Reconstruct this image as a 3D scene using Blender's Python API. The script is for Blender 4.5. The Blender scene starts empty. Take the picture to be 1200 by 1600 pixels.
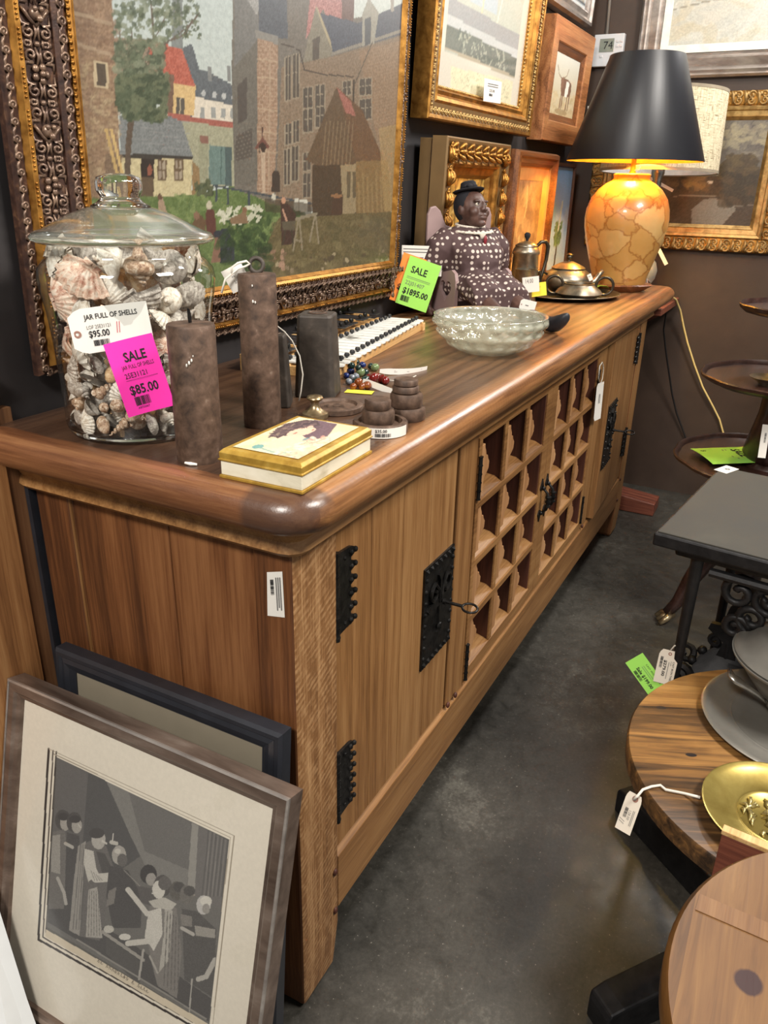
import bpy, bmesh, math, random
import numpy as np
from mathutils import Vector, Matrix, Euler
PI = math.pi
rng = random.Random(7)
scene = bpy.context.scene
COL = scene.collection

# ------------------------------------------------------------------ camera
FPX = 1217.43
YAW, PITCH, ROLL = 0.4811, -0.3985, 0.0214
EYE = Vector((-0.7215, -0.5047, 1.2769))
fw = Vector((math.cos(PITCH)*math.cos(YAW), math.cos(PITCH)*math.sin(YAW), math.sin(PITCH)))
rt = fw.cross(Vector((0, 0, 1))).normalized()
up = rt.cross(fw)
RT = math.cos(ROLL)*rt + math.sin(ROLL)*up
UP = -math.sin(ROLL)*rt + math.cos(ROLL)*up
cam_data = bpy.data.cameras.new('camera')
cam_data.sensor_fit = 'VERTICAL'
cam_data.sensor_height = 24.0
cam_data.sensor_width = 18.0
cam_data.lens = FPX*24.0/1600.0
cam_data.clip_start = 0.02
cam = bpy.data.objects.new('camera', cam_data)
COL.objects.link(cam)
cam.matrix_world = Matrix(((RT.x, UP.x, -fw.x, EYE.x), (RT.y, UP.y, -fw.y, EYE.y), (RT.z, UP.z, -fw.z, EYE.z), (0, 0, 0, 1)))
scene.camera = cam

# ------------------------------------------------------------------ light
scene.view_settings.view_transform = 'Standard'
scene.view_settings.look = 'None'
scene.view_settings.gamma = 1.0
scene.view_settings.use_curve_mapping = False
scene.view_settings.exposure = 0.55
world = bpy.data.worlds.new('room_air')
scene.world = world
world.use_nodes = True
world.node_tree.nodes['Background'].inputs[0].default_value = (1.0, 0.95, 0.89, 1)
world.node_tree.nodes['Background'].inputs[1].default_value = 0.30


def area(name, loc, target, size, power, color=(1, 0.95, 0.88), size_y=None):
    d = bpy.data.lights.new(name, 'AREA')
    d.energy = power
    d.color = color
    d.shape = 'RECTANGLE'
    d.size = size
    d.size_y = size_y or size
    o = bpy.data.objects.new(name, d)
    COL.objects.link(o)
    o.location = loc
    o.rotation_euler = (Vector(target)-Vector(loc)).to_track_quat('-Z', 'Y').to_euler()
    return o


area('ceiling_light_aisle', (0.5, -1.7, 2.85), (0.6, 0.1, 0.5), 0.9, 62, size_y=0.5)
area('ceiling_light_entry', (-1.9, -0.25, 2.7), (-0.1, 0.25, 0.5), 0.6, 52, size_y=0.4)
area('track_light_far', (2.70, -0.50, 2.25), (0.2, 0.0, 0.9), 0.25, 12, (1, 0.97, 0.94))
area('track_light_wall', (1.5, -0.6, 2.85), (1.9, 0.4, 1.3), 0.3, 11, (1, 0.94, 0.86))


# ------------------------------------------------------------------ placing helpers
def ray(u, v):
    return RT*((u-600)/FPX) + UP*((800-v)/FPX) + fw


def onx(u, v, x):
    d = ray(u, v)
    return EYE + d*((x-EYE.x)/d.x)


def ony(u, v, y):
    d = ray(u, v)
    return EYE + d*((y-EYE.y)/d.y)


def onz(u, v, z):
    d = ray(u, v)
    return EYE + d*((z-EYE.z)/d.z)


def onp(u, v, p, n):
    d = ray(u, v)
    n = Vector(n)
    return EYE + d*(n.dot(Vector(p)-EYE)/n.dot(d))


def topx(P):
    q = Vector(P)-EYE
    return 600+FPX*q.dot(RT)/q.dot(fw), 800-FPX*q.dot(UP)/q.dot(fw)


def S(r, g, b, k=1.0):
    f = lambda c: (c/255/12.92 if c <= 10.3 else ((c/255+0.055)/1.055)**2.4)*k
    return (f(r), f(g), f(b), 1.0)


# ------------------------------------------------------------------ mesh builder
class MB:
    def __init__(self):
        self.v, self.f, self.m = [], [], []

    def add(self, verts, faces, mi=0):
        n = len(self.v)
        self.v += [tuple(p) for p in verts]
        self.f += [tuple(i+n for i in f) for f in faces]
        self.m += [mi]*len(faces)
        return self

    def box(self, x0, x1, y0, y1, z0, z1, mi=0):
        return self.add([(x0, y0, z0), (x1, y0, z0), (x1, y1, z0), (x0, y1, z0), (x0, y0, z1), (x1, y0, z1), (x1, y1, z1), (x0, y1, z1)],
                        [(3, 2, 1, 0), (4, 5, 6, 7), (0, 1, 5, 4), (1, 2, 6, 5), (2, 3, 7, 6), (3, 0, 4, 7)], mi)

    def loft(self, rings, cap=True, closed=True, mi=0):
        n = len(rings[0])
        vs = [p for r in rings for p in r]
        fs = []
        for i in range(len(rings)-1):
            for j in range(n if closed else n-1):
                k = (j+1) % n
                fs.append((i*n+j, i*n+k, (i+1)*n+k, (i+1)*n+j))
        if cap:
            fs.append(tuple(range(n-1, -1, -1)))
            fs.append(tuple((len(rings)-1)*n+j for j in range(n)))
        return self.add(vs, fs, mi)

    def lathe(self, prof, n=32, c=(0, 0, 0), cap=True, mod=None, mi=0, sx=1, sy=1):
        rings = []
        for i, (r, z) in enumerate(prof):
            ring = []
            for j in range(n):
                a = 2*PI*j/n
                rr = r*(mod(a, z) if mod else 1)
                ring.append((c[0]+rr*math.cos(a)*sx, c[1]+rr*math.sin(a)*sy, c[2]+z))
            rings.append(ring)
        return self.loft(rings, cap, mi=mi)

    def tube(self, path, r, n=8, closed=False, mi=0, flat=1.0, cap=True):
        P = [Vector(p) for p in path]
        m = len(P)
        R = r if isinstance(r, (list, tuple)) else [r]*m
        rings = []
        prev = None
        for i in range(m):
            if closed:
                t = P[(i+1) % m]-P[i-1]
            else:
                t = P[min(i+1, m-1)]-P[max(i-1, 0)]
            if t.length < 1e-9:
                t = Vector((0, 0, 1))
            t.normalize()
            if prev is None:
                a = Vector((0, 0, 1)) if abs(t.z) < 0.9 else Vector((1, 0, 0))
                prev = t.cross(a).normalized()
            u = (prev - t*prev.dot(t))
            if u.length < 1e-6:
                u = t.orthogonal()
            u.normalize()
            prev = u
            w = t.cross(u)
            rings.append([P[i]+(u*math.cos(2*PI*k/n)+w*math.sin(2*PI*k/n)*flat)*R[i] for k in range(n)])
        if closed:
            rings.append(rings[0])
            return self.loft(rings, False, mi=mi)
        return self.loft(rings, cap, mi=mi)

    def prism(self, poly, fn, d0, d1, mi=0):
        """poly: 2D outline (a, b); fn(a, b, d) -> 3D; extruded from d0 to d1"""
        n = len(poly)
        vs = [fn(a, b, d0) for a, b in poly] + [fn(a, b, d1) for a, b in poly]
        fs = [tuple(range(n-1, -1, -1)), tuple(range(n, 2*n))]
        for j in range(n):
            k = (j+1) % n
            fs.append((j, k, n+k, n+j))
        return self.add(vs, fs, mi)

    def ball(self, c, rx, ry=None, rz=None, n=10, m=6, mi=0):
        ry = ry or rx
        rz = rz or rx
        vs = [(c[0], c[1], c[2]-rz)]
        for i in range(1, m):
            t = -PI/2+PI*i/m
            for j in range(n):
                a = 2*PI*j/n
                vs.append((c[0]+rx*math.cos(t)*math.cos(a), c[1]+ry*math.cos(t)*math.sin(a), c[2]+rz*math.sin(t)))
        vs.append((c[0], c[1], c[2]+rz))
        fs = [(0, 1+(j+1) % n, 1+j) for j in range(n)]
        for i in range(m-2):
            for j in range(n):
                k = (j+1) % n
                fs.append((1+i*n+j, 1+i*n+k, 1+(i+1)*n+k, 1+(i+1)*n+j))
        b = 1+(m-2)*n
        fs += [(b+j, b+(j+1) % n, len(vs)-1) for j in range(n)]
        return self.add(vs, fs, mi)

    def grid(self, fn, nu, nv, mi=0):
        vs = [fn(i/nu, j/nv) for j in range(nv+1) for i in range(nu+1)]
        fs = [(j*(nu+1)+i, j*(nu+1)+i+1, (j+1)*(nu+1)+i+1, (j+1)*(nu+1)+i) for j in range(nv) for i in range(nu)]
        return self.add(vs, fs, mi)

    def xf(self, M):
        self.v = [tuple(M @ Vector(p)) for p in self.v]
        return self

    def warp(self, fn):
        self.v = [tuple(fn(*p)) for p in self.v]
        return self

    def merge(self, o, mi=None):
        n = len(self.v)
        self.v += o.v
        self.f += [tuple(i+n for i in f) for f in o.f]
        self.m += o.m if mi is None else [mi]*len(o.f)
        return self


def obj(name, mb, mat, parent=None, loc=None, rot=None, smooth=None, bevel=0, seg=2, sub=0):
    me = bpy.data.meshes.new(name)
    me.from_pydata(mb.v, [], mb.f)
    for mm in (mat if isinstance(mat, (list, tuple)) else [mat]):
        me.materials.append(mm)
    if any(mb.m):
        me.polygons.foreach_set('material_index', mb.m)
    bm = bmesh.new()
    bm.from_mesh(me)
    bmesh.ops.recalc_face_normals(bm, faces=bm.faces)
    bm.to_mesh(me)
    bm.free()
    me.update()
    o = bpy.data.objects.new(name, me)
    COL.objects.link(o)
    if parent:
        o.parent = parent
    if loc is not None:
        o.location = loc
    if rot is not None:
        o.rotation_euler = rot
    if bevel:
        b = o.modifiers.new('bevel', 'BEVEL')
        b.width = bevel
        b.segments = seg
        b.limit_method = 'ANGLE'
        b.angle_limit = math.radians(40)
    if sub:
        b = o.modifiers.new('subsurf', 'SUBSURF')
        b.levels = b.render_levels = sub
    if smooth is not None:
        me.polygons.foreach_set('use_smooth', [True]*len(me.polygons))
        if smooth < 179:
            me.set_sharp_from_angle(angle=math.radians(smooth))
        me.update()
    return o


def tag(o, label, cat, group=None, kind=None):
    o['label'] = label
    o['category'] = cat
    if group:
        o['group'] = group
    if kind:
        o['kind'] = kind
    return o


def thing(name, label, cat, loc=(0, 0, 0), rot=(0, 0, 0), group=None):
    o = bpy.data.objects.new(name, None)
    o.empty_display_size = 0.05
    COL.objects.link(o)
    o.location = loc
    o.rotation_euler = rot
    return tag(o, label, cat, group)


def struct(name, mb, mat, **k):
    o = obj(name, mb, mat, **k)
    o['kind'] = 'structure'
    return o


# ------------------------------------------------------------------ materials
def new_mat(name):
    m = bpy.data.materials.new(name)
    m.use_nodes = True
    nt = m.node_tree
    return m, nt, nt.nodes['Principled BSDF']


def nd(nt, t, **k):
    n = nt.nodes.new(t)
    for a, b in k.items():
        setattr(n, a, b)
    return n


def coords(nt, scale=(1, 1, 1), rot=(0, 0, 0)):
    tc = nd(nt, 'ShaderNodeTexCoord')
    mp = nd(nt, 'ShaderNodeMapping')
    mp.inputs['Scale'].default_value = scale
    mp.inputs['Rotation'].default_value = rot
    nt.links.new(tc.outputs['Object'], mp.inputs['Vector'])
    return mp.outputs['Vector']


def noise(nt, vec, scale, detail=4, rough=0.55, dist=0.0):
    n = nd(nt, 'ShaderNodeTexNoise')
    n.inputs['Scale'].default_value = scale
    n.inputs['Detail'].default_value = detail
    n.inputs['Roughness'].default_value = rough
    n.inputs['Distortion'].default_value = dist
    if vec is not None:
        nt.links.new(vec, n.inputs['Vector'])
    return n


def ramp(nt, fac, stops):
    r = nd(nt, 'ShaderNodeValToRGB')
    e = r.color_ramp.elements
    while len(e) < len(stops):
        e.new(0.5)
    for el, (p, c) in zip(e, stops):
        el.position = p
        el.color = c
    nt.links.new(fac, r.inputs['Fac'])
    return r.outputs['Color']


def bump(nt, b, height, strength, dist=0.002):
    n = nd(nt, 'ShaderNodeBump')
    n.inputs['Strength'].default_value = strength
    n.inputs['Distance'].default_value = dist
    nt.links.new(height, n.inputs['Height'])
    nt.links.new(n.outputs['Normal'], b.inputs['Normal'])
    return n


def mixc(nt, fac, a, b, mode='MIX'):
    n = nd(nt, 'ShaderNodeMix', data_type='RGBA', blend_type=mode)
    for i, v in ((0, fac), (6, a), (7, b)):
        if hasattr(v, 'links'):
            nt.links.new(v, n.inputs[i])
        else:
            n.inputs[i].default_value = v
    return n.outputs[2]


def mathn(nt, op, a, b=0.5, clamp=False):
    n = nd(nt, 'ShaderNodeMath', operation=op)
    n.use_clamp = clamp
    for i, v in ((0, a), (1, b)):
        if hasattr(v, 'links'):
            nt.links.new(v, n.inputs[i])
        else:
            n.inputs[i].default_value = v
    return n.outputs[0]


def plain(name, col, rough=0.5, metal=0.0, spec=0.5, var=0.12, vscale=30, bmp=0.0, coat=0.0, trans=0.0, emit=None):
    """a plain colour broken up by a faint noise"""
    m, nt, b = new_mat(name)
    v = coords(nt)
    n = noise(nt, v, vscale, 3)
    d = tuple(c*(1-var) for c in col[:3])+(1,)
    l = tuple(min(1, c*(1+var)) for c in col[:3])+(1,)
    nt.links.new(ramp(nt, n.outputs['Fac'], [(0.3, d), (0.7, l)]), b.inputs['Base Color'])
    b.inputs['Roughness'].default_value = rough
    b.inputs['Metallic'].default_value = metal
    b.inputs['Specular IOR Level'].default_value = spec
    b.inputs['Coat Weight'].default_value = coat
    if trans:
        b.inputs['Transmission Weight'].default_value = trans
    if emit:
        b.inputs['Emission Color'].default_value = emit[0]
        b.inputs['Emission Strength'].default_value = emit[1]
    if bmp:
        bump(nt, b, n.outputs['Fac'], bmp, 0.002)
    return m


def mottled(name, stops, scale=20, rough=0.6, metal=0.0, bmp=0.2, detail=6, stretch=(1, 1, 1), rough2=None, coat=0.0, dist=0.3):
    m, nt, b = new_mat(name)
    v = coords(nt, stretch)
    n = noise(nt, v, scale, detail, 0.6, dist)
    nt.links.new(ramp(nt, n.outputs['Fac'], stops), b.inputs['Base Color'])
    b.inputs['Metallic'].default_value = metal
    b.inputs['Coat Weight'].default_value = coat
    if rough2 is not None:
        nt.links.new(ramp(nt, n.outputs['Fac'], [(0.3, (rough,)*3+(1,)), (0.7, (rough2,)*3+(1,))]), b.inputs['Roughness'])
    else:
        b.inputs['Roughness'].default_value = rough
    if bmp:
        bump(nt, b, n.outputs['Fac'], bmp, 0.003)
    return m


AX = {'X': (0.06, 1, 1), 'Y': (1, 0.06, 1), 'Z': (1, 1, 0.06)}


def wood_nodes(nt, axis, dark, mid, light, scale=1.0, fig=0.5):
    """long pores, soft growth bands and a slow drift of tone along one axis"""
    v = coords(nt, tuple(c*scale for c in AX[axis]))
    v2 = coords(nt, tuple((c if c == 1 else 0.035)*scale for c in AX[axis]))
    big = noise(nt, v, 7, 3, 0.5, 0.8)
    fine = noise(nt, v2, 210, 4, 0.7, 0.1)
    mid_ = noise(nt, v2, 60, 4, 0.6, 0.5)
    w = nd(nt, 'ShaderNodeTexWave', wave_type='BANDS', bands_direction={'X': 'Y', 'Y': 'X', 'Z': 'X'}[axis])
    w.inputs['Scale'].default_value = 9
    w.inputs['Distortion'].default_value = 11
    w.inputs['Detail'].default_value = 3
    w.inputs['Detail Scale'].default_value = 0.8
    nt.links.new(v, w.inputs['Vector'])
    s = mathn(nt, 'MULTIPLY', w.outputs['Fac'], 0.22*fig)
    for n_, k in ((fine, 0.50), (mid_, 0.22), (big, 0.38)):
        s = mathn(nt, 'ADD', s, mathn(nt, 'MULTIPLY', n_.outputs['Fac'], k))
    s = mathn(nt, 'SUBTRACT', s, 0.08+0.11*fig)
    col = ramp(nt, s, [(0.30, dark), (0.46, mid), (0.62, light)])
    return col, s, fine.outputs['Fac'], v


def wood(name, axis, dark, mid, light, rough=0.42, scale=1.0, fig=0.5, bmp=0.25, coat=0.0):
    m, nt, b = new_mat(name)
    col, s, fine, v = wood_nodes(nt, axis, dark, mid, light, scale, fig)
    nt.links.new(col, b.inputs['Base Color'])
    b.inputs['Roughness'].default_value = rough
    b.inputs['Coat Weight'].default_value = coat
    b.inputs['Coat Roughness'].default_value = 0.15
    bump(nt, b, s, bmp, 0.002)
    return m


def glass(name, col=(1, 1, 1, 1), rough=0.0, ior=1.45):
    m, nt, b = new_mat(name)
    b.inputs['Base Color'].default_value = col
    b.inputs['Roughness'].default_value = rough
    b.inputs['IOR'].default_value = ior
    b.inputs['Transmission Weight'].default_value = 1.0
    return m


def copy_tree(o, parent=None):
    c = o.copy()
    COL.objects.link(c)
    if parent:
        c.parent = parent
    for ch in list(o.children):
        copy_tree(ch, c)
    return c
# ------------------------------------------------------------------ palette
M = {}
M['oak_v'] = wood('oak_upright', 'Z', S(102, 67, 36), S(140, 99, 58), S(166, 125, 80), 0.45, 1.0, 0.3, 0.2)
M['oak_h'] = wood('oak_lengthwise', 'X', S(104, 69, 37), S(142, 101, 59), S(167, 126, 80), 0.45, 1.0, 0.35, 0.2)
M['oak_end'] = wood('oak_end_boards', 'Z', S(72, 42, 23), S(108, 67, 38), S(134, 90, 55), 0.45, 0.9, 0.9)
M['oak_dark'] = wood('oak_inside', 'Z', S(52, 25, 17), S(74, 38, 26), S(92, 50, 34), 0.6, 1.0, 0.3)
M['iron'] = mottled('black_wrought_iron', [(0.3, S(26, 26, 27)), (0.7, S(62, 60, 58))], 60, 0.36, 0.75, 0.3)
M['white_paper'] = plain('white_paper', S(226, 222, 214), 0.75, var=0.02)
M['ink'] = plain('black_ink', S(30, 30, 32), 0.8, var=0.05)
M['ink_grey'] = plain('grey_ink', S(110, 108, 106), 0.8, var=0.05)
M['string'] = plain('white_string', S(214, 208, 196), 0.85, var=0.06, vscale=400)


def sawn_oak(name, dark, mid, light):
    """upright oak with the slanting tooth marks of a rough saw"""
    m, nt, b = new_mat(name)
    col, s, fine, v = wood_nodes(nt, 'Z', dark, mid, light, 1.0, 0.3)
    v2 = coords(nt, (1, 1, 1), (0, math.radians(24), 0))
    v3 = nd(nt, 'ShaderNodeMapping')
    v3.inputs['Scale'].default_value = (0.22, 1, 1.5)
    nt.links.new(v2, v3.inputs['Vector'])
    n = noise(nt, v3.outputs['Vector'], 110, 3, 0.6)
    v4 = nd(nt, 'ShaderNodeMapping')
    v4.inputs['Scale'].default_value = (1, 1, 0.25)
    nt.links.new(v2, v4.inputs['Vector'])
    n2 = noise(nt, v4.outputs['Vector'], 70, 3, 0.6)
    w = nd(nt, 'ShaderNodeTexWave', wave_type='BANDS', bands_direction='Z')
    w.inputs['Scale'].default_value = 30
    w.inputs['Distortion'].default_value = 2.2
    w.inputs['Detail'].default_value = 2
    w.inputs['Detail Scale'].default_value = 3
    nt.links.new(v2, w.inputs['Vector'])
    h = mathn(nt, 'MULTIPLY', mathn(nt, 'ADD', mathn(nt, 'MULTIPLY', w.outputs['Fac'], 0.22), n.outputs['Fac']), mathn(nt, 'ADD', n2.outputs['Fac'], 0.25))
    f = ramp(nt, h, [(0.42, (0, 0, 0, 1)), (0.62, (1, 1, 1, 1))])
    nt.links.new(mixc(nt, mathn(nt, 'MULTIPLY', f, 0.5), col, light), b.inputs['Base Color'])
    b.inputs['Roughness'].default_value = 0.55
    bump(nt, b, h, 0.35, 0.002)
    return m


M['oak_sawn'] = sawn_oak('oak_rough_sawn', S(96, 63, 35), S(133, 93, 55), S(188, 148, 104))


def top_oak():
    """dark worn oak boards; the end strip runs crosswise, the rounded rim is rubbed lighter"""
    m, nt, b = new_mat('oak_worn_top')
    c1, s1, f1, v = wood_nodes(nt, 'X', S(50, 33, 24), S(70, 49, 36), S(88, 64, 48), 1.0, 0.2)
    c2, s2, f2, v2 = wood_nodes(nt, 'Y', S(76, 44, 26), S(112, 72, 46), S(142, 100, 66), 1.0, 0.4)
    c3, s3, f3, v3 = wood_nodes(nt, 'X', S(98, 62, 34), S(140, 96, 58), S(168, 122, 80), 1.0, 0.9)
    tc = nd(nt, 'ShaderNodeTexCoord')
    sp = nd(nt, 'ShaderNodeSeparateXYZ')
    nt.links.new(tc.outputs['Object'], sp.inputs[0])
    n = noise(nt, v, 14, 4)
    jx = mathn(nt, 'ADD', sp.outputs['X'], mathn(nt, 'MULTIPLY', n.outputs['Fac'], 0.01))
    strip = ramp(nt, mathn(nt, 'ADD', mathn(nt, 'MULTIPLY', jx, 60), 2.2), [(0.45, (1, 1, 1, 1)), (0.55, (0, 0, 0, 1))])
    jy = mathn(nt, 'ADD', mathn(nt, 'MULTIPLY', sp.outputs['Y'], 14), mathn(nt, 'MULTIPLY', n.outputs['Fac'], 0.7))
    rim = ramp(nt, mathn(nt, 'ADD', jy, 0.7), [(0.25, (1, 1, 1, 1)), (0.75, (0, 0, 0, 1))])
    worn = ramp(nt, mathn(nt, 'ADD', mathn(nt, 'MULTIPLY', sp.outputs['X'], 0.55), mathn(nt, 'MULTIPLY', n.outputs['Fac'], 0.4)), [(0.35, (0, 0, 0, 1)), (0.95, (1, 1, 1, 1))])
    c1 = mixc(nt, mathn(nt, 'MULTIPLY', worn, 0.75), c1, c3)
    col = mixc(nt, rim, c1, c3)
    col = mixc(nt, strip, col, c2)
    # dark stained corner patch
    dx = mathn(nt, 'ABSOLUTE', mathn(nt, 'ADD', sp.outputs['X'], 0.055), 0)
    dy = mathn(nt, 'ABSOLUTE', mathn(nt, 'ADD', sp.outputs['Y'], 0.02), 0)
    dd = mathn(nt, 'ADD', mathn(nt, 'MAXIMUM', dx, dy), mathn(nt, 'MULTIPLY', n.outputs['Fac'], 0.02))
    patch = ramp(nt, mathn(nt, 'MULTIPLY', dd, 10), [(0.48, (0.75, 0.75, 0.75, 1)), (0.58, (0, 0, 0, 1))])
    col = mixc(nt, patch, col, S(74, 54, 44))
    # board joints of the top
    nt.links.new(col, b.inputs['Base Color'])
    b.inputs['Coat Weight'].default_value = 0.22
    b.inputs['Coat Roughness'].default_value = 0.25
    nt.links.new(ramp(nt, n.outputs['Fac'], [(0.3, (0.30,)*3+(1,)), (0.75, (0.46,)*3+(1,))]), b.inputs['Roughness'])
    w = nd(nt, 'ShaderNodeTexWave', wave_type='BANDS', bands_direction='X')
    w.inputs['Scale'].default_value = 26
    w.inputs['Distortion'].default_value = 1.5
    nt.links.new(tc.outputs['Object'], w.inputs['Vector'])
    h = mathn(nt, 'ADD', mathn(nt, 'MULTIPLY', s1, 1.0), mathn(nt, 'MULTIPLY', w.outputs['Fac'], 0.12))
    bump(nt, b, h, 0.35, 0.002)
    return m


M['oak_top'] = top_oak()


def concrete():
    m, nt, b = new_mat('worn_concrete')
    v = coords(nt)
    a = noise(nt, v, 2.6, 8, 0.62, 0.6)
    c = noise(nt, v, 24, 8, 0.7, 0.8)
    d = noise(nt, v, 130, 4, 0.7)
    s = mathn(nt, 'ADD', mathn(nt, 'ADD', mathn(nt, 'MULTIPLY', a.outputs['Fac'], 0.5), mathn(nt, 'MULTIPLY', c.outputs['Fac'], 0.28)), mathn(nt, 'MULTIPLY', d.outputs['Fac'], 0.22))
    col = ramp(nt, s, [(0.33, S(28, 27, 24)), (0.46, S(52, 50, 45)), (0.56, S(68, 65, 59)), (0.70, S(110, 107, 98))])
    sp = ramp(nt, d.outputs['Fac'], [(0.66, (0, 0, 0, 1)), (0.72, (1, 1, 1, 1))])
    col = mixc(nt, mathn(nt, 'MULTIPLY', sp, 0.75), col, S(176, 170, 158))
    nt.links.new(col, b.inputs['Base Color'])
    nt.links.new(ramp(nt, c.outputs['Fac'], [(0.3, (0.34,)*3+(1,)), (0.7, (0.55,)*3+(1,))]), b.inputs['Roughness'])
    bump(nt, b, c.outputs['Fac'], 0.15, 0.003)
    return m


M['floor'] = concrete()
M['wall_black'] = mottled('charcoal_wall_paint', [(0.3, S(38, 36, 37)), (0.7, S(52, 48, 48))], 6, 0.55, 0, 0.1)
M['wall_brown'] = mottled('dark_brown_wall_paint', [(0.3, S(56, 43, 35)), (0.7, S(70, 55, 45))], 5, 0.5, 0, 0.1)
M['ceiling'] = plain('pale_ceiling', S(150, 140, 128), 0.9)

# ------------------------------------------------------------------ the room
XF, YW = 2.86, 0.50
struct('floor', MB().box(-3.2, XF, -3.2, YW, -0.05, 0), M['floor'])
struct('wall_back', MB().box(-3.2, XF+0.1, YW, YW+0.1, 0, 3.0), M['wall_black'])
struct('wall_right', MB().box(XF, XF+0.1, -3.2, YW, 0, 3.0), M['wall_brown'])
struct('ceiling', MB().box(-3.2, XF+0.1, -3.2, YW+0.1, 3.0, 3.05), M['ceiling'])


# ------------------------------------------------------------------ the sideboard
L, D, ZT, W0, ZA, ZB, HT = 2.296, 0.465, 0.85, 0.108, 0.133, 0.254, 0.95
sb = thing('sideboard', 'long oak sideboard with lattice doors and black iron hinges standing against the back wall', 'sideboard')


def rrect(x0, x1, y0, y1, r, off, n=8):
    pts = []
    for cx, cy, a0 in ((x1-r, y0+r, -PI/2), (x1-r, y1-r, 0), (x0+r, y1-r, PI/2), (x0+r, y0+r, PI)):
        for k in range(n+1):
            a = a0+PI/2*k/n
            pts.append((cx+(r+off)*math.cos(a), cy+(r+off)*math.sin(a)))
    return pts


# top with a bullnose rim
bx = (-0.042, L+0.10, -0.042, D+0.008)
t = MB()
rings = []
RB = 0.0265
for k in range(13):
    a = PI/2-PI*k/12
    o_ = RB*math.cos(a)*1.05
    rings.append([(x, y, HT-RB+RB*math.sin(a)) for x, y in rrect(*bx, 0.035, o_)])
t.loft(rings)
obj('top', t, M['oak_top'], sb, smooth=50)
# moulding under the top
t = MB()
prof = [(-0.004, 0.846), (0.016, 0.852), (0.022, 0.858), (0.020, 0.866), (0.017, 0.872), (0.022, 0.882), (0.034, 0.892), (0.040, 0.898)]
t.loft([[(x, y, z) for x, y in rrect(0.0, L, 0.0, D, 0.006, o_, 3)] for o_, z in prof])
obj('moulding', t, M['oak_h'], sb, smooth=40)
# four corner posts that run down to the floor as feet
for i, (x0, y0) in enumerate(((0, 0), (L-0.1, 0), (0, D-0.07), (L-0.1, D-0.07))):
    xw = W0 if x0 == 0 else 0.1
    yd = 0.062 if y0 == 0 else 0.07
    p = MB()
    zs = [0.0, 0.012, 0.10, 0.9*ZT, ZT]
    rr = []
    for z in zs:
        k = 0.010 if z == 0 else (0.004 if z == 0.012 else 0)
        rr.append([(x0+k, y0+k, z), (x0+xw-k-(0.006 if z < 0.05 else 0), y0+k, z), (x0+xw-k-(0.006 if z < 0.05 else 0), y0+yd-k, z), (x0+k, y0+yd-k, z)])
    p.loft(rr)
    for q in range(4):
        p.m[q*4+3] = 1
    obj('leg', p, [M['oak_sawn'] if y0 == 0 and x0 == 0 else M['oak_v'], M['oak_end']], sb, bevel=0.004)
# end boards, back, bottom
for k, (y0, y1) in enumerate(((0.062, 0.208), (0.2095, 0.392), (0.3935, 0.455))):
    obj('end_board', MB().box(0.006, 0.026, y0, y1, 0.15, ZT), M['oak_end'], sb, bevel=0.002)
obj('far_end_board', MB().box(L-0.026, L-0.006, 0.062, 0.40, 0.15, ZT), M['oak_v'], sb)
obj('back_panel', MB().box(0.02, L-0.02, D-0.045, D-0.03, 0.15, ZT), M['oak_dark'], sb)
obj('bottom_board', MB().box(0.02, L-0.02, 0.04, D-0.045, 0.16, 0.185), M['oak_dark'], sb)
# apron with a bevelled upper edge
t = MB()
t.prism([(0.0, ZA), (0.045, ZA), (0.045, ZB+0.004), (0.016, ZB+0.004), (0.012, ZB), (0.0, ZB-0.008)], lambda a, b, d: (d, a, b), W0-0.0, L-0.1)
obj('apron', t, M['oak_h'], sb, bevel=0.0015)
# pegs at the apron joints
for x, z in ((W0-0.012, ZA+0.004), (W0-0.012, ZB-0.03), (0.555, 0.262), (0.595, 0.262), (1.64, 0.262), (L-0.09, ZB-0.01), (L-0.09, ZA+0.025)):
    obj('peg', MB().ball((x, -0.001, z), 0.006, 0.004, 0.007, 8, 5), M['oak_dark'], sb, smooth=180)
# inner posts beside the lattice doors
for x0, x1 in ((0.557, 0.645), (1.612, 1.706)):
    obj('inner_post', MB().box(x0, x1, 0.004, 0.05, ZB, ZT), M['oak_v'], sb, bevel=0.003)
obj('top_rail', MB().box(0.645, 1.612, 0.006, 0.05, 0.826, ZT), M['oak_h'], sb)


def iron_hinge(x, z0, z1, s, parent, w=0.055):
    """strap hinge: barrel at x, toothed leaf reaching to side s, studs"""
    h = MB()
    pts = [(x, z0), (x+s*w*0.62, z0+0.004)]
    n = 6
    for k in range(n):
        a = z0+(z1-z0)*(k+0.12)/n
        b = z0+(z1-z0)*(k+0.5)/n
        c = z0+(z1-z0)*(k+0.88)/n
        pts += [(x+s*w*0.72, a), (x+s*w*0.86, a+0.002), (x+s*w*1.02, b-0.002), (x+s*w*0.86, c-0.003), (x+s*w*0.72, c)]
    pts += [(x+s*w*0.62, z1-0.002), (x, z1)]
    h.prism(pts, lambda a, b, d: (a, d, b), -0.0045, 0.0)
    h.tube([(x, -0.004, z0-0.006), (x, -0.004, z1+0.003)], 0.0048, 10)
    for k in range(9):
        zz = z0+(z1-z0)*k/8
        h.tube([(x, -0.004, zz-0.0012), (x, -0.004, zz+0.0012)], 0.0056, 10)
    for k in range(n):
        b = z0+(z1-z0)*(k+0.5)/n
        h.ball((x+s*w*0.7, -0.005, b), 0.0046, 0.0045, 0.0046, 8, 5)
        h.ball((x+s*w*0.92, -0.005, b), 0.0042, 0.004, 0.0046, 8, 5)
    for zz in (z0+0.014, z1-0.014):
        h.ball((x+s*w*0.4, -0.005, zz), 0.0035, 0.003, 0.0035, 6, 4)
    return obj('hinge', h, M['iron'], parent, smooth=35)


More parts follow.
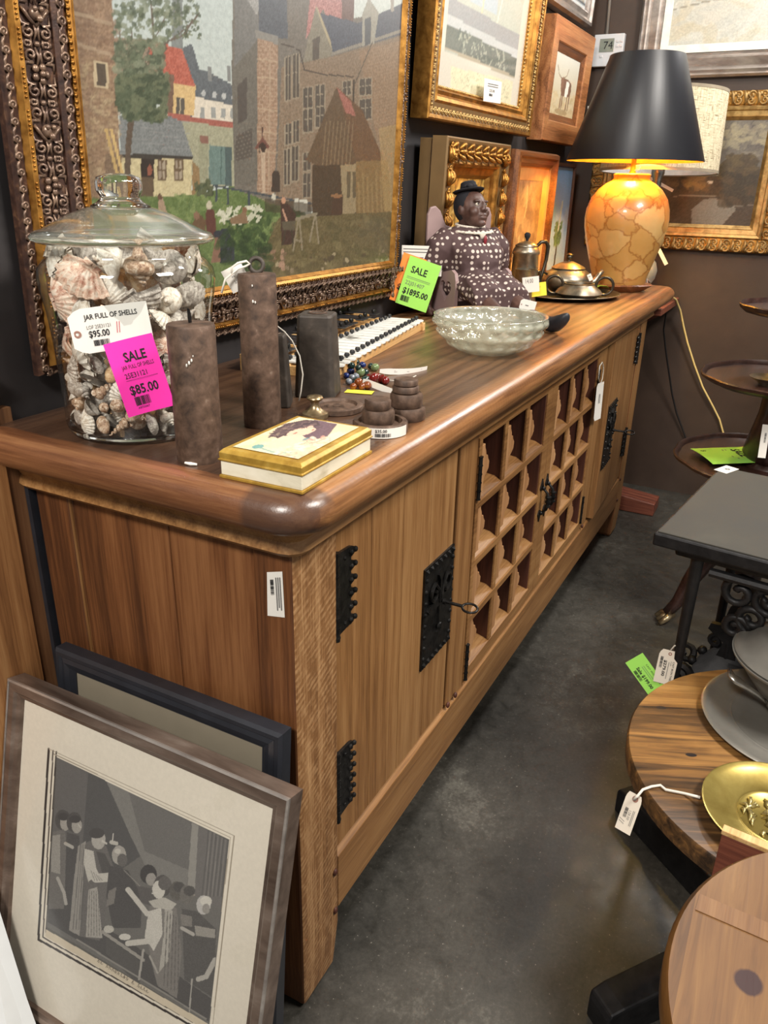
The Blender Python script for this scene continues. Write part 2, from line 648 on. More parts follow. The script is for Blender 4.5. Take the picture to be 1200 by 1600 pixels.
def lock_plate(x0, x1, z0, z1, parent, key=True, keyx=None):
    h = MB()
    h.prism([(x0, z0), (x1, z0), (x1, z1), (x0, z1)], lambda a, b, d: (a, d, b), -0.004, 0.0)
    nx, nz = 6, 9
    for i in range(nx+1):
        for zz in (z0+0.008, z1-0.008):
            xx = x0+0.008+(x1-x0-0.016)*i/nx
            h.loft([[(xx-.005, -.004, zz-.005), (xx+.005, -.004, zz-.005), (xx+.005, -.004, zz+.005), (xx-.005, -.004, zz+.005)],
                    [(xx-.001, -.009, zz-.001), (xx+.001, -.009, zz-.001), (xx+.001, -.009, zz+.001), (xx-.001, -.009, zz+.001)]])
    for j in range(1, nz):
        for xx in (x0+0.007, x1-0.007):
            h.ball((xx, -0.004, z0+(z1-z0)*j/nz), 0.0044, 0.0046, 0.0044, 8, 5)
    cx, cz = (x0+x1)/2, z0+(z1-z0)*0.56
    # raised cross with curled arms
    h.prism([(cx-.010, cz-.062), (cx+.010, cz-.062), (cx+.004, cz-.05), (cx+.004, cz+.05), (cx+.011, cz+.062), (cx, cz+.075), (cx-.011, cz+.062), (cx-.004, cz+.05), (cx-.004, cz-.05)],
            lambda a, b, d: (a, d, b), -0.009, -0.003)
    h.prism([(cx-.048, cz-.004), (cx+.048, cz-.004), (cx+.055, cz+.004), (cx+.048, cz+.012), (cx-.048, cz+.012), (cx-.055, cz+.004)], lambda a, b, d: (a, d, b), -0.0085, -0.003)
    for s in (-1, 1):
        sp = []
        for k in range(26):
            a = k/25*1.6*PI*1.1
            r = 0.021*(1-0.75*k/25)
            sp.append((cx+s*(0.026+r*math.cos(PI/2+a)*-1), -0.008, cz+0.033+r*math.sin(PI/2+a)-0.004))
        h.tube([(cx+s*.004, -.008, cz+.004), (cx+s*.008, -.008, cz+.03)]+sp, 0.0038, 6)
    h.ball((cx, -0.008, cz-0.052), 0.009, 0.006, 0.009, 8, 5)
    o = obj('lock_plate', h, M['iron'], parent, smooth=35)
    if key:
        kx, kz = keyx or cx+0.006, cz
        k = MB()
        k.tube([(kx, 0.0, kz), (kx, -0.052, kz)], 0.0033, 8)
        k.tube([(kx, -0.012, kz), (kx, -0.018, kz)], 0.006, 8)
        ring = [(kx+0.013*math.cos(a)*0.75, -0.066+0.015*math.sin(a), kz+0.004*math.cos(a)) for a in [2*PI*q/20 for q in range(20)]]
        k.tube(ring, 0.0024, 7, closed=True)
        obj('key', k, M['iron'], parent, smooth=60)
    return o


# plain plank doors (left one shut, right one standing a little proud)
def plank_door(x0, x1, z0, z1, n, parent, y=0.006, ang=0.0, hinge_right=False):
    hx = x1 if hinge_right else x0
    o = None
    mbd = MB()
    w = (x1-x0)/n
    for k in range(n):
        mbd.box(x0+k*w-hx+0.0004, x0+(k+1)*w-hx-0.0004, 0, 0.024, z0, z1)
    o = obj('door', mbd, M['oak_v'], parent, (hx, y, 0), (0, 0, ang), bevel=0.0012)
    return o, hx


d1, hx = plank_door(W0+0.002, 0.546, ZB+0.006, ZT-0.002, 4, sb)
iron_hinge(0.0, 0.668, 0.802, 1, d1)
iron_hinge(0.0, 0.325, 0.455, 1, d1)
lock_plate(0.414-hx, 0.546-hx, 0.428, 0.642, d1)
obj('door_stop', MB().box(0.546, 0.557, 0.018, 0.03, ZB, ZT), M['oak_dark'], sb)
d2, hx = plank_door(1.722, 2.196, ZB+0.006, ZT-0.002, 4, sb, y=0.004, ang=math.radians(2.2), hinge_right=True)
iron_hinge(-0.004, 0.700, 0.802, -1, d2, 0.05)
iron_hinge(-0.004, 0.350, 0.452, -1, d2, 0.05)
lock_plate(1.745-hx, 1.875-hx, 0.425, 0.640, d2)
obj('door_stop', MB().box(1.706, 1.722, 0.03, 0.045, ZB, ZT), M['oak_dark'], sb)


# lattice doors
def lattice_door(x0, x1, s):
    root = None
    z0, z1 = ZB+0.006, 0.826
    nr, nc = 4, 3
    bw = 0.019
    g = MB()
    sl, sr = (0.016, 0.042) if s < 0 else (0.042, 0.016)   # stiles
    cx0, cx1 = x0+sl, x1-sr
    cz0, cz1 = z0+0.028, z1-0.006
    y0, y1 = 0.002, 0.008
    g.box(x0, cx0, y0, 0.036, z0, z1)
    g.box(cx1, x1, y0, 0.036, z0, z1)
    g.box(cx0, cx1, y0, 0.036, z0, cz0)
    g.box(cx0, cx1, y0, 0.036, cz1, z1)
    cw = (cx1-cx0)/nc
    ch = (cz1-cz0)/nr
    for c in range(1, nc):
        g.box(cx0+c*cw-bw/2, cx0+c*cw+bw/2, y0+0.001, y1, cz0, cz1)
    for r in range(1, nr):
        zz = cz0+r*ch
        g.prism([(y0, zz-0.014), (0.055, zz-0.014), (0.055, zz+0.016), (0.022, zz+0.012), (y0+.003, zz+0.004), (y0, zz+.001)], lambda a, b, d: (d, a, b), cx0, cx1)
    g.prism([(y0, cz0-0.002), (0.055, cz0-0.002), (0.055, cz0+0.014), (y0, cz0)], lambda a, b, d: (d, a, b), cx0, cx1)
    root = obj('lattice_door', g, M['oak_h'], sb, bevel=0.0015)
    # cell linings: dark red stain, with the shade inside the cells put into the colour
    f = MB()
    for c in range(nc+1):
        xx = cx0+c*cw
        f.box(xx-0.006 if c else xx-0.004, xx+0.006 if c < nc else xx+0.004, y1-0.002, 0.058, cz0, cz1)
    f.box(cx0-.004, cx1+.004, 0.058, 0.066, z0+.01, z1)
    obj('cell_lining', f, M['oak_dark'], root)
    # carved bracket at the left side of every cell
    for c in range(nc):
        for r in range(nr):
            xl = cx0+c*cw+(bw/2 if c else 0)
            zb_ = cz0+r*ch+0.014
            h = ch-0.030
            pr = [(0, 0), (0.030, 0), (0.031, 0.20), (0.035, 0.28), (0.050, 0.36), (0.058, 0.42), (0.060, 0.56), (0.052, 0.64), (0.048, 0.72), (0.040, 0.74), (0.036, 0.84), (0.030, 0.92), (0.029, 1.0), (0, 1.0)]
            k = MB()
            k.prism([(xl+a*0.95-0.001, zb_+b*h) for a, b in pr], lambda a, b, d: (a, d, b), 0.006, 0.014)
            obj('carved_bracket', k, M['oak_bracket'], root, bevel=0.0015)
    hx = x0+0.004 if s < 0 else x1-0.004
    for zz in (0.742, 0.312) if s < 0 else (0.735, 0.330):
        h = MB()
        h.tube([(hx, 0.0, zz-.045), (hx, 0.0, zz+.045)], 0.0045, 8)
        for q in range(6):
            h.tube([(hx, 0.0, zz-.045+q*.018), (hx, 0.0, zz-.043+q*.018)], 0.0055, 8)
        obj('hinge', h, M['iron'], root, smooth=40)
    # small wrought pull
    px_ = x1-0.020 if s < 0 else x0+0.020
    h = MB()
    zc = 0.535
    for sg in (-1, 1):
        h.prism([(px_-.004, zc+sg*.028), (px_-.013, zc+sg*.036), (px_-.006, zc+sg*.046), (px_, zc+sg*.060), (px_+.006, zc+sg*.046), (px_+.013, zc+sg*.036), (px_+.004, zc+sg*.028)], lambda a, b, d: (a, d, b), -0.0015, 0.003)
        h.ball((px_, -0.004, zc+sg*.034), 0.006, 0.006, 0.006, 8, 5)
    h.tube([(px_, -.004, zc-.034), (px_, -.016, zc-.022), (px_, -.020, zc), (px_, -.016, zc+.022), (px_, -.004, zc+.034)], [.003, .004, .006, .004, .003], 8)
    for q in (-.012, 0, .012):
        h.tube([(px_, -.019, zc+q-.002), (px_, -.019, zc+q+.002)], 0.008, 8)
    obj('pull', h, M['iron'], root, smooth=50)
    return root


M['oak_bracket'] = wood('oak_carved', 'Z', S(130, 88, 52), S(174, 128, 86), S(200, 156, 112), 0.5, 1.0, 0.3)
lattice_door(0.647, 1.134, -1)
lattice_door(1.137, 1.610, 1)
# ------------------------------------------------------------------ painted pictures: colour laid on a fine canvas mesh
def lin(c):
    c = np.asarray(c, float)/255.0
    return np.where(c <= 0.04045, c/12.92, ((c+0.055)/1.055)**2.4)


class Art:
    """polygons, ellipses and strokes laid over the points of a canvas; coordinates are the picture's own"""

    def __init__(self, X, Y, seed=1):
        self.X, self.Y = X, Y
        self.C = np.zeros((len(X), 3))
        self.r = np.random.RandomState(seed)
        self.base = self.r.rand(len(X))

    def put(self, mask, col, a=1.0, j=0):
        n = int(mask.sum())
        if not n:
            return
        c = np.asarray(col, float)[None, :]
        if j:
            c = c+(self.base[mask][:, None]-0.5)*2*j
        self.C[mask] = self.C[mask]*(1-a)+c*a

    def fill(self, c, j=0):
        self.put(np.ones(len(self.X), bool), c, 1, j)

    def vgrad(self, y0, y1, c0, c1):
        t = np.clip((self.Y-y0)/(y1-y0), 0, 1)[:, None]
        self.C = np.asarray(c0, float)*(1-t)+np.asarray(c1, float)*t

    def inside(self, pts):
        P = np.asarray(pts, float)
        m = (self.X >= P[:, 0].min()) & (self.X <= P[:, 0].max()) & (self.Y >= P[:, 1].min()) & (self.Y <= P[:, 1].max())
        idx = np.nonzero(m)[0]
        x, y = self.X[idx], self.Y[idx]
        ins = np.zeros(len(idx), bool)
        for i in range(len(P)):
            x1, y1 = P[i]
            x2, y2 = P[i-1]
            if y1 == y2:
                continue
            c = ((y1 > y) != (y2 > y)) & (x < (x2-x1)*(y-y1)/(y2-y1)+x1)
            ins ^= c
        out = np.zeros(len(self.X), bool)
        out[idx[ins]] = True
        return out

    def poly(self, pts, col, a=1.0, j=0):
        self.put(self.inside(pts), col, a, j)

    def ell(self, cx, cy, rx, ry, col, a=1.0, j=0, rot=0):
        dx, dy = self.X-cx, self.Y-cy
        if rot:
            c, s = math.cos(rot), math.sin(rot)
            dx, dy = dx*c+dy*s, -dx*s+dy*c
        self.put((dx/rx)**2+(dy/ry)**2 < 1, col, a, j)

    def line(self, pts, w, col, a=1.0, j=0):
        d = np.full(len(self.X), 1e9)
        for (x1, y1), (x2, y2) in zip(pts[:-1], pts[1:]):
            ux, uy = x2-x1, y2-y1
            l2 = ux*ux+uy*uy+1e-9
            t = np.clip(((self.X-x1)*ux+(self.Y-y1)*uy)/l2, 0, 1)
            d = np.minimum(d, np.hypot(self.X-x1-t*ux, self.Y-y1-t*uy))
        self.put(d < w/2, col, a, j)

    def blobs(self, pts, n, s, cols, a=0.8, asp=0.7, j=6):
        P = np.asarray(pts, float)
        x0, y0 = P.min(0)
        x1, y1 = P.max(0)
        k = 0
        while k < n:
            x, y = self.r.uniform(x0, x1), self.r.uniform(y0, y1)
            k += 1
            c = False
            for i in range(len(P)):
                xa, ya = P[i]
                xb, yb = P[i-1]
                if (ya > y) != (yb > y) and x < (xb-xa)*(y-ya)/(yb-ya)+xa:
                    c = not c
            if not c:
                continue
            r = s*self.r.uniform(0.5, 1.3)
            m = (np.abs(self.X-x) < r*1.2) & (np.abs(self.Y-y) < r*1.2)
            idx = np.nonzero(m)[0]
            th = self.r.uniform(0, PI)
            dx, dy = self.X[idx]-x, self.Y[idx]-y
            cc, ss = math.cos(th), math.sin(th)
            e = ((dx*cc+dy*ss)/r)**2+((-dx*ss+dy*cc)/(r*asp))**2 < 1
            mm = np.zeros(len(self.X), bool)
            mm[idx[e]] = True
            self.put(mm, cols[self.r.randint(len(cols))], a, j)

    def bricks(self, pts, c, hz=5.0, wd=11.0, a=0.35, slope=0.0):
        m = self.inside(pts)
        yy = self.Y+slope*self.X
        row = np.floor(yy/hz)
        f1 = (yy/hz) % 1 < 0.22
        f2 = ((self.X+row*wd*0.5)/wd) % 1 < 0.12
        self.put(m & (f1 | f2), c, a, 8)


def paint_mat(name, rough=0.35, coat=0.25, metal=0.0, grain=0.10):
    m, nt, b = new_mat(name)
    at = nd(nt, 'ShaderNodeAttribute', attribute_name='paint')
    v = coords(nt)
    n = noise(nt, v, 160, 4, 0.6)
    g = ramp(nt, n.outputs['Fac'], [(0.25, (1-grain*2,)*3+(1,)), (0.75, (1+grain,)*3+(1,))])
    nt.links.new(mixc(nt, 1.0, at.outputs['Color'], g, 'MULTIPLY'), b.inputs['Base Color'])
    b.inputs['Roughness'].default_value = rough
    b.inputs['Coat Weight'].default_value = coat
    b.inputs['Coat Roughness'].default_value = 0.12
    bump(nt, b, n.outputs['Fac'], 0.12, 0.001)
    return m


M['oilpaint'] = paint_mat('varnished_oil_paint')
M['print'] = paint_mat('printed_paper', 0.6, 0.0, 0, 0.03)
M['glazed_print'] = paint_mat('print_behind_glass', 0.5, 0.7, 0, 0.03)


def canvas(name, parent, w, h, nx, ny, painter, mat, x0=0, z0=0, y=-0.01, coord='px', seed=1):
    """a flat canvas in the frame's own plane; painter gets an Art in photograph-like or unit coordinates"""
    mb = MB()
    mb.grid(lambda u, v: (x0+u*w, y, z0+v*h), nx, ny)
    o = obj(name, mb, mat, parent)
    bpy.context.view_layer.update()
    if coord == 'px':
        MW = parent.matrix_world
        pts = [topx(MW @ Vector(p)) for p in mb.v]
        X = np.array([p[0] for p in pts])
        Y = np.array([p[1] for p in pts])
    else:
        X = np.array([(p[0]-x0)/w*100 for p in mb.v])
        Y = np.array([(1-(p[2]-z0)/h)*100 for p in mb.v])
    art = Art(X, Y, seed)
    painter(art)
    ca = o.data.color_attributes.new('paint', 'FLOAT_COLOR', 'POINT')
    buf = np.ones((len(X), 4), np.float32)
    buf[:, :3] = lin(np.clip(art.C, 0, 255))
    ca.data.foreach_set('color', buf.ravel())
    return o


# ------------------------------------------------------------------ picture frames
def frame_ring(mb, W, H, prof, mi=0):
    """mitred moulding: prof = closed outline of (inward distance, height off the wall)"""
    rings = []
    for cx, cz, sx, sz in ((0, 0, 1, 1), (W, 0, -1, 1), (W, H, -1, -1), (0, H, 1, -1)):
        rings.append([(cx+sx*d, -h, cz+sz*d) for d, h in prof])
    rings.append(rings[0])
    return mb.loft(rings, cap=False, mi=mi)


def band(d0, d1, pts, back=0.0):
    """profile from front points [(t, h)] across d0..d1, closed at the back"""
    return [(d0+(d1-d0)*t, h) for t, h in pts]+[(d1, back), (d0, back)]


def side_map(W, H, side):
    if side == 0:
        return lambda s, d, h: (s, -h, d)
    if side == 1:
        return lambda s, d, h: (W-d, -h, s)
    if side == 2:
        return lambda s, d, h: (s, -h, H-d)
    return lambda s, d, h: (d, -h, s)


def spiral(turns, r0, r1, n, a0=0, flip=1):
    return [((r0+(r1-r0)*k/n)*math.cos(a0+flip*2*PI*turns*k/n), (r0+(r1-r0)*k/n)*math.sin(a0+flip*2*PI*turns*k/n)) for k in range(n+1)]


def gold(name, c0, c1, rough=0.35, metal=0.85):
    return mottled(name, [(0.3, c0), (0.62, c1)], 40, rough, metal, 0.15, rough2=rough+0.15)


M['gilt'] = gold('antique_gilt', S(128, 84, 34), S(186, 136, 66))
M['gilt_pale'] = gold('pale_gilt', S(150, 116, 66), S(206, 172, 112), 0.4, 0.7)
M['bronze'] = mottled('dark_bronze_carving', [(0.35, S(52, 36, 32)), (0.55, S(78, 54, 44)), (0.75, S(126, 92, 66))], 70, 0.38, 0.35, 0.2)
M['bronze_hi'] = mottled('rubbed_bronze_carving', [(0.3, S(74, 56, 50)), (0.7, S(150, 124, 104))], 60, 0.34, 0.4, 0.2)
M['gilt_dull'] = gold('dull_gilt', S(118, 88, 48), S(180, 146, 92), 0.5, 0.55)
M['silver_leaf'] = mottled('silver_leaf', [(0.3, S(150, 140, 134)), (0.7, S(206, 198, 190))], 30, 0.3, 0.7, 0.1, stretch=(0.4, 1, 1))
M['frame_side'] = plain('gold_brown_frame_side', S(122, 96, 60), 0.55, metal=0.2, vscale=15)

# ---- 1. the big town painting
TW, TH = 1.140, 0.96
tp = thing('framed_painting', 'very large old town painting in a dark carved frame behind the shell jar', 'painting', (0.052, 0.494, 1.003), (math.radians(2.0), 0, 0))
f = MB()
frame_ring(f, TW, TH, band(0, 0.014, [(0, 0.010), (0.2, 0.017), (0.5, 0.020), (1, 0.020)]), 0)
frame_ring(f, TW, TH, band(0.014, 0.027, [(0, 0.020), (0.25, 0.030), (0.75, 0.032), (1, 0.026)]), 1)
frame_ring(f, TW, TH, band(0.027, 0.067, [(0, 0.024), (0.5, 0.028), (1, 0.036)]), 0)
frame_ring(f, TW, TH, band(0.067, 0.083, [(0, 0.040), (0.3, 0.048), (0.7, 0.050), (1, 0.048)]), 0)
frame_ring(f, TW, TH, band(0.083, 0.099, [(0, 0.050), (0.2, 0.056), (0.5, 0.053), (0.6, 0.054), (1, 0.047)]), 1)
obj('frame', f, [M['bronze'], M['gilt']], tp)
orn = MB()
prl = MB()
scr = MB()
for side in range(4):
    mp = side_map(TW, TH, side)
    ln = TW if side in (0, 2) else TH
    # scroll bands: running spirals
    for d, w_, h in ((0.007, 0.0062, 0.0205), (0.075, 0.0076, 0.0500)):
        s = 0.012
        while s < ln-0.012:
            pts = spiral(1.4, 0.0008, w_, 12, PI/2)
            path = [mp(s+b, d+a, h) for a, b in pts]+[mp(s+0.009, d-w_*0.6, h-0.001), mp(s+0.0165, d-w_*0.2, h)]
            scr.tube(path, 0.0021, 5)
            s += 0.0205
    # pearls
    s = 0.09
    while s < ln-0.09:
        prl.ball(mp(s, 0.0835, 0.0525), 0.0027, n=6, m=4)
        s += 0.0078
    s = 0.03
    while s < ln-0.03:
        if int(s/0.009) % 5:
            prl.ball(mp(s, 0.020, 0.0320), 0.0019, n=5, m=4)
        s += 0.0055
    # wide relief: rosettes and masks between acanthus scrolls
    mr = lambda s_, d_, h_, mp=mp: mp(s_, d_, h_+(d_-0.047)*0.30+0.001)
    s = 0.06
    k = 0
    while s < ln-0.04:
        dm = 0.047
        if k % 2:
            for q in range(5):
                a = 2*PI*q/5+0.4
                orn.ball(mr(s+0.0085*math.cos(a), dm+0.008*math.sin(a), 0.031), 0.0048, 0.004, 0.0048, 7, 5)
            orn.ball(mr(s, dm, 0.035), 0.004, n=7, m=5)
        else:
            orn.ball(mr(s, dm, 0.032), 0.0085, 0.007, 0.0085, 9, 6)
            orn.ball(mr(s-0.006, dm, 0.040), 0.0045, n=6, m=5)
            for q in (-1, 1):
                orn.ball(mr(s+0.005, dm+q*0.004, 0.039), 0.0036, n=6, m=4)
            orn.tube([mr(s-0.014+0.02*abs(c_), dm+0.017*c_, 0.031) for c_ in (-1, -0.7, -0.35, 0, 0.35, 0.7, 1)], 0.0028, 5)
        for q in (-1, 1):
            for e in (-1, 1):
                cx, cz = s+e*0.021, dm+q*0.0105
                pts = spiral(1.3, 0.0012, 0.0085, 12, q*PI/2, q*e)
                path = [mr(cx+a, cz+b, 0.030+0.003*(1-i/12)) for i, (a, b) in enumerate(pts)]
                path += [mr(s+e*0.012, dm+q*0.018, 0.030), mr(s+e*0.002, dm+q*0.0185, 0.029)]
                orn.tube(path, [0.0022]*13+[0.0026, 0.001], 5)
                pts = spiral(1.1, 0.001, 0.006, 9, -q*PI/2, -q*e)
                orn.tube([mr(s+e*0.033+a, dm+q*0.0125+b, 0.029) for a, b in pts], 0.0017, 5)
                orn.tube([mr(s+e*0.010, dm+q*0.003, 0.031), mr(s+e*0.020, dm+q*0.001, 0.032), mr(s+e*0.030, dm+q*0.0035, 0.030)], [0.001, 0.0024, 0.001], 5)
            orn.ball(mr(s+0.034, dm+q*0.0175, 0.028), 0.0025, 0.003, 0.004, 6, 4)
        orn.ball(mr(s+0.034, dm, 0.030), 0.0042, 0.004, 0.0036, 7, 4)
        s += 0.068
        k += 1
obj('carved_relief', orn, M['bronze_hi'], tp, smooth=180)
obj('scroll_border', scr, M['bronze_hi'], tp, smooth=180)
obj('pearl_border', prl, M['gilt'], tp, smooth=180)


def town(A):
    A.vgrad(-300, 200, (168, 184, 184), (186, 196, 188))
    # far roofs and white row
    A.poly([(272, 80), (300, 68), (312, 110), (325, 112), (362, 132), (366, 200), (280, 200)], (96, 102, 106), 1, 8)
    A.poly([(270, -40), (285, -40), (286, 95), (268, 95)], (118, 124, 120), 0.9)
    for x in (325, 355):
        A.poly([(x, 103), (x+6, 104), (x+6, 128), (x, 126)], (130, 132, 128))
    A.poly([(300, 150), (366, 165), (366, 195), (300, 185)], (214, 202, 180), 1, 6)
    for x in (313, 330, 345, 360):
        A.poly([(x, 168), (x+7, 169), (x+7, 186), (x, 184)], (150, 152, 146))
        A.ell(x+5, 146+(x-313)*0.12, 3.5, 5, (176, 178, 174))
    # yellow house with red roof
    A.poly([(262, 126), (306, 134), (303, 182), (260, 176)], (214, 176, 110), 1, 10)
    A.poly([(276, 152), (289, 154), (288, 180), (275, 178)], (96, 88, 76))
    A.line([(282, 153), (281, 179)], 1.5, (186, 168, 130))
    A.poly([(232, 60), (285, 78), (305, 135), (232, 125)], (190, 92, 70), 1, 14)
    A.poly([(256, 115), (272, 118), (270, 182), (254, 178)], (122, 92, 72), 1, 8)
    A.poly([(180, 60), (232, 60), (232, 165), (180, 170)], (150, 128, 104), 1, 12)
    # garden wall with gate
    A.poly([(258, 176), (366, 196), (370, 292), (285, 290)], (160, 158, 126), 1, 10)
    A.poly([(262, 176), (366, 192), (366, 200), (262, 186)], (172, 92, 76), 1, 8)
    A.poly([(310, 212), (326, 216), (324, 288), (312, 286)], (150, 150, 118), 1, 8)
    A.poly([(312, 211), (326, 214), (325, 226), (312, 222)], (142, 96, 80))
    A.poly([(327, 226), (362, 230), (362, 290), (326, 288)], (104, 130, 122), 1, 6)
    A.line([(346, 229), (345, 288)], 1.5, (76, 100, 94))
    A.poly([(352, 230), (362, 231), (362, 290), (352, 290)], (70, 84, 84), 0.7)
    # cottage
    A.poly([(186, 180), (262, 180), (284, 190), (302, 247), (188, 243)], (122, 126, 124), 1, 10)
    for y in range(186, 246, 6):
        A.line([(188, y), (296, y+5)], 1, (142, 144, 140), 0.5)
    A.poly([(188, 243), (300, 248), (299, 306), (188, 312)], (200, 184, 134), 1, 10)
    A.poly([(188, 240), (302, 244), (300, 250), (188, 246)], (70, 64, 56))
    A.poly([(220, 247), (241, 248), (240, 310), (220, 310)], (60, 50, 44))
    A.poly([(221, 277), (240, 277), (240, 308), (221, 308)], (104, 84, 62))
    A.ell(234, 266, 4, 9, (150, 84, 62))
    for x in (246, 272):
        A.poly([(x, 248), (x+15, 249), (x+14, 283), (x, 282)], (112, 90, 64))
        for q in range(2):
            A.poly([(x+2, 251+q*16), (x+6, 251+q*16), (x+6, 264+q*16), (x+2, 264+q*16)], (176, 160, 140), 0.7)
            A.poly([(x+8, 251+q*16), (x+12, 251+q*16), (x+12, 264+q*16), (x+8, 264+q*16)], (190, 176, 150), 0.7)
    A.poly([(301, 252), (311, 262), (312, 304), (300, 304)], (150, 118, 74), 1, 8)
    # left tower
    tw = [(90, -400), (172, -400), (175, 0), (184, 180), (192, 330), (130, 420), (90, 420)]
    A.poly(tw, (150, 118, 88), 1, 12)
    A.blobs([(90, -50), (176, -50), (184, 180), (120, 180)], 260, 9, [(136, 102, 76), (164, 130, 98), (142, 112, 86)], 0.55, 0.5)
    A.blobs([(120, 90), (182, 90), (188, 300), (130, 300)], 260, 8, [(182, 158, 116), (168, 138, 100), (150, 118, 86)], 0.5, 0.5)
    A.bricks(tw, (120, 90, 68), 4.5, 12, 0.35, -0.25)
    for y in (18, 66):
        A.poly([(110, y-4), (176, y+18), (176, y+24), (110, y+2)], (172, 146, 114), 0.8)
    A.poly([(145, 94), (169, 98), (170, 140), (148, 136)], (192, 170, 130))
    A.poly([(150, 98), (165, 101), (166, 136), (152, 133)], (92, 78, 62))
    A.poly([(164, 240), (190, 240), (196, 330), (166, 330)], (120, 96, 74), 0.8, 8)
    # lawn
    A.poly([(130, 310), (300, 305), (366, 290), (470, 310), (470, 420), (400, 470), (90, 470), (90, 330)], (104, 126, 66), 1, 12)
    A.blobs([(130, 312), (460, 300), (440, 410), (130, 420)], 420, 9, [(118, 142, 74), (96, 118, 60), (132, 150, 84), (84, 108, 56)], 0.6, 0.4)
    A.blobs([(350, 335), (470, 320), (470, 400), (400, 430), (350, 400)], 260, 9, [(70, 92, 48), (82, 106, 54), (60, 82, 46)], 0.7, 0.4)
    A.poly([(366, 288), (480, 296), (480, 320), (420, 318)], (140, 128, 96), 1, 8)
    # tree
    A.poly([(202, 165), (212, 165), (205, 230), (202, 320), (192, 320), (196, 230)], (98, 82, 66), 1, 6)
    for b in ([(206, 170), (218, 120), (232, 80), (262, 20)], [(206, 170), (204, 110), (206, 50)], [(212, 130), (250, 75), (290, 45), (312, 20)], [(222, 110), (240, 60), (236, 0)], [(250, 70), (285, 56), (306, 28)], [(206, 150), (190, 100), (186, 40)], [(290, 45), (294, 60)]):
        A.line(b, 2.5, (108, 94, 78))
    gr = [(92, 104, 76), (110, 120, 90), (76, 88, 64), (128, 136, 106)]
    A.blobs([(180, 70), (262, 60), (250, 130), (184, 140)], 170, 7, gr, 0.75)
    A.blobs([(184, 120), (262, 120), (258, 190), (200, 185), (184, 165)], 360, 7, [(70, 82, 58), (86, 98, 70), (104, 112, 80)], 0.85)
    A.blobs([(176, -60), (300, -60), (312, 20), (260, 60), (176, 70)], 330, 5.5, gr, 0.7)
    A.blobs([(262, 10), (312, 10), (312, 60), (270, 60)], 70, 3, gr, 0.8)
    # leaning planks
    A.line([(166, 203), (186, 283)], 5, (196, 160, 92))
    A.line([(174, 203), (194, 283)], 4.5, (206, 170, 100))
    # dark house block behind, centre
    A.poly([(372, -400), (700, -400), (700, 330), (470, 330), (366, 296), (362, 100)], (116, 108, 96), 1, 8)
    A.poly([(540, -300), (700, -300), (700, 0), (600, 20), (545, 30)], (186, 194, 186))
    A.poly([(368, -200), (398, -30), (406, 60), (366, 130)], (116, 114, 108), 1, 6)
    A.poly([(388, -120), (420, -40), (402, 25), (386, 0)], (150, 148, 142), 1, 14)
    A.poly([(402, -60), (446, -60), (450, 60), (405, 60)], (88, 92, 98), 1, 8)
    A.poly([(362, 110), (404, 60), (406, 290), (366, 290)], (110, 104, 92), 1, 6)
    A.poly([(371, 134), (386, 120), (386, 186), (372, 194)], (88, 80, 72))
    A.poly([(368, 212), (394, 200), (394, 245), (368, 252)], (92, 84, 74))
    for y in range(208, 250, 6):
        A.line([(369, y+4), (393, y-4)], 1, (132, 122, 108), 0.6)
    # buttress in brick
    bt = [(402, 58), (434, 68), (434, 180), (428, 305), (402, 300)]
    A.poly(bt, (158, 124, 96), 1, 12)
    A.bricks(bt, (190, 166, 136), 6, 9, 0.4)
    A.poly([(398, 46), (434, 56), (434, 70), (400, 58)], (134, 130, 120))
    for y in (92, 120, 170, 205, 235):
        A.line([(403, y), (433, y+4)], 2.5, (182, 158, 124), 0.7)
    A.line([(422, 70), (420, 290)], 2, (180, 156, 124), 0.6)
    # red roof, gable
    A.poly([(478, 60), (490, -60), (535, -60), (536, 36), (520, 44), (505, 15)], (172, 112, 104), 1, 20)
    A.poly([(534, -60), (556, -60), (552, 36), (534, 38)], (112, 84, 74), 1, 8)
    A.poly([(471, 106), (494, 8), (520, 76), (515, 96)], (132, 124, 104), 1, 8)
    A.line([(495, 12), (519, 76)], 3, (168, 154, 118))
    A.poly([(488, 62), (500, 56), (498, 104), (489, 106)], (94, 84, 72))
    A.poly([(500, 20), (560, 36), (640, 0), (640, 50), (520, 86), (516, 60)], (84, 88, 98), 1, 8)
    A.line([(520, 84), (640, 44)], 5, (140, 132, 116))
    A.poly([(566, 22), (576, -4), (592, 20), (584, 70), (566, 72)], (150, 146, 130), 1, 6)
    A.poly([(570, 30), (580, 26), (579, 68), (570, 72)], (88, 90, 92))
    A.line([(612, -40), (613, 16)], 5, (150, 140, 126))
    # main facade
    fc = [(440, 105), (520, 88), (640, 52), (640, 330), (430, 320)]
    A.poly(fc, (134, 112, 88), 1, 10)
    A.bricks(fc, (150, 128, 102), 5, 10, 0.4, 0.25)
    A.poly([(560, 80), (640, 60), (640, 230), (590, 220)], (146, 116, 86), 0.8, 10)
    A.bricks([(570, 80), (640, 60), (640, 230), (590, 230)], (168, 140, 108), 5, 10, 0.4, 0.25)
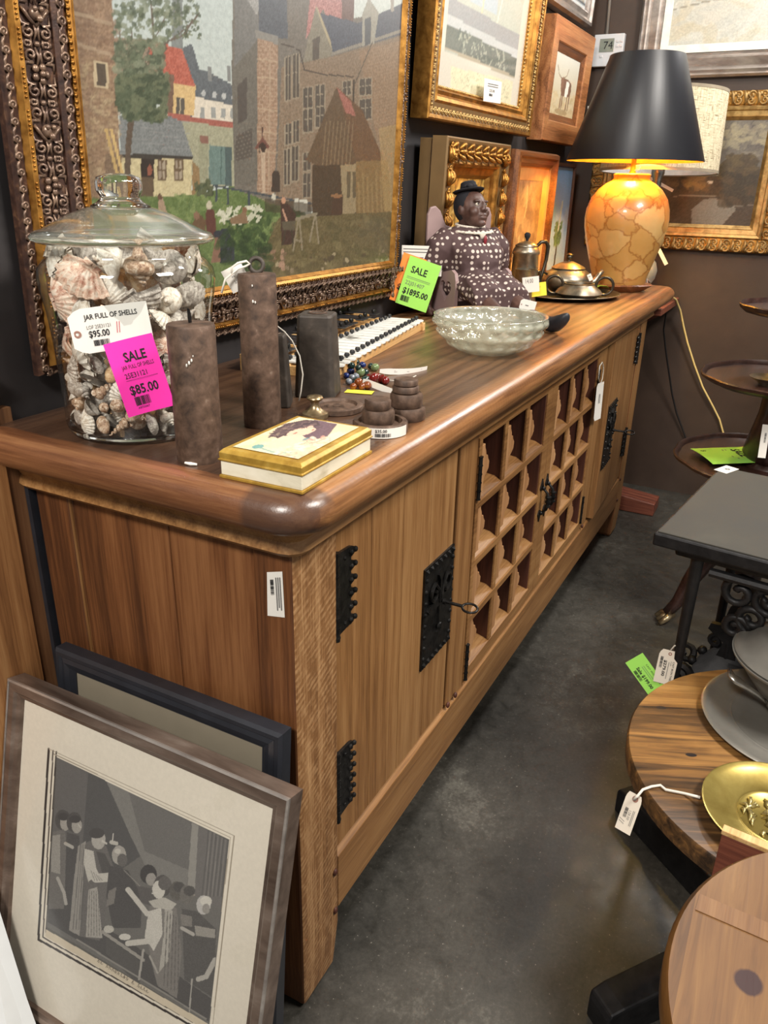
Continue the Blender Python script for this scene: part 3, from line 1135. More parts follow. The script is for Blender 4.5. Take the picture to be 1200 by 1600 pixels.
    for x, y, w_, h in ((446, 90, 8, 70), (458, 86, 9, 70), (474, 138, 14, 34), (493, 134, 14, 36), (474, 172, 14, 38), (493, 168, 14, 34), (536, 128, 12, 24), (562, 124, 18, 28), (562, 156, 18, 34), (446, 195, 9, 34), (458, 190, 9, 36), (444, 234, 9, 58), (456, 230, 10, 56), (474, 240, 11, 30), (474, 272, 11, 40)):
        A.poly([(x-1.5, y-1), (x+w_+1.5, y-4), (x+w_+1.5, y+h-3), (x-1.5, y+h)], (156, 142, 116), 0.8)
        A.poly([(x, y), (x+w_, y-2), (x+w_, y+h-5), (x, y+h-3)], (92, 82, 70), 1, 6)
        A.line([(x+w_/2, y-1), (x+w_/2, y+h-4)], 1.3, (150, 136, 112))
        A.line([(x, y+h*0.4), (x+w_, y+h*0.4-2)], 1.3, (150, 136, 112))
    A.line([(440, 68), (468, 78), (476, 110), (500, 116), (552, 120)], 2, (82, 70, 58))
    A.line([(553, 125), (552, 160)], 2, (76, 66, 54))
    A.line([(555, 130), (582, 66)], 1.6, (96, 84, 68))
    A.ell(431, 278, 6.5, 12, (74, 62, 52))
    A.poly([(424.5, 278), (437.5, 278), (437.5, 300), (424.5, 300)], (74, 62, 52))
    # wayside shrine
    A.poly([(398, 232), (410, 213), (422, 230), (418, 233), (410, 222), (402, 234)], (122, 76, 62))
    A.ell(410, 232, 6, 9, (72, 56, 46))
    A.line([(411, 240), (412, 300)], 5, (186, 160, 130))
    A.line([(406, 232), (411, 246), (417, 232)], 2, (176, 148, 118))
    A.line([(410, 198), (410, 214)], 1.5, (90, 62, 52))
    # lean-to hut
    A.poly([(478, 250), (526, 135), (600, 250), (592, 262), (556, 258), (500, 262)], (104, 82, 58), 1, 8)
    A.poly([(526, 135), (566, 172), (600, 250), (556, 250)], (112, 82, 56), 1, 8)
    A.poly([(526, 136), (548, 158), (556, 182), (540, 176)], (164, 98, 82), 1, 14)
    for x in range(504, 548, 6):
        A.line([(x+6, 190), (x, 258)], 1.6, (136, 112, 80), 0.8)
    A.poly([(488, 258), (560, 258), (560, 345), (488, 345)], (82, 66, 48), 1, 8)
    A.poly([(532, 258), (560, 256), (558, 330), (536, 345)], (150, 130, 92), 1, 8)
    for x in (542, 551):
        A.poly([(x, 268), (x+6, 268), (x+5, 308), (x, 310)], (104, 90, 64))
    A.poly([(520, 306), (536, 304), (534, 350), (516, 350)], (84, 62, 46))
    A.ell(526, 306, 9, 3, (150, 104, 66))
    A.poly([(556, 252), (606, 250), (612, 360), (556, 350)], (132, 104, 62), 1, 10)
    for x in range(560, 616, 7):
        A.line([(x, 270+(x % 3)*8), (x+2, 350)], 3, (156, 128, 78), 0.6, 10)
    A.poly([(592, 200), (640, 190), (640, 330), (600, 330)], (168, 138, 82), 0.6, 10)
    # yard
    A.poly([(436, 340), (640, 330), (640, 480), (360, 480), (400, 420)], (108, 94, 58), 1, 10)
    A.blobs([(430, 345), (640, 340), (640, 470), (370, 470)], 420, 9, [(120, 104, 66), (96, 84, 54), (130, 116, 74), (90, 82, 50)], 0.5, 0.45)
    A.blobs([(400, 420), (500, 390), (620, 390), (610, 430), (420, 440)], 60, 3.5, [(168, 150, 112), (140, 120, 90), (88, 74, 52)], 0.9)
    A.blobs([(402, 396), (446, 388), (446, 420), (404, 420)], 40, 4, [(172, 132, 104), (146, 110, 84), (120, 96, 70)], 0.9)
    # clothes rail and washing
    A.line([(334, 290), (486, 318)], 3, (72, 80, 84))
    for x, y in ((338, 291), (356, 295), (389, 301)):
        A.line([(x, y), (x, y+24)], 3, (70, 78, 82))
    A.poly([(425, 302), (431, 304), (430, 316), (424, 314)], (196, 190, 168))
    A.poly([(460, 310), (467, 311), (466, 330), (459, 328)], (192, 190, 172))
    A.poly([(468, 311), (481, 313), (480, 332), (467, 330)], (198, 196, 178))
    A.poly([(414, 310), (486, 318), (486, 340), (414, 330)], (70, 60, 46), 0.6)
    # washerwoman, tub, trestle
    A.poly([(438, 315), (450, 318), (462, 334), (460, 380), (440, 384)], (78, 56, 46), 1, 6)
    A.ell(443, 313, 3.5, 5, (196, 140, 104))
    A.line([(442, 328), (448, 345)], 3, (190, 140, 110))
    A.poly([(440, 346), (462, 346), (460, 360), (442, 360)], (96, 86, 66))
    A.line([(446, 360), (442, 382)], 2.5, (74, 64, 48))
    A.line([(456, 360), (458, 384)], 2.5, (74, 64, 48))
    A.line([(464, 342), (494, 334)], 5, (140, 128, 100))
    for a, b in (((466, 344), (458, 392)), ((468, 344), (472, 390)), ((492, 336), (484, 378)), ((493, 336), (498, 380)), ((460, 374), (472, 378))):
        A.line([a, b], 2.5, (142, 128, 100))
    # people on the lawn, sheets laid out
    A.blobs([(340, 325), (408, 320), (404, 345), (345, 348)], 60, 6, [(206, 204, 176), (190, 190, 160)], 0.95, 0.4)
    A.poly([(358, 342), (384, 330), (388, 348), (362, 350)], (138, 108, 76))
    A.ell(382, 328, 4, 5, (140, 100, 70))
    A.poly([(246, 316), (254, 306), (260, 330), (264, 350), (252, 345)], (170, 140, 110))
    A.ell(250, 308, 4, 5, (110, 80, 60))
    A.poly([(300, 350), (310, 332), (322, 345), (320, 372), (302, 370)], (112, 84, 58))
    A.ell(307, 337, 5, 6, (140, 104, 78))
    A.poly([(322, 328), (334, 326), (338, 350), (336, 372), (322, 372)], (104, 62, 52))
    A.ell(327, 321, 4.5, 7, (190, 180, 150))
    A.poly([(334, 362), (354, 356), (366, 380), (366, 410), (344, 412), (336, 390)], (58, 62, 68), 1, 6)
    A.poly([(336, 372), (344, 372), (344, 410), (330, 410)], (140, 100, 78))
    A.blobs([(340, 372), (366, 350), (420, 372), (420, 440), (360, 440)], 120, 9, [(52, 74, 40), (64, 88, 46), (46, 62, 40)], 0.5, 0.5)
    A.blobs([(305, 288), (326, 282), (336, 304), (308, 306)], 60, 4, [(74, 84, 56), (92, 98, 66)], 0.9)
    g = A.C.mean(1, keepdims=True)
    A.C = (A.C*0.76+g*0.24)*0.88


canvas('canvas', tp, TW-0.19, TH-0.19, 400, 330, town, M['oilpaint'], 0.095, 0.095, -0.0475, seed=3)


# ---- 2. pale landscape with mat, upper row
w2, h2 = 0.82, 0.66
fr = thing('framed_painting', 'pale landscape print with a white mat and price tag in a gold frame', 'painting', (1.287, 0.493, 1.436), (math.radians(3.0), 0, 0))
f = MB()
frame_ring(f, w2, h2, [(0, 0.0), (0, 0.048), (0.004, 0.052), (0.012, 0.050), (0.012, 0.0)], 0)
frame_ring(f, w2, h2, band(0.012, 0.040, [(0, 0.047), (0.5, 0.044), (1, 0.047)]), 1)
frame_ring(f, w2, h2, band(0.040, 0.062, [(0, 0.044), (0.3, 0.050), (0.7, 0.046), (1, 0.036)]), 0)
frame_ring(f, w2, h2, band(0.062, 0.080, [(0, 0.036), (0.5, 0.038), (1, 0.024)]), 0)
obj('frame', f, [M['gilt'], M['frame_side']], fr)
orn = MB()
for side in range(4):
    mp = side_map(w2, h2, side)
    ln = w2 if side in (0, 2) else h2
    s = 0.022
    while s < ln-0.02:
        for q in (-1, 1):
            orn.tube([mp(s+a*0.9, 0.022+q*0.004+b, 0.047) for a, b in spiral(1.1, 0.001, 0.007, 8, 0, q)], 0.0022, 4)
        orn.ball(mp(s+0.012, 0.022, 0.048), 0.005, 0.004, 0.004, 6, 4)
        s += 0.024
    s = 0.09
    while s < ln-0.085:
        orn.ball(mp(s, 0.081, 0.028), 0.004, 0.003, 0.004, 5, 4)
        s += 0.011
obj('carved_border', orn, M['gilt_pale'], fr, smooth=180)


def pale_land(A):
    A.fill((222, 216, 200), 2)
    A.poly([(9, 0), (91, 0), (91, 82), (9, 82)], (190, 194, 180), 1, 6)
    A.blobs([(9, 0), (91, 0), (91, 40), (9, 40)], 500, 4, [(206, 206, 190), (196, 190, 170), (184, 190, 180), (214, 214, 202)], 0.6)
    A.poly([(25, 40), (60, 38), (60, 56), (22, 56)], (184, 196, 204), 0.9, 4)
    A.blobs([(9, 28), (34, 30), (30, 54), (9, 55)], 120, 3, [(196, 190, 160), (214, 210, 190), (186, 150, 112)], 0.7)
    A.line([(42, 34), (46, 40), (42, 62)], 1.6, (222, 204, 170))
    A.line([(42, 35), (48, 33)], 1.8, (204, 158, 96))
    A.line([(62, 30), (66, 42), (61, 60)], 1.3, (226, 222, 204))
    A.poly([(9, 58), (91, 60), (91, 68), (9, 66)], (160, 160, 160), 1, 6)
    A.poly([(9, 66), (91, 68), (91, 72), (9, 70)], (196, 198, 196), 1, 4)
    A.poly([(9, 70), (91, 72), (91, 82), (9, 80)], (104, 110, 100), 1, 8)
    A.C *= 0.93
    A.blobs([(20, 70), (80, 72), (80, 82), (20, 80)], 90, 2.2, [(150, 156, 140), (84, 92, 84), (178, 180, 160)], 0.7, 0.3)
    A.poly([(9, 80), (91, 82), (91, 83.5), (9, 81.5)], (170, 160, 138))
    A.poly([(16, 88), (90, 85), (90, 98), (18, 98)], (216, 210, 178), 1, 8)
    for k in range(60):
        x, y = A.r.uniform(18, 88), A.r.uniform(88, 97)
        A.line([(x, y), (x+A.r.uniform(-5, 5), y+A.r.uniform(-3, 3))], 0.5, (172, 168, 140), 0.7)


canvas('print', fr, w2-0.15, h2-0.15, 130, 110, pale_land, M['glazed_print'], 0.075, 0.075, -0.020, coord='unit', seed=5)

# ---- 3. longhorn in a knotty wood frame
M['knotty'] = wood('knotty_light_wood', 'X', S(110, 66, 36), S(160, 104, 62), S(186, 132, 84), 0.45, 1.0, 0.6)
M['walnut'] = wood('brown_frame_wood', 'X', S(70, 38, 22), S(112, 68, 38), S(148, 96, 56), 0.4, 1.0, 0.5)
w3, h3 = 0.510, 0.382
fr = thing('framed_painting', 'small longhorn steer picture in a wide knotty wood frame', 'painting', (2.228, 0.495, 1.434), (math.radians(3), 0, 0))
f = MB()
frame_ring(f, w3, h3, [(0, 0), (0, 0.052), (0.003, 0.055), (0.066, 0.050), (0.070, 0.046), (0.070, 0)], 0)
frame_ring(f, w3, h3, band(0.070, 0.094, [(0, 0.044), (1, 0.036)]), 1)
obj('frame', f, [M['knotty'], M['walnut']], fr)


def steer(A):
    A.vgrad(0, 100, (206, 206, 196), (190, 172, 134))
    A.blobs([(0, 62), (100, 58), (100, 100), (0, 100)], 160, 6, [(196, 176, 136), (178, 158, 118), (204, 190, 156)], 0.5, 0.4)
    A.poly([(36, 46), (44, 38), (62, 38), (76, 42), (78, 54), (74, 64), (62, 66), (44, 66), (38, 58)], (118, 88, 70), 1, 8)
    A.poly([(56, 40), (68, 42), (66, 66), (54, 66)], (226, 220, 208), 1, 5)
    A.poly([(34, 38), (44, 36), (46, 48), (42, 56), (37, 54)], (132, 98, 78), 1, 6)
    for x in (42, 48, 66, 74):
        A.line([(x, 62), (x-1, 86)], 3.2, (120, 90, 72))
    A.line([(36, 40), (24, 34), (16, 22)], 1.8, (140, 120, 96))
    A.line([(44, 38), (54, 32), (58, 22)], 1.8, (140, 120, 96))
    A.ell(50, 92, 24, 5, (150, 128, 92), 0.7)


canvas('picture', fr, w3-0.18, h3-0.18, 80, 60, steer, M['print'], 0.09, 0.09, -0.034, coord='unit', seed=6)

# ---- 4. silver-framed print high in the corner
w4, h4 = 0.62, 0.5
fr = thing('framed_painting', 'silver framed picture high in the corner above the longhorn', 'painting', (2.150, 0.495, 1.853), (math.radians(3), 0, 0))
f = MB()
frame_ring(f, w4, h4, [(0, 0), (0, 0.03), (0.006, 0.045), (0.016, 0.045), (0.02, 0.036), (0.032, 0.03), (0.044, 0.036), (0.05, 0.03), (0.05, 0)], 0)
obj('frame', f, M['silver_leaf'], fr)


def pale_blue(A):
    A.fill((196, 204, 206), 6)
    A.blobs([(0, 50), (100, 50), (100, 100), (0, 100)], 120, 6, [(160, 176, 184), (206, 206, 200), (150, 140, 120)], 0.6, 0.4)
    A.poly([(0, 94), (100, 94), (100, 96), (0, 96)], (70, 76, 84))


canvas('picture', fr, w4-0.09, h4-0.09, 60, 50, pale_blue, M['print'], 0.045, 0.045, -0.02, coord='unit', seed=8)

# ---- 5. deep gilt frame with leaf carving, behind the doll
w5, h5 = 0.485, 0.43
fr = thing('framed_painting', 'sepia tree painting in a deep gilt frame with leaf carving behind the doll', 'painting', (1.318, 0.493, 0.968), (math.radians(2.0), 0, 0))
f = MB()
frame_ring(f, w5, h5, [(0.006, 0.0), (0.006, 0.032), (0.02, 0.032), (0.02, 0)], 2)
frame_ring(f, w5, h5, [(0.010, 0.032), (0.010, 0.038), (0.03, 0.038), (0.03, 0.032)], 3)
frame_ring(f, w5, h5, [(0, 0.038), (0, 0.078), (0.004, 0.082), (0.010, 0.080), (0.020, 0.074), (0.05, 0.070), (0.058, 0.07), (0.058, 0.038)], 2)
frame_ring(f, w5, h5, band(0.058, 0.100, [(0, 0.070), (0.12, 0.074), (0.3, 0.070), (0.35, 0.062), (0.8, 0.056), (1, 0.044)], 0.03), 0)
obj('frame', f, [M['gilt'], M['gilt'], M['frame_side'], M['bronze']], fr)
orn = MB()
for side in range(4):
    mp = side_map(w5, h5, side)
    ln = w5 if side in (0, 2) else h5
    s = 0.030
    while s < ln-0.02:
        for q in (-1, 0, 1):
            pts = [mp(s+0.042*t_, 0.034+q*(0.004+0.014*math.sin(PI*t_*0.9)), 0.076+0.010*math.sin(PI*t_)) for t_ in (0, 0.2, 0.4, 0.6, 0.8, 1.0)]
            orn.tube(pts, [0.002, 0.005, 0.0062, 0.0055, 0.004, 0.0015], 6)
        orn.tube([mp(s+0.046+a, 0.034+b, 0.080) for a, b in spiral(1.2, 0.001, 0.008, 8, PI)], 0.003, 5)
        orn.ball(mp(s+0.02, 0.034, 0.088), 0.006, 0.005, 0.006, 7, 5)
        s += 0.056
obj('carved_leaves', orn, M['gilt'], fr, smooth=180)


def sepia(A):
    A.vgrad(0, 100, (206, 170, 88), (150, 118, 56))
    A.blobs([(0, 0), (100, 0), (100, 70), (0, 70)], 260, 6, [(222, 188, 108), (170, 132, 62), (190, 154, 78), (140, 108, 50)], 0.6)
    for x, b in ((16, 6), (30, -4), (48, 8), (66, -6), (82, 4)):
        A.line([(x, 100), (x+b*0.4, 60), (x+b, 20), (x+b*2.5, 0)], 3, (116, 88, 44), 0.9)
        A.line([(x+b*0.4, 60), (x+b*2+10, 30)], 1.6, (120, 92, 46), 0.9)
    A.line([(20, 40), (60, 20), (90, 34)], 3, (196, 166, 100), 0.9)
    A.poly([(0, 80), (100, 74), (100, 100), (0, 100)], (132, 104, 50), 1, 10)
    A.poly([(70, 10), (100, 20), (100, 60), (78, 50)], (110, 78, 48), 0.8, 6)


canvas('painting', fr, w5-0.19, h5-0.19, 80, 70, sepia, M['oilpaint'], 0.095, 0.095, -0.042, coord='unit', seed=9)

# ---- 6. brown wooden frame with a grey-brown picture
w6, h6 = 0.44, 0.435
fr = thing('framed_painting', 'soft brown picture in a reddish wood frame behind the coffee pot', 'painting', (1.822, 0.440, 0.9515), (math.radians(1.5), 0, 0))
f = MB()
frame_ring(f, w6, h6, [(0, 0), (0, 0.04), (0.006, 0.054), (0.018, 0.056), (0.024, 0.048), (0.036, 0.046), (0.046, 0.040), (0.046, 0)], 0)
frame_ring(f, w6, h6, band(0.046, 0.088, [(0, 0.040), (0.06, 0.034), (1, 0.028)]), 1)
obj('frame', f, [M['walnut'], plain('tan_liner', S(190, 142, 84), 0.6)], fr)


def soft_brown(A):
    A.fill((150, 120, 84), 6)
    A.blobs([(0, 0), (100, 0), (100, 100), (0, 100)], 200, 11, [(168, 136, 98), (132, 104, 74), (182, 154, 112), (118, 92, 66)], 0.45)
    A.line([(40, 8), (44, 30), (40, 44)], 4, (196, 170, 128), 0.7)
    A.poly([(20, 80), (34, 74), (48, 78), (52, 90), (20, 92)], (206, 180, 130), 0.9)
    A.line([(28, 68), (28, 80)], 3, (214, 190, 140), 0.9)
    A.line([(44, 72), (44, 82)], 3, (206, 180, 130), 0.9)


canvas('picture', fr, w6-0.17, h6-0.17, 60, 60, soft_brown, M['oilpaint'], 0.085, 0.085, -0.027, coord='unit', seed=10)

# ---- 7. blue palm picture
w7, h7 = 0.45, 0.415
fr = thing('framed_painting', 'blue sky picture with one palm tree in a narrow dark frame', 'painting', (2.288, 0.466, 0.9515), (0, 0, 0))
f = MB()
frame_ring(f, w7, h7, [(0, 0), (0, 0.022), (0.012, 0.024), (0.016, 0.016), (0.016, 0)], 0)
obj('frame', f, wood('dark_frame_wood', 'X', S(40, 24, 18), S(66, 40, 30), S(84, 54, 40), 0.45), fr)


def palm(A):
    A.vgrad(0, 100, (128, 178, 232), (206, 228, 246))
    A.blobs([(0, 60), (100, 40), (100, 100), (0, 100)], 60, 12, [(196, 220, 244), (214, 232, 248)], 0.4, 0.4)
    A.line([(66, 100), (68, 84), (69, 70)], 4.5, (78, 66, 58))
    A.blobs([(58, 54), (80, 54), (80, 74), (60, 76)], 150, 4, [(108, 138, 84), (90, 116, 70), (150, 172, 112)], 0.9, 0.3)
    A.line([(69, 60), (74, 34)], 5, (226, 230, 210), 0.9)


canvas('picture', fr, w7-0.03, h7-0.03, 90, 70, palm, M['oilpaint'], 0.015, 0.015, -0.014, coord='unit', seed=11)

# ---- 8. big pale landscape in a silver frame on the far wall (local x runs to the right as one looks at it)
w8, h8 = 0.95, 0.62
fr = thing('framed_painting', 'large pale snowy landscape in a wide silver frame on the far wall above the lamps', 'painting', (XF-0.006, 0.276, 1.676), (math.radians(2), 0, -PI/2))
f = MB()
frame_ring(f, w8, h8, [(0, 0), (0, 0.022), (0.008, 0.030), (0.014, 0.024), (0.024, 0.030), (0.030, 0.028), (0.036, 0.020), (0.064, 0.030), (0.070, 0.028), (0.074, 0.020), (0.082, 0.022), (0.084, 0.0)], 0)
frame_ring(f, w8, h8, band(0.084, 0.112, [(0, 0.022), (0.3, 0.020), (1, 0.014)]), 1)
obj('frame', f, [M['silver_leaf'], plain('white_liner', S(222, 218, 206), 0.6)], fr)


def snowy(A):
    A.vgrad(0, 100, (206, 208, 194), (224, 226, 214))
    A.blobs([(0, 40), (100, 40), (100, 100), (0, 100)], 160, 9, [(222, 222, 204), (206, 212, 204), (214, 208, 182), (230, 232, 222)], 0.5, 0.3)
    A.blobs([(0, 58), (50, 40), (100, 30), (100, 40), (50, 58), (0, 70)], 130, 2.5, [(176, 170, 150), (196, 190, 170), (190, 150, 112), (226, 224, 212)], 0.7, 0.5)
    A.line([(0, 70), (30, 62), (60, 48), (100, 40)], 1, (150, 146, 130), 0.8)
    A.blobs([(60, 58), (100, 56), (100, 64), (62, 64)], 50, 2, [(204, 170, 110), (190, 176, 130)], 0.7, 0.5)
    A.C *= 0.9


canvas('canvas', fr, w8-0.22, h8-0.22, 120, 70, snowy, M['oilpaint'], 0.11, 0.11, -0.014, coord='unit', seed=12)

# ---- 9. dark pond landscape in a gilt swept frame on the far wall
w9, h9 = 0.745, 0.575
fr = thing('framed_painting', 'dark pond landscape in an ornate gilt frame behind the lamps', 'painting', (XF-0.004, 0.402, 1.052), (math.radians(0.3), 0, -PI/2))
f = MB()
frame_ring(f, w9, h9, [(0, 0), (0, 0.022), (0.006, 0.028), (0.045, 0.026), (0.05, 0.024), (0.05, 0)], 0)
frame_ring(f, w9, h9, band(0.05, 0.100, [(0, 0.026), (0.12, 0.034), (0.3, 0.032), (0.36, 0.024), (0.7, 0.022), (0.75, 0.026), (1, 0.012)]), 1)
obj('frame', f, [M['gilt'], M['gilt_pale']], fr)
orn = MB()
for side in range(4):
    mp = side_map(w9, h9, side)
    ln = w9 if side in (0, 2) else h9
    s = 0.03
    k = 0
    while s < ln-0.02:
        for q in (-1, 1):
            orn.tube([mp(s+a, 0.025+q*0.009+b, 0.030) for a, b in spiral(1.3, 0.002, 0.016, 12, PI/2*q, q if k % 2 else -q)], [0.0045]*9+[0.004, 0.003, 0.002, 0.001], 5)
        orn.tube([mp(s+0.018, 0.002, 0.026), mp(s+0.024, 0.016, 0.034), mp(s+0.028, 0.034, 0.034), mp(s+0.024, 0.048, 0.028)], [0.003, 0.007, 0.006, 0.002], 6)
        orn.ball(mp(s+0.03, 0.012, 0.03), 0.008, 0.006, 0.008, 7, 5)
        s += 0.045
        k += 1
obj('carved_swags', orn, M['gilt_dull'], fr, smooth=180)


def pond(A):
    A.vgrad(0, 100, (112, 104, 96), (74, 62, 50))
    A.blobs([(0, 0), (100, 0), (100, 50), (0, 50)], 220, 9, [(128, 118, 104), (104, 98, 92), (146, 136, 112), (92, 84, 78)], 0.5, 0.5)
    A.blobs([(40, 8), (100, 6), (100, 26), (50, 24)], 60, 5, [(168, 156, 124), (150, 140, 116)], 0.6, 0.4)
    A.poly([(0, 50), (100, 52), (100, 100), (0, 100)], (74, 60, 46), 1, 8)
    A.blobs([(0, 48), (60, 46), (70, 66), (0, 66)], 120, 5, [(120, 88, 54), (96, 74, 48), (140, 104, 60)], 0.5, 0.5)
    A.poly([(58, 84), (66, 74), (84, 72), (88, 84), (80, 100), (60, 100)], (130, 122, 108), 0.9, 6)
    A.line([(44, 72), (92, 70)], 1.2, (150, 140, 122), 0.7)
    A.line([(82, 80), (100, 79)], 1.2, (120, 110, 96), 0.8)
    A.blobs([(72, 42), (92, 36), (98, 52), (76, 54)], 140, 4, [(72, 58, 40), (88, 72, 48), (60, 50, 36)], 0.8)
    A.blobs([(78, 34), (92, 34), (96, 46), (76, 46)], 80, 4, [(76, 62, 44), (92, 76, 50)], 0.8)
    A.poly([(84, 50), (88, 50), (90, 74), (80, 76)], (58, 48, 36))
    A.blobs([(72, 56), (100, 56), (100, 76), (76, 78)], 70, 5, [(60, 50, 36), (78, 62, 42)], 0.7, 0.5)
    A.ell(68, 58, 2, 1.2, (190, 176, 150))


canvas('canvas', fr, w9-0.19, h9-0.19, 110, 80, pond, M['oilpaint'], 0.095, 0.095, -0.012, coord='unit', seed=13)
# ------------------------------------------------------------------ paper tags with writing
_txt = {}


def text_mb(s, size, bold=0.0):
    key = (s, size, bold)
    if key not in _txt:
        cu = bpy.data.curves.new('t', 'FONT')
        cu.body = s
        cu.size = size
        cu.offset = bold*size
        cu.resolution_u = 2
        ob = bpy.data.objects.new('t', cu)
        COL.objects.link(ob)
        dg = bpy.context.evaluated_depsgraph_get()
        me = bpy.data.meshes.new_from_object(ob.evaluated_get(dg))
        vs = [(v.co.x, v.co.y) for v in me.vertices]
        fs = [tuple(p.vertices) for p in me.polygons]
        bpy.data.objects.remove(ob)
        bpy.data.curves.remove(cu)
        bpy.data.meshes.remove(me)
        _txt[key] = (vs, fs)
    return _txt[key]


def write(mb, lines, W, H, fn, dy=0.0005):
    """lines: (text, x, y, size, material, bold, [width]) in fractions of the sheet, y from the top; 'BAR' makes a bar code"""
    for ln in lines:
        s, x, y, sz, mi = ln[:5]
        bold = ln[5] if len(ln) > 5 else 0
        wd = ln[6] if len(ln) > 6 else None
        if s == 'BAR':
            w_ = wd or 0.25
            n = 18
            r_ = random.Random(5)
            for k in range(n):
                a = x+w_*k/n
                b = a+w_/n*r_.uniform(0.3, 0.85)
                mb.add([fn(a*W, (1-y-sz)*H, dy), fn(b*W, (1-y-sz)*H, dy), fn(b*W, (1-y)*H, dy), fn(a*W, (1-y)*H, dy)], [(0, 1, 2, 3)], mi)
            continue
        if s == 'RULE':
            mb.add([fn(x*W, (1-y-sz)*H, dy), fn((x+wd)*W, (1-y-sz)*H, dy), fn((x+wd)*W, (1-y)*H, dy), fn(x*W, (1-y)*H, dy)], [(0, 1, 2, 3)], mi)
            continue
        vs, fs = text_mb(s, 1.0, bold)
        if not vs:
            continue
        x1 = max(v[0] for v in vs)
        k = sz*H/0.72
        kx = k if wd is None else wd*W/x1
        mb.add([fn(x*W+v[0]*kx, (1-y-sz)*H+v[1]*k, dy) for v in vs], fs, mi)
    return mb


def sheet(name, label, cat, TL, TR, BL, mat, lines=(), bend=0.0, vbend=0.0, cut=0.0, hole=None, inks=None, group=None, curl=None):
    """a paper tag in the plane given by three corners; cut = clipped corners at the left end; bend bows it"""
    TL, TR, BL = Vector(TL), Vector(TR), Vector(BL)
    U = TR-TL
    W = U.length
    U = U/W
    Vv = TL-BL
    Vv = Vv-U*Vv.dot(U)
    H = Vv.length
    Vv = Vv/H
    O = TL-Vv*H
    Yv = Vv.cross(U)

    def fn(x, z, d=0.0):
        y = -bend*(1-(2*x/W-1)**2)-vbend*(1-(2*z/H-1)**2)
        if curl:
            y -= curl*(x/W)**2
        return (x, y-d, z)
    mb = MB()
    nx, nz = 12, 8
    for d in (0.0, -0.0004):
        def g(u, v, d=d):
            lo = cut*max(0, 1-u/0.12) if cut else 0
            return fn(u*W, (lo+v*(1-2*lo))*H, d)
        mb.grid(g, nx, nz)
    o = obj(name, mb, mat)
    o.matrix_world = Matrix(((U.x, Yv.x, Vv.x, O.x), (U.y, Yv.y, Vv.y, O.y), (U.z, Yv.z, Vv.z, O.z), (0, 0, 0, 1)))
    tag(o, label, cat, group)
    if lines:
        obj('lettering', write(MB(), lines, W, H, fn), inks or [M['ink'], M['ink_grey'], M['ink_red']], o)
    if hole:
        m2 = MB()
        hx, hz, hr = hole
        c = fn(hx*W, hz*H, 0.0006)
        m2.loft([[(c[0]+hr*k*math.cos(a), c[1], c[2]+hr*k*math.sin(a)) for a in [2*PI*q/14 for q in range(14)]] for k in (0.45, 1)], cap=False)
        obj('eyelet', m2, M['eyelet'], o)
    return o


M['ink_red'] = plain('red_ink', S(190, 60, 80), 0.8)
M['eyelet'] = plain('brown_eyelet', S(150, 110, 96), 0.7)
M['pink_paper'] = plain('hot_pink_paper', S(250, 52, 176), 0.7, var=0.02)
M['green_paper'] = plain('lime_green_paper', S(160, 226, 96), 0.7, var=0.02)
M['orange_paper'] = plain('orange_paper', S(252, 146, 62), 0.7, var=0.02)
M['yellow_paper'] = plain('yellow_paper', S(236, 222, 70), 0.7, var=0.02)
M['tag_cream'] = plain('manila_tag', S(222, 212, 196), 0.75, var=0.02)


def thin_glass(name, tint, f0=0.06, edge=0.55, rough=0.02, milk=0.0, power=3.2):
    """a thin pane: what is behind shows straight through, with a mirror sheen that grows towards the edges"""
    m, nt, b = new_mat(name)
    nt.nodes.remove(b)
    out = nt.nodes['Material Output']
    tr = nd(nt, 'ShaderNodeBsdfTransparent')
    tr.inputs[0].default_value = tint
    gl = nd(nt, 'ShaderNodeBsdfGlossy')
    gl.inputs['Roughness'].default_value = rough
    lw = nd(nt, 'ShaderNodeLayerWeight')
    lw.inputs['Blend'].default_value = 0.5
    p = mathn(nt, 'POWER', lw.outputs['Facing'], power)
    fac = mathn(nt, 'ADD', mathn(nt, 'MULTIPLY', p, edge), f0, True)
    mx = nd(nt, 'ShaderNodeMixShader')
    nt.links.new(fac, mx.inputs[0])
    if milk:
        df = nd(nt, 'ShaderNodeBsdfDiffuse')
        df.inputs[0].default_value = S(226, 226, 208)
        m0 = nd(nt, 'ShaderNodeMixShader')
        m0.inputs[0].default_value = milk
        nt.links.new(tr.outputs[0], m0.inputs[1])
        nt.links.new(df.outputs[0], m0.inputs[2])
        nt.links.new(m0.outputs[0], mx.inputs[1])
    else:
        nt.links.new(tr.outputs[0], mx.inputs[1])
    nt.links.new(gl.outputs[0], mx.inputs[2])
    nt.links.new(mx.outputs[0], out.inputs['Surface'])
    return m


M['jar_glass'] = thin_glass('jar_glass', (0.95, 0.965, 0.965, 1), 0.075, 0.75, 0.05)
M['thick_glass'] = glass('thick_clear_glass', (0.96, 0.985, 0.975, 1), 0.0, 1.48)

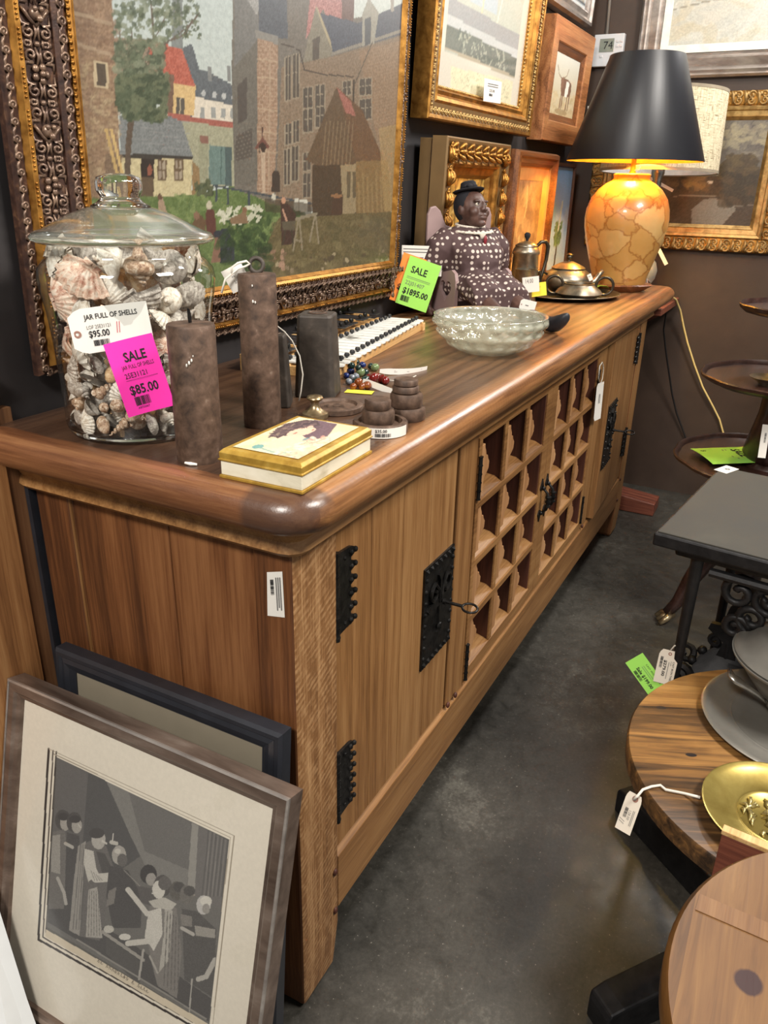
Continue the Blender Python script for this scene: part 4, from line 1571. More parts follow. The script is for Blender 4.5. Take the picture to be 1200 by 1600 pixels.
# ------------------------------------------------------------------ jar of shells
JX, JY = 0.075, 0.305
jar = thing('glass_jar', 'large lidded glass jar full of sea shells at the near end of the sideboard', 'jar', (JX, JY, HT))
b = MB()
b.lathe([(0.088, 0.0), (0.098, 0.003), (0.102, 0.012), (0.103, 0.06), (0.1045, 0.12), (0.108, 0.165), (0.1125, 0.19), (0.1145, 0.205), (0.1125, 0.218), (0.104, 0.228), (0.098, 0.233), (0.096, 0.240), (0.096, 0.251)], 64, cap=False)
obj('jar_body', b, M['jar_glass'], jar, smooth=180)
b = MB()
b.lathe([(0.0, 0.0012), (0.090, 0.0012), (0.0985, 0.004), (0.1012, 0.010), (0.098, 0.0115), (0.085, 0.008), (0.0, 0.007)], 48, cap=False)
obj('jar_foot', b, M['thick_glass'], jar, smooth=180)
lid = MB()
lid.lathe([(0.094, 0.249), (0.108, 0.250), (0.1145, 0.253), (0.116, 0.257), (0.112, 0.262), (0.100, 0.266), (0.085, 0.274), (0.065, 0.284), (0.047, 0.2905), (0.039, 0.2925)], 64, cap=False)
lo_ = obj('lid', lid, thin_glass('lid_glass', (0.92, 0.95, 0.95, 1), 0.10, 0.8, 0.10, 0.10, 2.2), jar, smooth=180)
rim = MB()
rim.lathe([(0.1085, 0.2515), (0.1145, 0.2525), (0.1165, 0.256), (0.114, 0.2595), (0.109, 0.2605)], 64, cap=False)
obj('lid_rim', rim, M['thick_glass'], lo_, smooth=180)
kn = MB()
kn.lathe([(0.0, 0.290), (0.036, 0.2905), (0.038, 0.294), (0.030, 0.298), (0.0245, 0.303), (0.0245, 0.306), (0.028, 0.312), (0.0285, 0.322), (0.026, 0.328), (0.016, 0.332), (0.0, 0.333)], 40, cap=False,
         mod=lambda a, z: 1+0.03*math.cos(8*a) if z > 0.305 else 1)
obj('knob', kn, M['thick_glass'], lo_, smooth=180)


def shell_mat(name, c0, c1, c2, scale=5):
    m, nt, b_ = new_mat(name)
    v = coords(nt)
    n = noise(nt, v, scale, 6, 0.7, 1.2)
    nt.links.new(ramp(nt, n.outputs['Fac'], [(0.36, c0), (0.5, c1), (0.62, c2)]), b_.inputs['Base Color'])
    b_.inputs['Roughness'].default_value = 0.4
    bump(nt, b_, n.outputs['Fac'], 0.25, 0.02)
    return m


SM = [shell_mat('white_shell', S(184, 166, 144), S(228, 218, 202), S(244, 238, 226)),
      shell_mat('pinkish_shell', S(188, 128, 104), S(232, 200, 176), S(244, 230, 212)),
      shell_mat('grey_shell', S(124, 114, 104), S(184, 174, 162), S(224, 216, 204)),
      shell_mat('tan_shell', S(168, 122, 78), S(214, 172, 120), S(232, 206, 166)),
      shell_mat('mottled_brown_shell', S(132, 96, 72), S(196, 164, 134), S(236, 222, 202))]


def scallop(R=1.0, ribs=11):
    mb = MB()
    n, m = ribs*4, 8
    for s in (0, -0.06):
        def fn(u, v, s=s):
            a = (u-0.5)*2.35
            r = v*R*(1-0.10*abs(math.sin(a*0.8)))
            r *= 1+0.025*math.cos(2*PI*ribs*u)*v
            dome = 0.42*(1-(v*0.98-0.25)**2*1.3)*R*(1-0.55*(2*u-1)**2)*min(1, v*3)
            return (r*math.sin(a), -(dome+0.022*math.cos(2*PI*ribs*u)*v)+s*-1, r*math.cos(a)-0.5*R)
        mb.grid(fn, n, m)
    for q in (-1, 1):
        mb.prism([(0, -0.50), (q*0.26, -0.50), (q*0.24, -0.36), (q*0.05, -0.33)], lambda a, b_, d: (a, d, b_), -0.14, -0.02)
    return mb


def clam():
    mb = MB()
    for s in (0, 0.07):
        def fn(u, v, s=s):
            a = 2*PI*u
            x = 0.55*v*math.cos(a)
            z = 0.45*v*math.sin(a)-0.08*v*v
            rb_ = 1+0.035*v*math.cos(22*a)+0.02*math.sin(26*v)
            return (x*rb_, -0.30*(1-v**2.2)*rb_+s*(1-v*0.4), z*rb_+0.16*(1-v))
        mb.grid(fn, 66, 12)
    return mb


def whelk():
    mb = MB()
    path, rad = [], []
    for k in range(64):
        t = k/63
        a = 2*PI*3.3*t
        r = 0.02+0.26*t**1.6
        path.append((r*math.cos(a), r*math.sin(a), 0.55-0.62*t**1.15))
        rad.append(0.04+0.24*t**1.5)
    mb.tube(path, rad, 9)
    mb.tube([(0.0, 0, 0.1), (0.03, 0.02, -0.3), (0.0, 0.0, -0.68)], [0.2, 0.17, 0.03], 9)
    return mb


def turret():
    mb = MB()
    path, rad = [], []
    for k in range(72):
        t = k/71
        a = 2*PI*5.5*t
        r = 0.02+0.17*t
        path.append((r*math.cos(a), r*math.sin(a), 0.85-1.35*t))
        rad.append(0.03+0.16*t)
    mb.tube(path, rad, 8)
    return mb


def limpet():
    mb = MB()
    prof = [(0.50, -0.02), (0.48, 0.02), (0.40, 0.12), (0.26, 0.26), (0.10, 0.36), (0.0, 0.38)]
    prof2 = [(0.0, 0.30), (0.10, 0.28), (0.24, 0.19), (0.37, 0.07), (0.44, -0.01), (0.50, -0.02)]
    mb.lathe(prof2+prof, 30, cap=False, mod=lambda a, z: 1+0.03*math.cos(15*a), sy=0.82)
    return mb


def cowrie():
    mb = MB()
    mb.loft([[(0.34*k*math.cos(a), 0.26*k*math.sin(a)+(0.08 if abs(a-PI/2) < 0.25 else 0)*k, z) for a in [2*PI*q/16 for q in range(16)]] for k, z in ((0.15, -0.52), (0.6, -0.42), (0.9, -0.2), (1, 0.05), (0.85, 0.3), (0.5, 0.46), (0.12, 0.54))])
    return mb


KIND = {}
for nm, fn_, ids in (('scallop_shell', scallop, (0, 1, 2)), ('clam_shell', clam, (0, 2, 3)), ('whelk_shell', whelk, (0, 2, 4)), ('turret_shell', turret, (0, 4)), ('limpet_shell', limpet, (0, 2)), ('cowrie_shell', cowrie, (3, 4))):
    for mi in ids:
        o = obj(nm, fn_(), SM[mi], smooth=55)
        KIND[(nm, mi)] = o.data
        bpy.data.objects.remove(o)
SHN = ['white', 'pinkish', 'grey', 'tan', 'mottled brown']
# the shells settle as a packing of balls inside the jar wall
rs = np.random.RandomState(4)
NS = 236
rad = np.where(np.arange(NS) < 66, rs.uniform(0.0185, 0.0255, NS), rs.uniform(0.011, 0.0165, NS))
ph = rs.uniform(0, 2*PI, NS)
rr_ = rs.uniform(0.050, 0.088, NS)
zz_ = np.where(np.arange(NS) < 66, rs.uniform(0.14, 0.250, NS), rs.uniform(0.02, 0.16, NS))
P_ = np.c_[rr_*np.cos(ph), rr_*np.sin(ph), zz_]
for it in range(500):
    d = P_[:, None]-P_[None]
    ln = np.sqrt((d**2).sum(2))+1e-9
    ov = np.clip((rad[:, None]+rad[None])*0.98-ln, 0, None)
    np.fill_diagonal(ov, 0)
    P_ += (d/ln[..., None]*ov[..., None]).sum(1)*0.25
    P_[:, 2] -= 0.00005
    q = np.hypot(P_[:, 0], P_[:, 1])+1e-9
    lim = 0.0985-rad+np.where(P_[:, 2] > 0.15, 0.004, 0)
    k_ = np.where(q > lim, lim/q, np.where(q < 0.040, 0.040/q, 1.0))
    P_[:, 0] *= k_
    P_[:, 1] *= k_
    P_[:, 2] = np.clip(P_[:, 2], rad+0.009, 0.250-rad)
keys = list(KIND.keys())
big = [k for k in keys if k[0] in ('scallop_shell', 'clam_shell', 'whelk_shell')]+[('limpet_shell', 0)]+[k for k in keys if k[0] == 'scallop_shell']
keys = [k for k in keys if k[0] != 'cowrie_shell']*3+[k for k in keys if k[0] == 'cowrie_shell']+[('limpet_shell', 0), ('limpet_shell', 2)]*2
for i in range(NS):
    nm, mi = (big if i < 66 else keys)[rs.randint(len(big if i < 66 else keys))]
    o = bpy.data.objects.new(nm, KIND[(nm, mi)])
    COL.objects.link(o)
    o.location = (JX+P_[i, 0], JY+P_[i, 1], HT+P_[i, 2])
    s = rad[i]*2*(0.98 if nm != 'turret_shell' else 0.82)
    o.scale = (s, s, s)
    outw = math.atan2(P_[i, 1], P_[i, 0])+PI/2
    o.rotation_euler = (rs.uniform(-0.9, 0.9), rs.uniform(0, 2*PI), outw+rs.uniform(-0.6, 0.6))
    where = 'large' if i < 66 else 'small'
    tag(o, '%s %s %s packed inside the big glass jar' % (where, SHN[mi], nm.replace('_', ' ')), 'shell', '%s %s %ss in the jar' % (where, SHN[mi], nm.replace('_', ' ')))

# price tags on the jar front
nrm = Vector((EYE.x-JX, EYE.y-JY, 0)).normalized()
pj = Vector((JX, JY, 0))+nrm*0.1105
c3 = lambda p0, n, *q: [onp(u, v, p0, n) for u, v in q]
sheet('price_tag', 'white price tag taped to the shell jar reading JAR FULL OF SHELLS', 'price tag', *c3(pj, nrm, (102, 486), (228, 470), (120, 556)), M['white_paper'],
      [('JAR FULL OF SHELLS', 0.20, 0.14, 0.115, 0, 0.015, 0.66), ('LOF 25E31121', 0.20, 0.38, 0.085, 1, 0, 0.30), ('$95.00', 0.21, 0.50, 0.15, 0, 0.02, 0.26), ('BAR', 0.25, 0.72, 0.13, 0, 0, 0.2), ('//', 0.56, 0.36, 0.26, 2, 0, 0.06)],
      bend=-0.004, cut=0.16, hole=(0.075, 0.46, 0.0045))
pk = pj+nrm*0.004
sheet('sale_tag', 'bright pink sale tag on the shell jar reading SALE $85.00', 'sale tag', *c3(pk, nrm, (161, 539), (237, 520), (200, 653)), M['pink_paper'],
      [('SALE', 0.30, 0.16, 0.125, 0, 0.025, 0.46), ('JAR FULL OF SHELLS', 0.20, 0.325, 0.055, 0, 0, 0.66), ('25E31121', 0.20, 0.43, 0.07, 0, 0, 0.46), ('RULE', 0.20, 0.525, 0.004, 0, 0, 0.66),
       ('$85.00', 0.20, 0.60, 0.125, 0, 0.02, 0.60), ('BAR', 0.24, 0.76, 0.12, 0, 0, 0.32), ('A8733067', 0.26, 0.895, 0.03, 0, 0, 0.24)], bend=-0.002)

# ------------------------------------------------------------------ iron weights
M['rust'] = mottled('rusty_cast_iron', [(0.3, S(56, 42, 34)), (0.5, S(86, 66, 53)), (0.66, S(106, 84, 70)), (0.76, S(140, 122, 108))], 70, 0.6, 0.15, 0.10, dist=0.3)
M['dark_rust'] = mottled('dark_cast_iron', [(0.3, S(48, 42, 37)), (0.6, S(74, 66, 59)), (0.75, S(106, 96, 86))], 40, 0.6, 0.2, 0.12)


def chips(mb, spots):
    for x, y, z, r in spots:
        mb.ball((x, y, z), r, r*0.5, r*0.9, 6, 4)
    return mb


cw = thing('sash_weight', 'short rusty iron cylinder weight with a wire stub in front of the shell jar', 'iron weight', (0.003, 0.139, HT), (0, 0, math.radians(40)))
obj('weight_body', MB().lathe([(0.0285, 0), (0.0292, 0.003), (0.0285, 0.08), (0.029, 0.166), (0.0278, 0.169), (0.008, 0.170)], 40), M['rust'], cw, smooth=40)
obj('wire_loop', MB().tube([(0.002, 0, 0.165), (0.001, 0.001, 0.176), (0.0, 0.001, 0.186), (0.002, 0, 0.178), (0.003, 0.0, 0.166)], 0.0018, 6), M['iron'], cw, smooth=60)
obj('white_chip', chips(MB(), [(-0.0285, 0.004, 0.128, 0.0030), (-0.0285, 0.001, 0.131, 0.0026), (-0.028, 0.007, 0.125, 0.0026), (-0.0286, -0.001, 0.136, 0.0014)]).merge(MB().tube([(-0.0235, 0.0185, 0.003), (-0.0275, 0.0115, 0.0025), (-0.0297, 0.004, 0.002)], [0.0015, 0.0025, 0.0015], 6)), M['white_paper'], cw, smooth=60)
cw = thing('sash_weight', 'tall rusty iron cylinder weight with an iron ring on top behind the painted box', 'iron weight', (0.168, 0.162, HT), (0, 0, math.radians(40)))
obj('weight_body', MB().lathe([(0.0265, 0), (0.0272, 0.003), (0.0265, 0.1), (0.0262, 0.209), (0.0252, 0.212), (0.008, 0.213)], 40), M['rust'], cw, smooth=40)
rg = MB().tube([(0.0, 0, 0.208), (0.0, 0, 0.215)], 0.004, 8)
rg.tube([(0.002*math.sin(a), 0.009*math.cos(a), 0.2225+0.009*math.sin(a)) for a in [2*PI*q/18 for q in range(18)]], 0.003, 7, closed=True)
obj('ring', rg, M['dark_rust'], cw, smooth=60)
obj('white_chip', chips(MB(), [(-0.0258, 0.008, 0.178, 0.0026), (-0.0264, 0.005, 0.177, 0.0022), (-0.0258, 0.008, 0.1985, 0.0020)]), M['white_paper'], cw, smooth=60)
sheet('price_tag', 'small crumpled white tag tied to the ring of the tall iron cylinder', 'price tag', *c3(Vector((0.150, 0.19, 0)), nrm, (345, 425), (375, 408), (338, 474)), M['white_paper'], [('vs', 0.3, 0.3, 0.12, 1), ('25', 0.3, 0.55, 0.12, 1)], bend=0.004)
o = obj('tag_string', MB().tube([onp(u, v, (0.152, 0.17, 0), nrm) for u, v in ((362, 428), (362, 418), (372, 411), (385, 408), (390, 412), (384, 416), (372, 420), (352, 436), (346, 458))], 0.0016, 6), M['string'], smooth=180)
tag(o, 'looped white string knotted through the ring of the tall iron cylinder', 'string')


def tapered(name, label, loc, rz, w0, w1, h, hole):
    t_ = thing(name, label, 'iron weight', loc, (0, 0, rz))
    mb = MB()
    rings_ = []
    for z, w_ in ((0, w0*0.98), (0.003, w0), (h-0.004, w1), (h, w1*0.93)):
        c_ = w_*0.18
        rings_.append([(x, y, z) for x, y in ((-w_+c_, -w_), (w_-c_, -w_), (w_, -w_+c_), (w_, w_-c_), (w_-c_, w_), (-w_+c_, w_), (-w_, w_-c_), (-w_, -w_+c_))])
    mb.loft(rings_)
    obj('weight_body', mb, M['dark_rust'], t_, bevel=0.0015)
    k = MB().lathe([(hole, h-0.001), (hole*1.25, h+0.0008), (hole*1.1, h+0.002), (hole*0.9, h+0.001), (hole*0.85, h-0.002)], 20)
    obj('lead_plug', k, M['rust'], t_, smooth=50)
    return t_


tapered('tapered_weight', 'small dark tapered iron weight with a string between the tall cylinder and the square one', (0.268, 0.205, HT), math.radians(28), 0.021, 0.015, 0.112, 0.006)
tapered('tapered_weight', 'larger dark tapered square iron weight with a round hole beside the xylophone', (0.362, 0.190, HT), math.radians(20), 0.0335, 0.028, 0.133, 0.012)
sheet('price_tag', 'tan tag hanging by a string from the small tapered iron weight', 'price tag', *c3(Vector((0.262, 0.165, 0)), Vector((0.4, -0.9, 0.15)), (452, 520), (484, 566), (449, 524)), M['tag_cream'], [('RULE', 0.3, 0.3, 0.12, 1, 0, 0.4)])
o = obj('tag_string', MB().tube([onp(u, v, (0.258, 0.172, 0), nrm) for u, v in ((424, 514), (430, 507), (444, 518), (456, 532), (468, 556), (473, 585), (470, 612), (467, 627))], 0.0012, 6), M['string'], smooth=180)
tag(o, 'thin white string hanging down in front of the dark tapered weights', 'string')

# small scale weights
def disc_prof(r, h, lip=0.0):
    if lip:
        return [(r*0.94, 0), (r, h*0.12), (r, h*0.85), (r*0.95, h), (r*0.80, h), (r*0.74, h*0.62), (r*0.25, h*0.62), (0.0, h*0.62)]
    return [(r*0.93, 0), (r, h*0.15), (r, h*0.8), (r*0.92, h), (r*0.5, h*0.97), (0, h*0.97)]


def scale_weight(label, loc, r, h, lip=0.0, tilt=(0, 0, 0), grp=None):
    o_ = obj('scale_weight', MB().lathe(disc_prof(r, h, lip), 32, cap=True), M['rust'], loc=loc, rot=tilt, smooth=40)
    return tag(o_, label, 'iron weight', grp)


A0 = (0.228, 0.0)
scale_weight('widest rusty iron scale weight at the bottom of the front stack', (A0[0], A0[1], HT), 0.0395, 0.017, 0.6)
scale_weight('thick rusty iron scale weight in the middle of the front stack', (A0[0]-0.001, A0[1]+0.003, HT+0.0122), 0.0235, 0.021)
scale_weight('small rusty iron scale weight on top of the front stack', (A0[0]-0.001, A0[1]+0.004, HT+0.0333), 0.019, 0.014)
B0 = (0.307, -0.006)
scale_weight('rusty iron scale weight at the bottom of the rear stack', (B0[0], B0[1], HT), 0.0255, 0.020)
scale_weight('wide rusty iron scale weight second in the rear stack', (B0[0]-0.003, B0[1]+0.003, HT+0.0202), 0.0245, 0.021)
scale_weight('small rusty iron scale weight third in the rear stack', (B0[0]-0.004, B0[1]+0.004, HT+0.0414), 0.020, 0.0105)
scale_weight('smallest rusty iron scale weight on top of the rear stack', (B0[0]-0.004, B0[1]+0.004, HT+0.0521), 0.018, 0.0095)
fd = scale_weight('flat rusty iron disc weight with raised letters lying between box and tapered weights', (0.292, 0.112, HT), 0.041, 0.010, 0.5)
t_ = text_mb('4 LB', 1.0)
mb = MB()
for d in (0.0058, 0.0072):
    mb.add([((v[0]-1.1)*0.018, (v[1]-0.35)*0.018, d) for v in t_[0]], t_[1])
obj('raised_letters', mb, M['rust'], fd, rot=(0, 0, math.radians(-62)))
# wrapped price sticker
st = MB()
a0 = math.atan2(EYE.y-A0[1], EYE.x-A0[0])
st.grid(lambda u, v: (A0[0]+0.0402*math.cos(a0-0.75+1.9*u), A0[1]+0.0402*math.sin(a0-0.75+1.9*u), HT+0.001+v*0.0145), 24, 2)
o = obj('price_sticker', st, M['white_paper'])
tag(o, 'white price sticker wrapped round the bottom weight of the front stack', 'price sticker')
mb = MB()
write(mb, [('$35.00', 0.30, 0.10, 0.30, 0, 0.02, 0.22), ('BAR', 0.30, 0.50, 0.35, 0, 0, 0.30)], 0.0764, 0.0145, lambda x, z, d: (A0[0]+(0.0402+d)*math.cos(a0-0.75+1.9*x/0.0764), A0[1]+(0.0402+d)*math.sin(a0-0.75+1.9*x/0.0764), HT+0.001+z))
obj('lettering', mb, [M['ink'], M['ink_grey']], o)
M['brass'] = mottled('worn_brass', [(0.3, S(132, 112, 82)), (0.7, S(190, 172, 138))], 40, 0.32, 0.85, 0.1)
o = obj('brass_knob', MB().lathe([(0.0195, 0), (0.0205, 0.003), (0.0195, 0.007), (0.014, 0.0095), (0.008, 0.015), (0.006, 0.021), (0.0065, 0.024), (0.011, 0.027), (0.0125, 0.0295), (0.011, 0.0325), (0.004, 0.0345), (0, 0.0346)], 32), M['brass'], loc=(0.240, 0.118, HT), smooth=50)
tag(o, 'brass knob with a round foot standing behind the painted box', 'knob')

# ------------------------------------------------------------------ painted box
M['box_gold'] = mottled('rubbed_gold_paint', [(0.3, S(150, 112, 40)), (0.6, S(196, 158, 70)), (0.75, S(214, 184, 104))], 35, 0.36, 0.35, 0.1)
M['box_cream'] = mottled('worn_cream_paint', [(0.3, S(170, 160, 130)), (0.5, S(222, 214, 190)), (0.75, S(236, 230, 210))], 40, 0.55, 0, 0.15, stretch=(0.3, 0.3, 1))
bx_ = thing('painted_box', 'cream and gold painted wooden box with a lady portrait on its lid', 'box', (-0.037, -0.043, HT), (0, 0, math.radians(1.5)))
BW, BD, BH = 0.172, 0.117, 0.036
bb = MB().box(0.002, BW-0.002, 0.002, BD-0.002, 0.004, 0.021)
obj('box_base', bb, M['box_cream'], bx_, bevel=0.001)
obj('plinth', MB().box(0, BW, 0, BD, 0, 0.004), M['box_gold'], bx_, bevel=0.001)
ld = MB()
ld.loft([[(a0_, b0_, z) for a0_, b0_ in ((k, k), (BW-k, k), (BW-k, BD-k), (k, BD-k))] for k, z in ((0.001, 0.0215), (-0.0003, 0.0225), (-0.0003, 0.024), (0.0012, 0.0245), (0.0008, 0.032), (0.005, BH), (0.011, BH+0.0003))])
lid_o = obj('lid', ld, M['box_gold'], bx_, bevel=0.0006)


def lady(A):
    A.fill((224, 208, 172), 5)
    A.blobs([(0, 0), (100, 0), (100, 100), (0, 100)], 60, 14, [(232, 218, 184), (214, 196, 156)], 0.5)
    # seen from the front: head to the right, lying along the lid
    A.poly([(100, 26), (98, 66), (62, 84), (40, 72), (62, 40)], (96, 74, 86), 0.9, 10)
    A.poly([(36, 30), (44, 12), (60, 4), (80, 4), (96, 16), (98, 34), (86, 50), (70, 34), (56, 30), (46, 38)], (84, 68, 70), 1, 12)
    A.line([(42, 22), (58, 14), (78, 14), (92, 26)], 4, (140, 122, 108), 0.9, 10)
    A.blobs([(34, 6), (78, 2), (96, 30), (80, 56), (60, 46), (40, 36)], 130, 5, [(92, 74, 76), (120, 98, 96), (74, 60, 66)], 0.8, 0.4)
    A.ell(62, 42, 17, 13, (224, 188, 164), 1, 3, 0.5)
    A.ell(78, 40, 5, 4, (218, 178, 156))
    A.ell(56, 38, 3, 2, (170, 110, 96))
    A.line([(70, 34), (76, 38)], 1.6, (120, 88, 80))
    A.line([(74, 50), (70, 52)], 2, (190, 96, 90))
    A.poly([(20, 30), (44, 30), (54, 50), (48, 66), (24, 64), (10, 46)], (228, 196, 170), 1, 4)
    A.ell(10, 28, 6, 7, (104, 152, 150), 0.9, 10)
    A.ell(46, 66, 5, 4, (96, 140, 144), 0.9, 10)
    A.line([(8, 34), (4, 60), (10, 80)], 3, (132, 160, 150), 0.8)
    A.blobs([(0, 60), (60, 70), (60, 100), (0, 100)], 60, 6, [(236, 224, 196), (206, 186, 156), (216, 160, 140)], 0.7, 0.4)
    A.line([(50, 80), (60, 90), (50, 98)], 1.5, (200, 170, 160))


pic = MB()
pic.grid(lambda u, v: (0.013+u*(BW-0.026), 0.013+v*(BD-0.026), BH+0.0012), 90, 64)
po = obj('lid_picture', pic, M['print'], lid_o)
art = Art(np.array([(p[0]-0.013)/(BW-0.026)*100 for p in pic.v]), np.array([(1-(p[1]-0.013)/(BD-0.026))*100 for p in pic.v]), 4)
lady(art)
ca = po.data.color_attributes.new('paint', 'FLOAT_COLOR', 'POINT')
buf = np.ones((len(pic.v), 4), np.float32)
buf[:, :3] = lin(np.clip(art.C, 0, 255))
ca.data.foreach_set('color', buf.ravel())

# ------------------------------------------------------------------ glass bowl
M['bowl_glass'] = thin_glass('pressed_glass', (0.95, 0.96, 0.91, 1), 0.17, 0.75, 0.08, milk=0.28)
prof = []
for k in range(27):
    t = k/26
    r = 0.055+0.064*math.sin(min(1, t*1.02)*PI/2)**0.9
    prof.append((r, 0.004+0.074*t**1.25))


def dimple(a, z, out=True):
    row = min(2, int((z-0.004)/0.025))
    n = (16, 16, 20)[row]
    u = ((a/(2*PI)*n+(0.5 if row % 2 else 0)) % 1)-0.5
    v = ((z-0.004)/0.025) % 1-0.5
    d = (u*u+v*v)/0.2
    return 1+(0.030*math.cos(min(1, d)*PI) if out else 0)-(0.016 if 0.8 < d < 1.2 else 0)


bw_ = MB()
bw_.lathe([(0.0, 0.003), (0.05, 0.003)]+prof+[(0.1195, 0.080), (0.1175, 0.081), (0.1155, 0.079)]+[(r-0.005, z+0.002) for r, z in prof[::-1]]+[(0.0, 0.008)], 128, cap=False, mod=lambda a, z: dimple(a, z) if 0.006 < z < 0.077 else 1)
o = obj('glass_bowl', bw_, M['bowl_glass'], loc=(0.850, 0.074, HT), smooth=180)
tag(o, 'wide pressed glass bowl with thumbprint pattern in the middle of the sideboard', 'bowl')
# ------------------------------------------------------------------ xylophone
M['xylo_white'] = mottled('worn_white_metal', [(0.30, S(120, 116, 108)), (0.40, S(226, 226, 220)), (0.7, S(240, 240, 236))], 26, 0.45, 0.1, 0.1)
M['xylo_black'] = plain('black_metal_bar', S(34, 34, 36), 0.4, var=0.3, vscale=60)
M['pale_wood'] = wood('pale_pine', 'X', S(168, 122, 72), S(204, 160, 102), S(226, 188, 132), 0.5)
xy = thing('xylophone', 'toy xylophone with white and black bars lying behind the glass bowl', 'xylophone', (0.555, 0.262, HT), (0, 0, math.radians(9)))
xf_ = MB()
xf_.box(-0.10, 0.475, -0.024, -0.008, 0, 0.0222)
xf_.box(-0.10, 0.475, 0.060, 0.078, 0, 0.021)
xf_.box(-0.10, 0.475, 0.083, 0.094, 0, 0.022)
xf_.box(-0.10, 0.475, 0.150, 0.162, 0, 0.031)
xf_.box(-0.10, -0.085, -0.03, 0.16, 0, 0.018)
xf_.box(0.46, 0.475, -0.03, 0.16, 0, 0.018)
obj('xylophone_frame', xf_, M['pale_wood'], xy, bevel=0.001)
for k in range(19):
    x0 = -0.098+k*0.030
    hl = 0.062-0.0006*k
    yc = 0.022
    mb = MB()
    pl = [(x0+0.003, yc-hl+0.006), (x0+0.009, yc-hl), (x0+0.0195, yc-hl), (x0+0.0262, yc-hl+0.006), (x0+0.0262, yc+hl-0.006), (x0+0.0195, yc+hl), (x0+0.009, yc+hl), (x0+0.003, yc+hl-0.006)]
    mb.prism(pl, lambda a, b, d: (a, b, d), 0.0225, 0.0255)
    br = obj('white_bar', mb, M['xylo_white'], xy)
    for yy in (yc-hl+0.017, yc+hl-0.017):
        obj('stud', MB().lathe([(0.0022, 0.0255), (0.0022, 0.0275), (0.0048, 0.0278), (0.0055, 0.031), (0.004, 0.0345), (0.0, 0.0355)], 10, c=(x0+0.0145, yy, 0)), M['xylo_black'], br, smooth=50)
for k in range(18):
    if k % 7 in (2, 6):
        mb = MB().prism([(-0.080+k*0.030, 0.088), (-0.072+k*0.030, 0.094), (-0.074+k*0.030, 0.13)], lambda a, b, d: (a, b, d), 0.033, 0.039)
        obj('wood_wedge', mb, M['pale_wood'], xy)
        continue
    x0 = -0.083+k*0.030
    mb = MB().box(x0+0.0015, x0+0.0275, 0.080, 0.168, 0.0335, 0.0365)
    br = obj('black_bar', mb, M['xylo_black'], xy, bevel=0.001)
    for yy in (0.092, 0.156):
        obj('stud', MB().lathe([(0.0022, 0.0365), (0.0022, 0.0385), (0.005, 0.0388), (0.0055, 0.042), (0.004, 0.0455), (0.0, 0.0465)], 10, c=(x0+0.0145, yy, 0)), M['iron'], br, smooth=50)

# ------------------------------------------------------------------ strung glass and enamel beads with two paper tags
BC = [('dark green', S(24, 48, 44)), ('blue', S(20, 42, 104)), ('red', S(104, 20, 16)), ('amber', S(118, 58, 22)), ('pale green', S(112, 130, 88)), ('silver', S(122, 128, 138))]
BM = [plain(n.replace(' ', '_')+'_bead_glass', c, 0.15, var=0.1, coat=0.4) for n, c in BC]
rb = random.Random(11)
spots = [(549, 572, 0), (556, 566, 0), (548, 580, 1), (560, 575, 0), (563, 582, 4), (556, 588, 5), (566, 570, 1), (570, 582, 0), (577, 590, 2), (584, 590, 2), (590, 588, 2), (597, 592, 2), (602, 594, 2),
         (560, 598, 3), (552, 604, 3), (566, 604, 3), (545, 596, 5), (586, 574, 4), (580, 572, 0), (541, 587, 1), (571, 594, 0), (556, 595, 0), (550, 590, 5), (574, 602, 3)]
for i, (u, v, c) in enumerate(spots):
    r = rb.uniform(0.0062, 0.0085)
    zz = HT+r*0.9+(0.010 if i % 3 == 0 and i < 12 else 0)
    p = onz(u, v, zz)
    mb = MB().ball((0, 0, 0), r*1.15, r, r*0.9, 10, 7)
    o = obj('bead', mb, BM[c], loc=p, rot=(rb.uniform(0, 1), rb.uniform(0, 1), rb.uniform(0, 3)), smooth=180)
    tag(o, '%s bead in the tangled string beside the xylophone' % BC[c][0], 'bead', '%s beads by the xylophone' % BC[c][0])
sheet('price_tag', 'blank white tag with clipped corners lying on the tangled beads', 'price tag', onz(568, 590, 0.968), onz(620, 610, 0.956), onz(567, 600, 0.957), M['white_paper'], cut=0.2)
sheet('price_tag', 'curled white printed tag lying between the beads and the glass bowl', 'price tag', onz(594, 575, 0.965), onz(668, 572, 0.957), onz(600, 584, 0.953), M['white_paper'],
      [('RULE', 0.25, 0.30, 0.05, 1, 0, 0.6), ('RULE', 0.25, 0.5, 0.06, 1, 0, 0.3)], bend=0.010, cut=0.2)
sheet('paper_label', 'small yellow paper label under the beads', 'label', onz(543, 608, 0.9512), onz(585, 611, 0.9512), onz(552, 614, 0.9512), M['yellow_paper'])
o = obj('tag_string', MB().tube([onz(607, 594, 0.952), onz(625, 596, 0.952), onz(640, 592, 0.953), onz(650, 587, 0.953)], 0.0011, 6), M['string'], smooth=180)
tag(o, 'short white string curving behind the iron weight stacks', 'string')

# ------------------------------------------------------------------ cloth doll on a small painted chair
DS = 0.975
DL = (1.300, 0.308, HT)
DR = math.radians(-33.7)
M['mauve'] = plain('mauve_painted_wood', S(150, 126, 124), 0.55, var=0.06)
ch = thing('doll_chair', 'small mauve painted doll chair with heart cutouts in its arms', 'chair', DL, (0, 0, DR))
ch.scale = (DS, DS, DS)


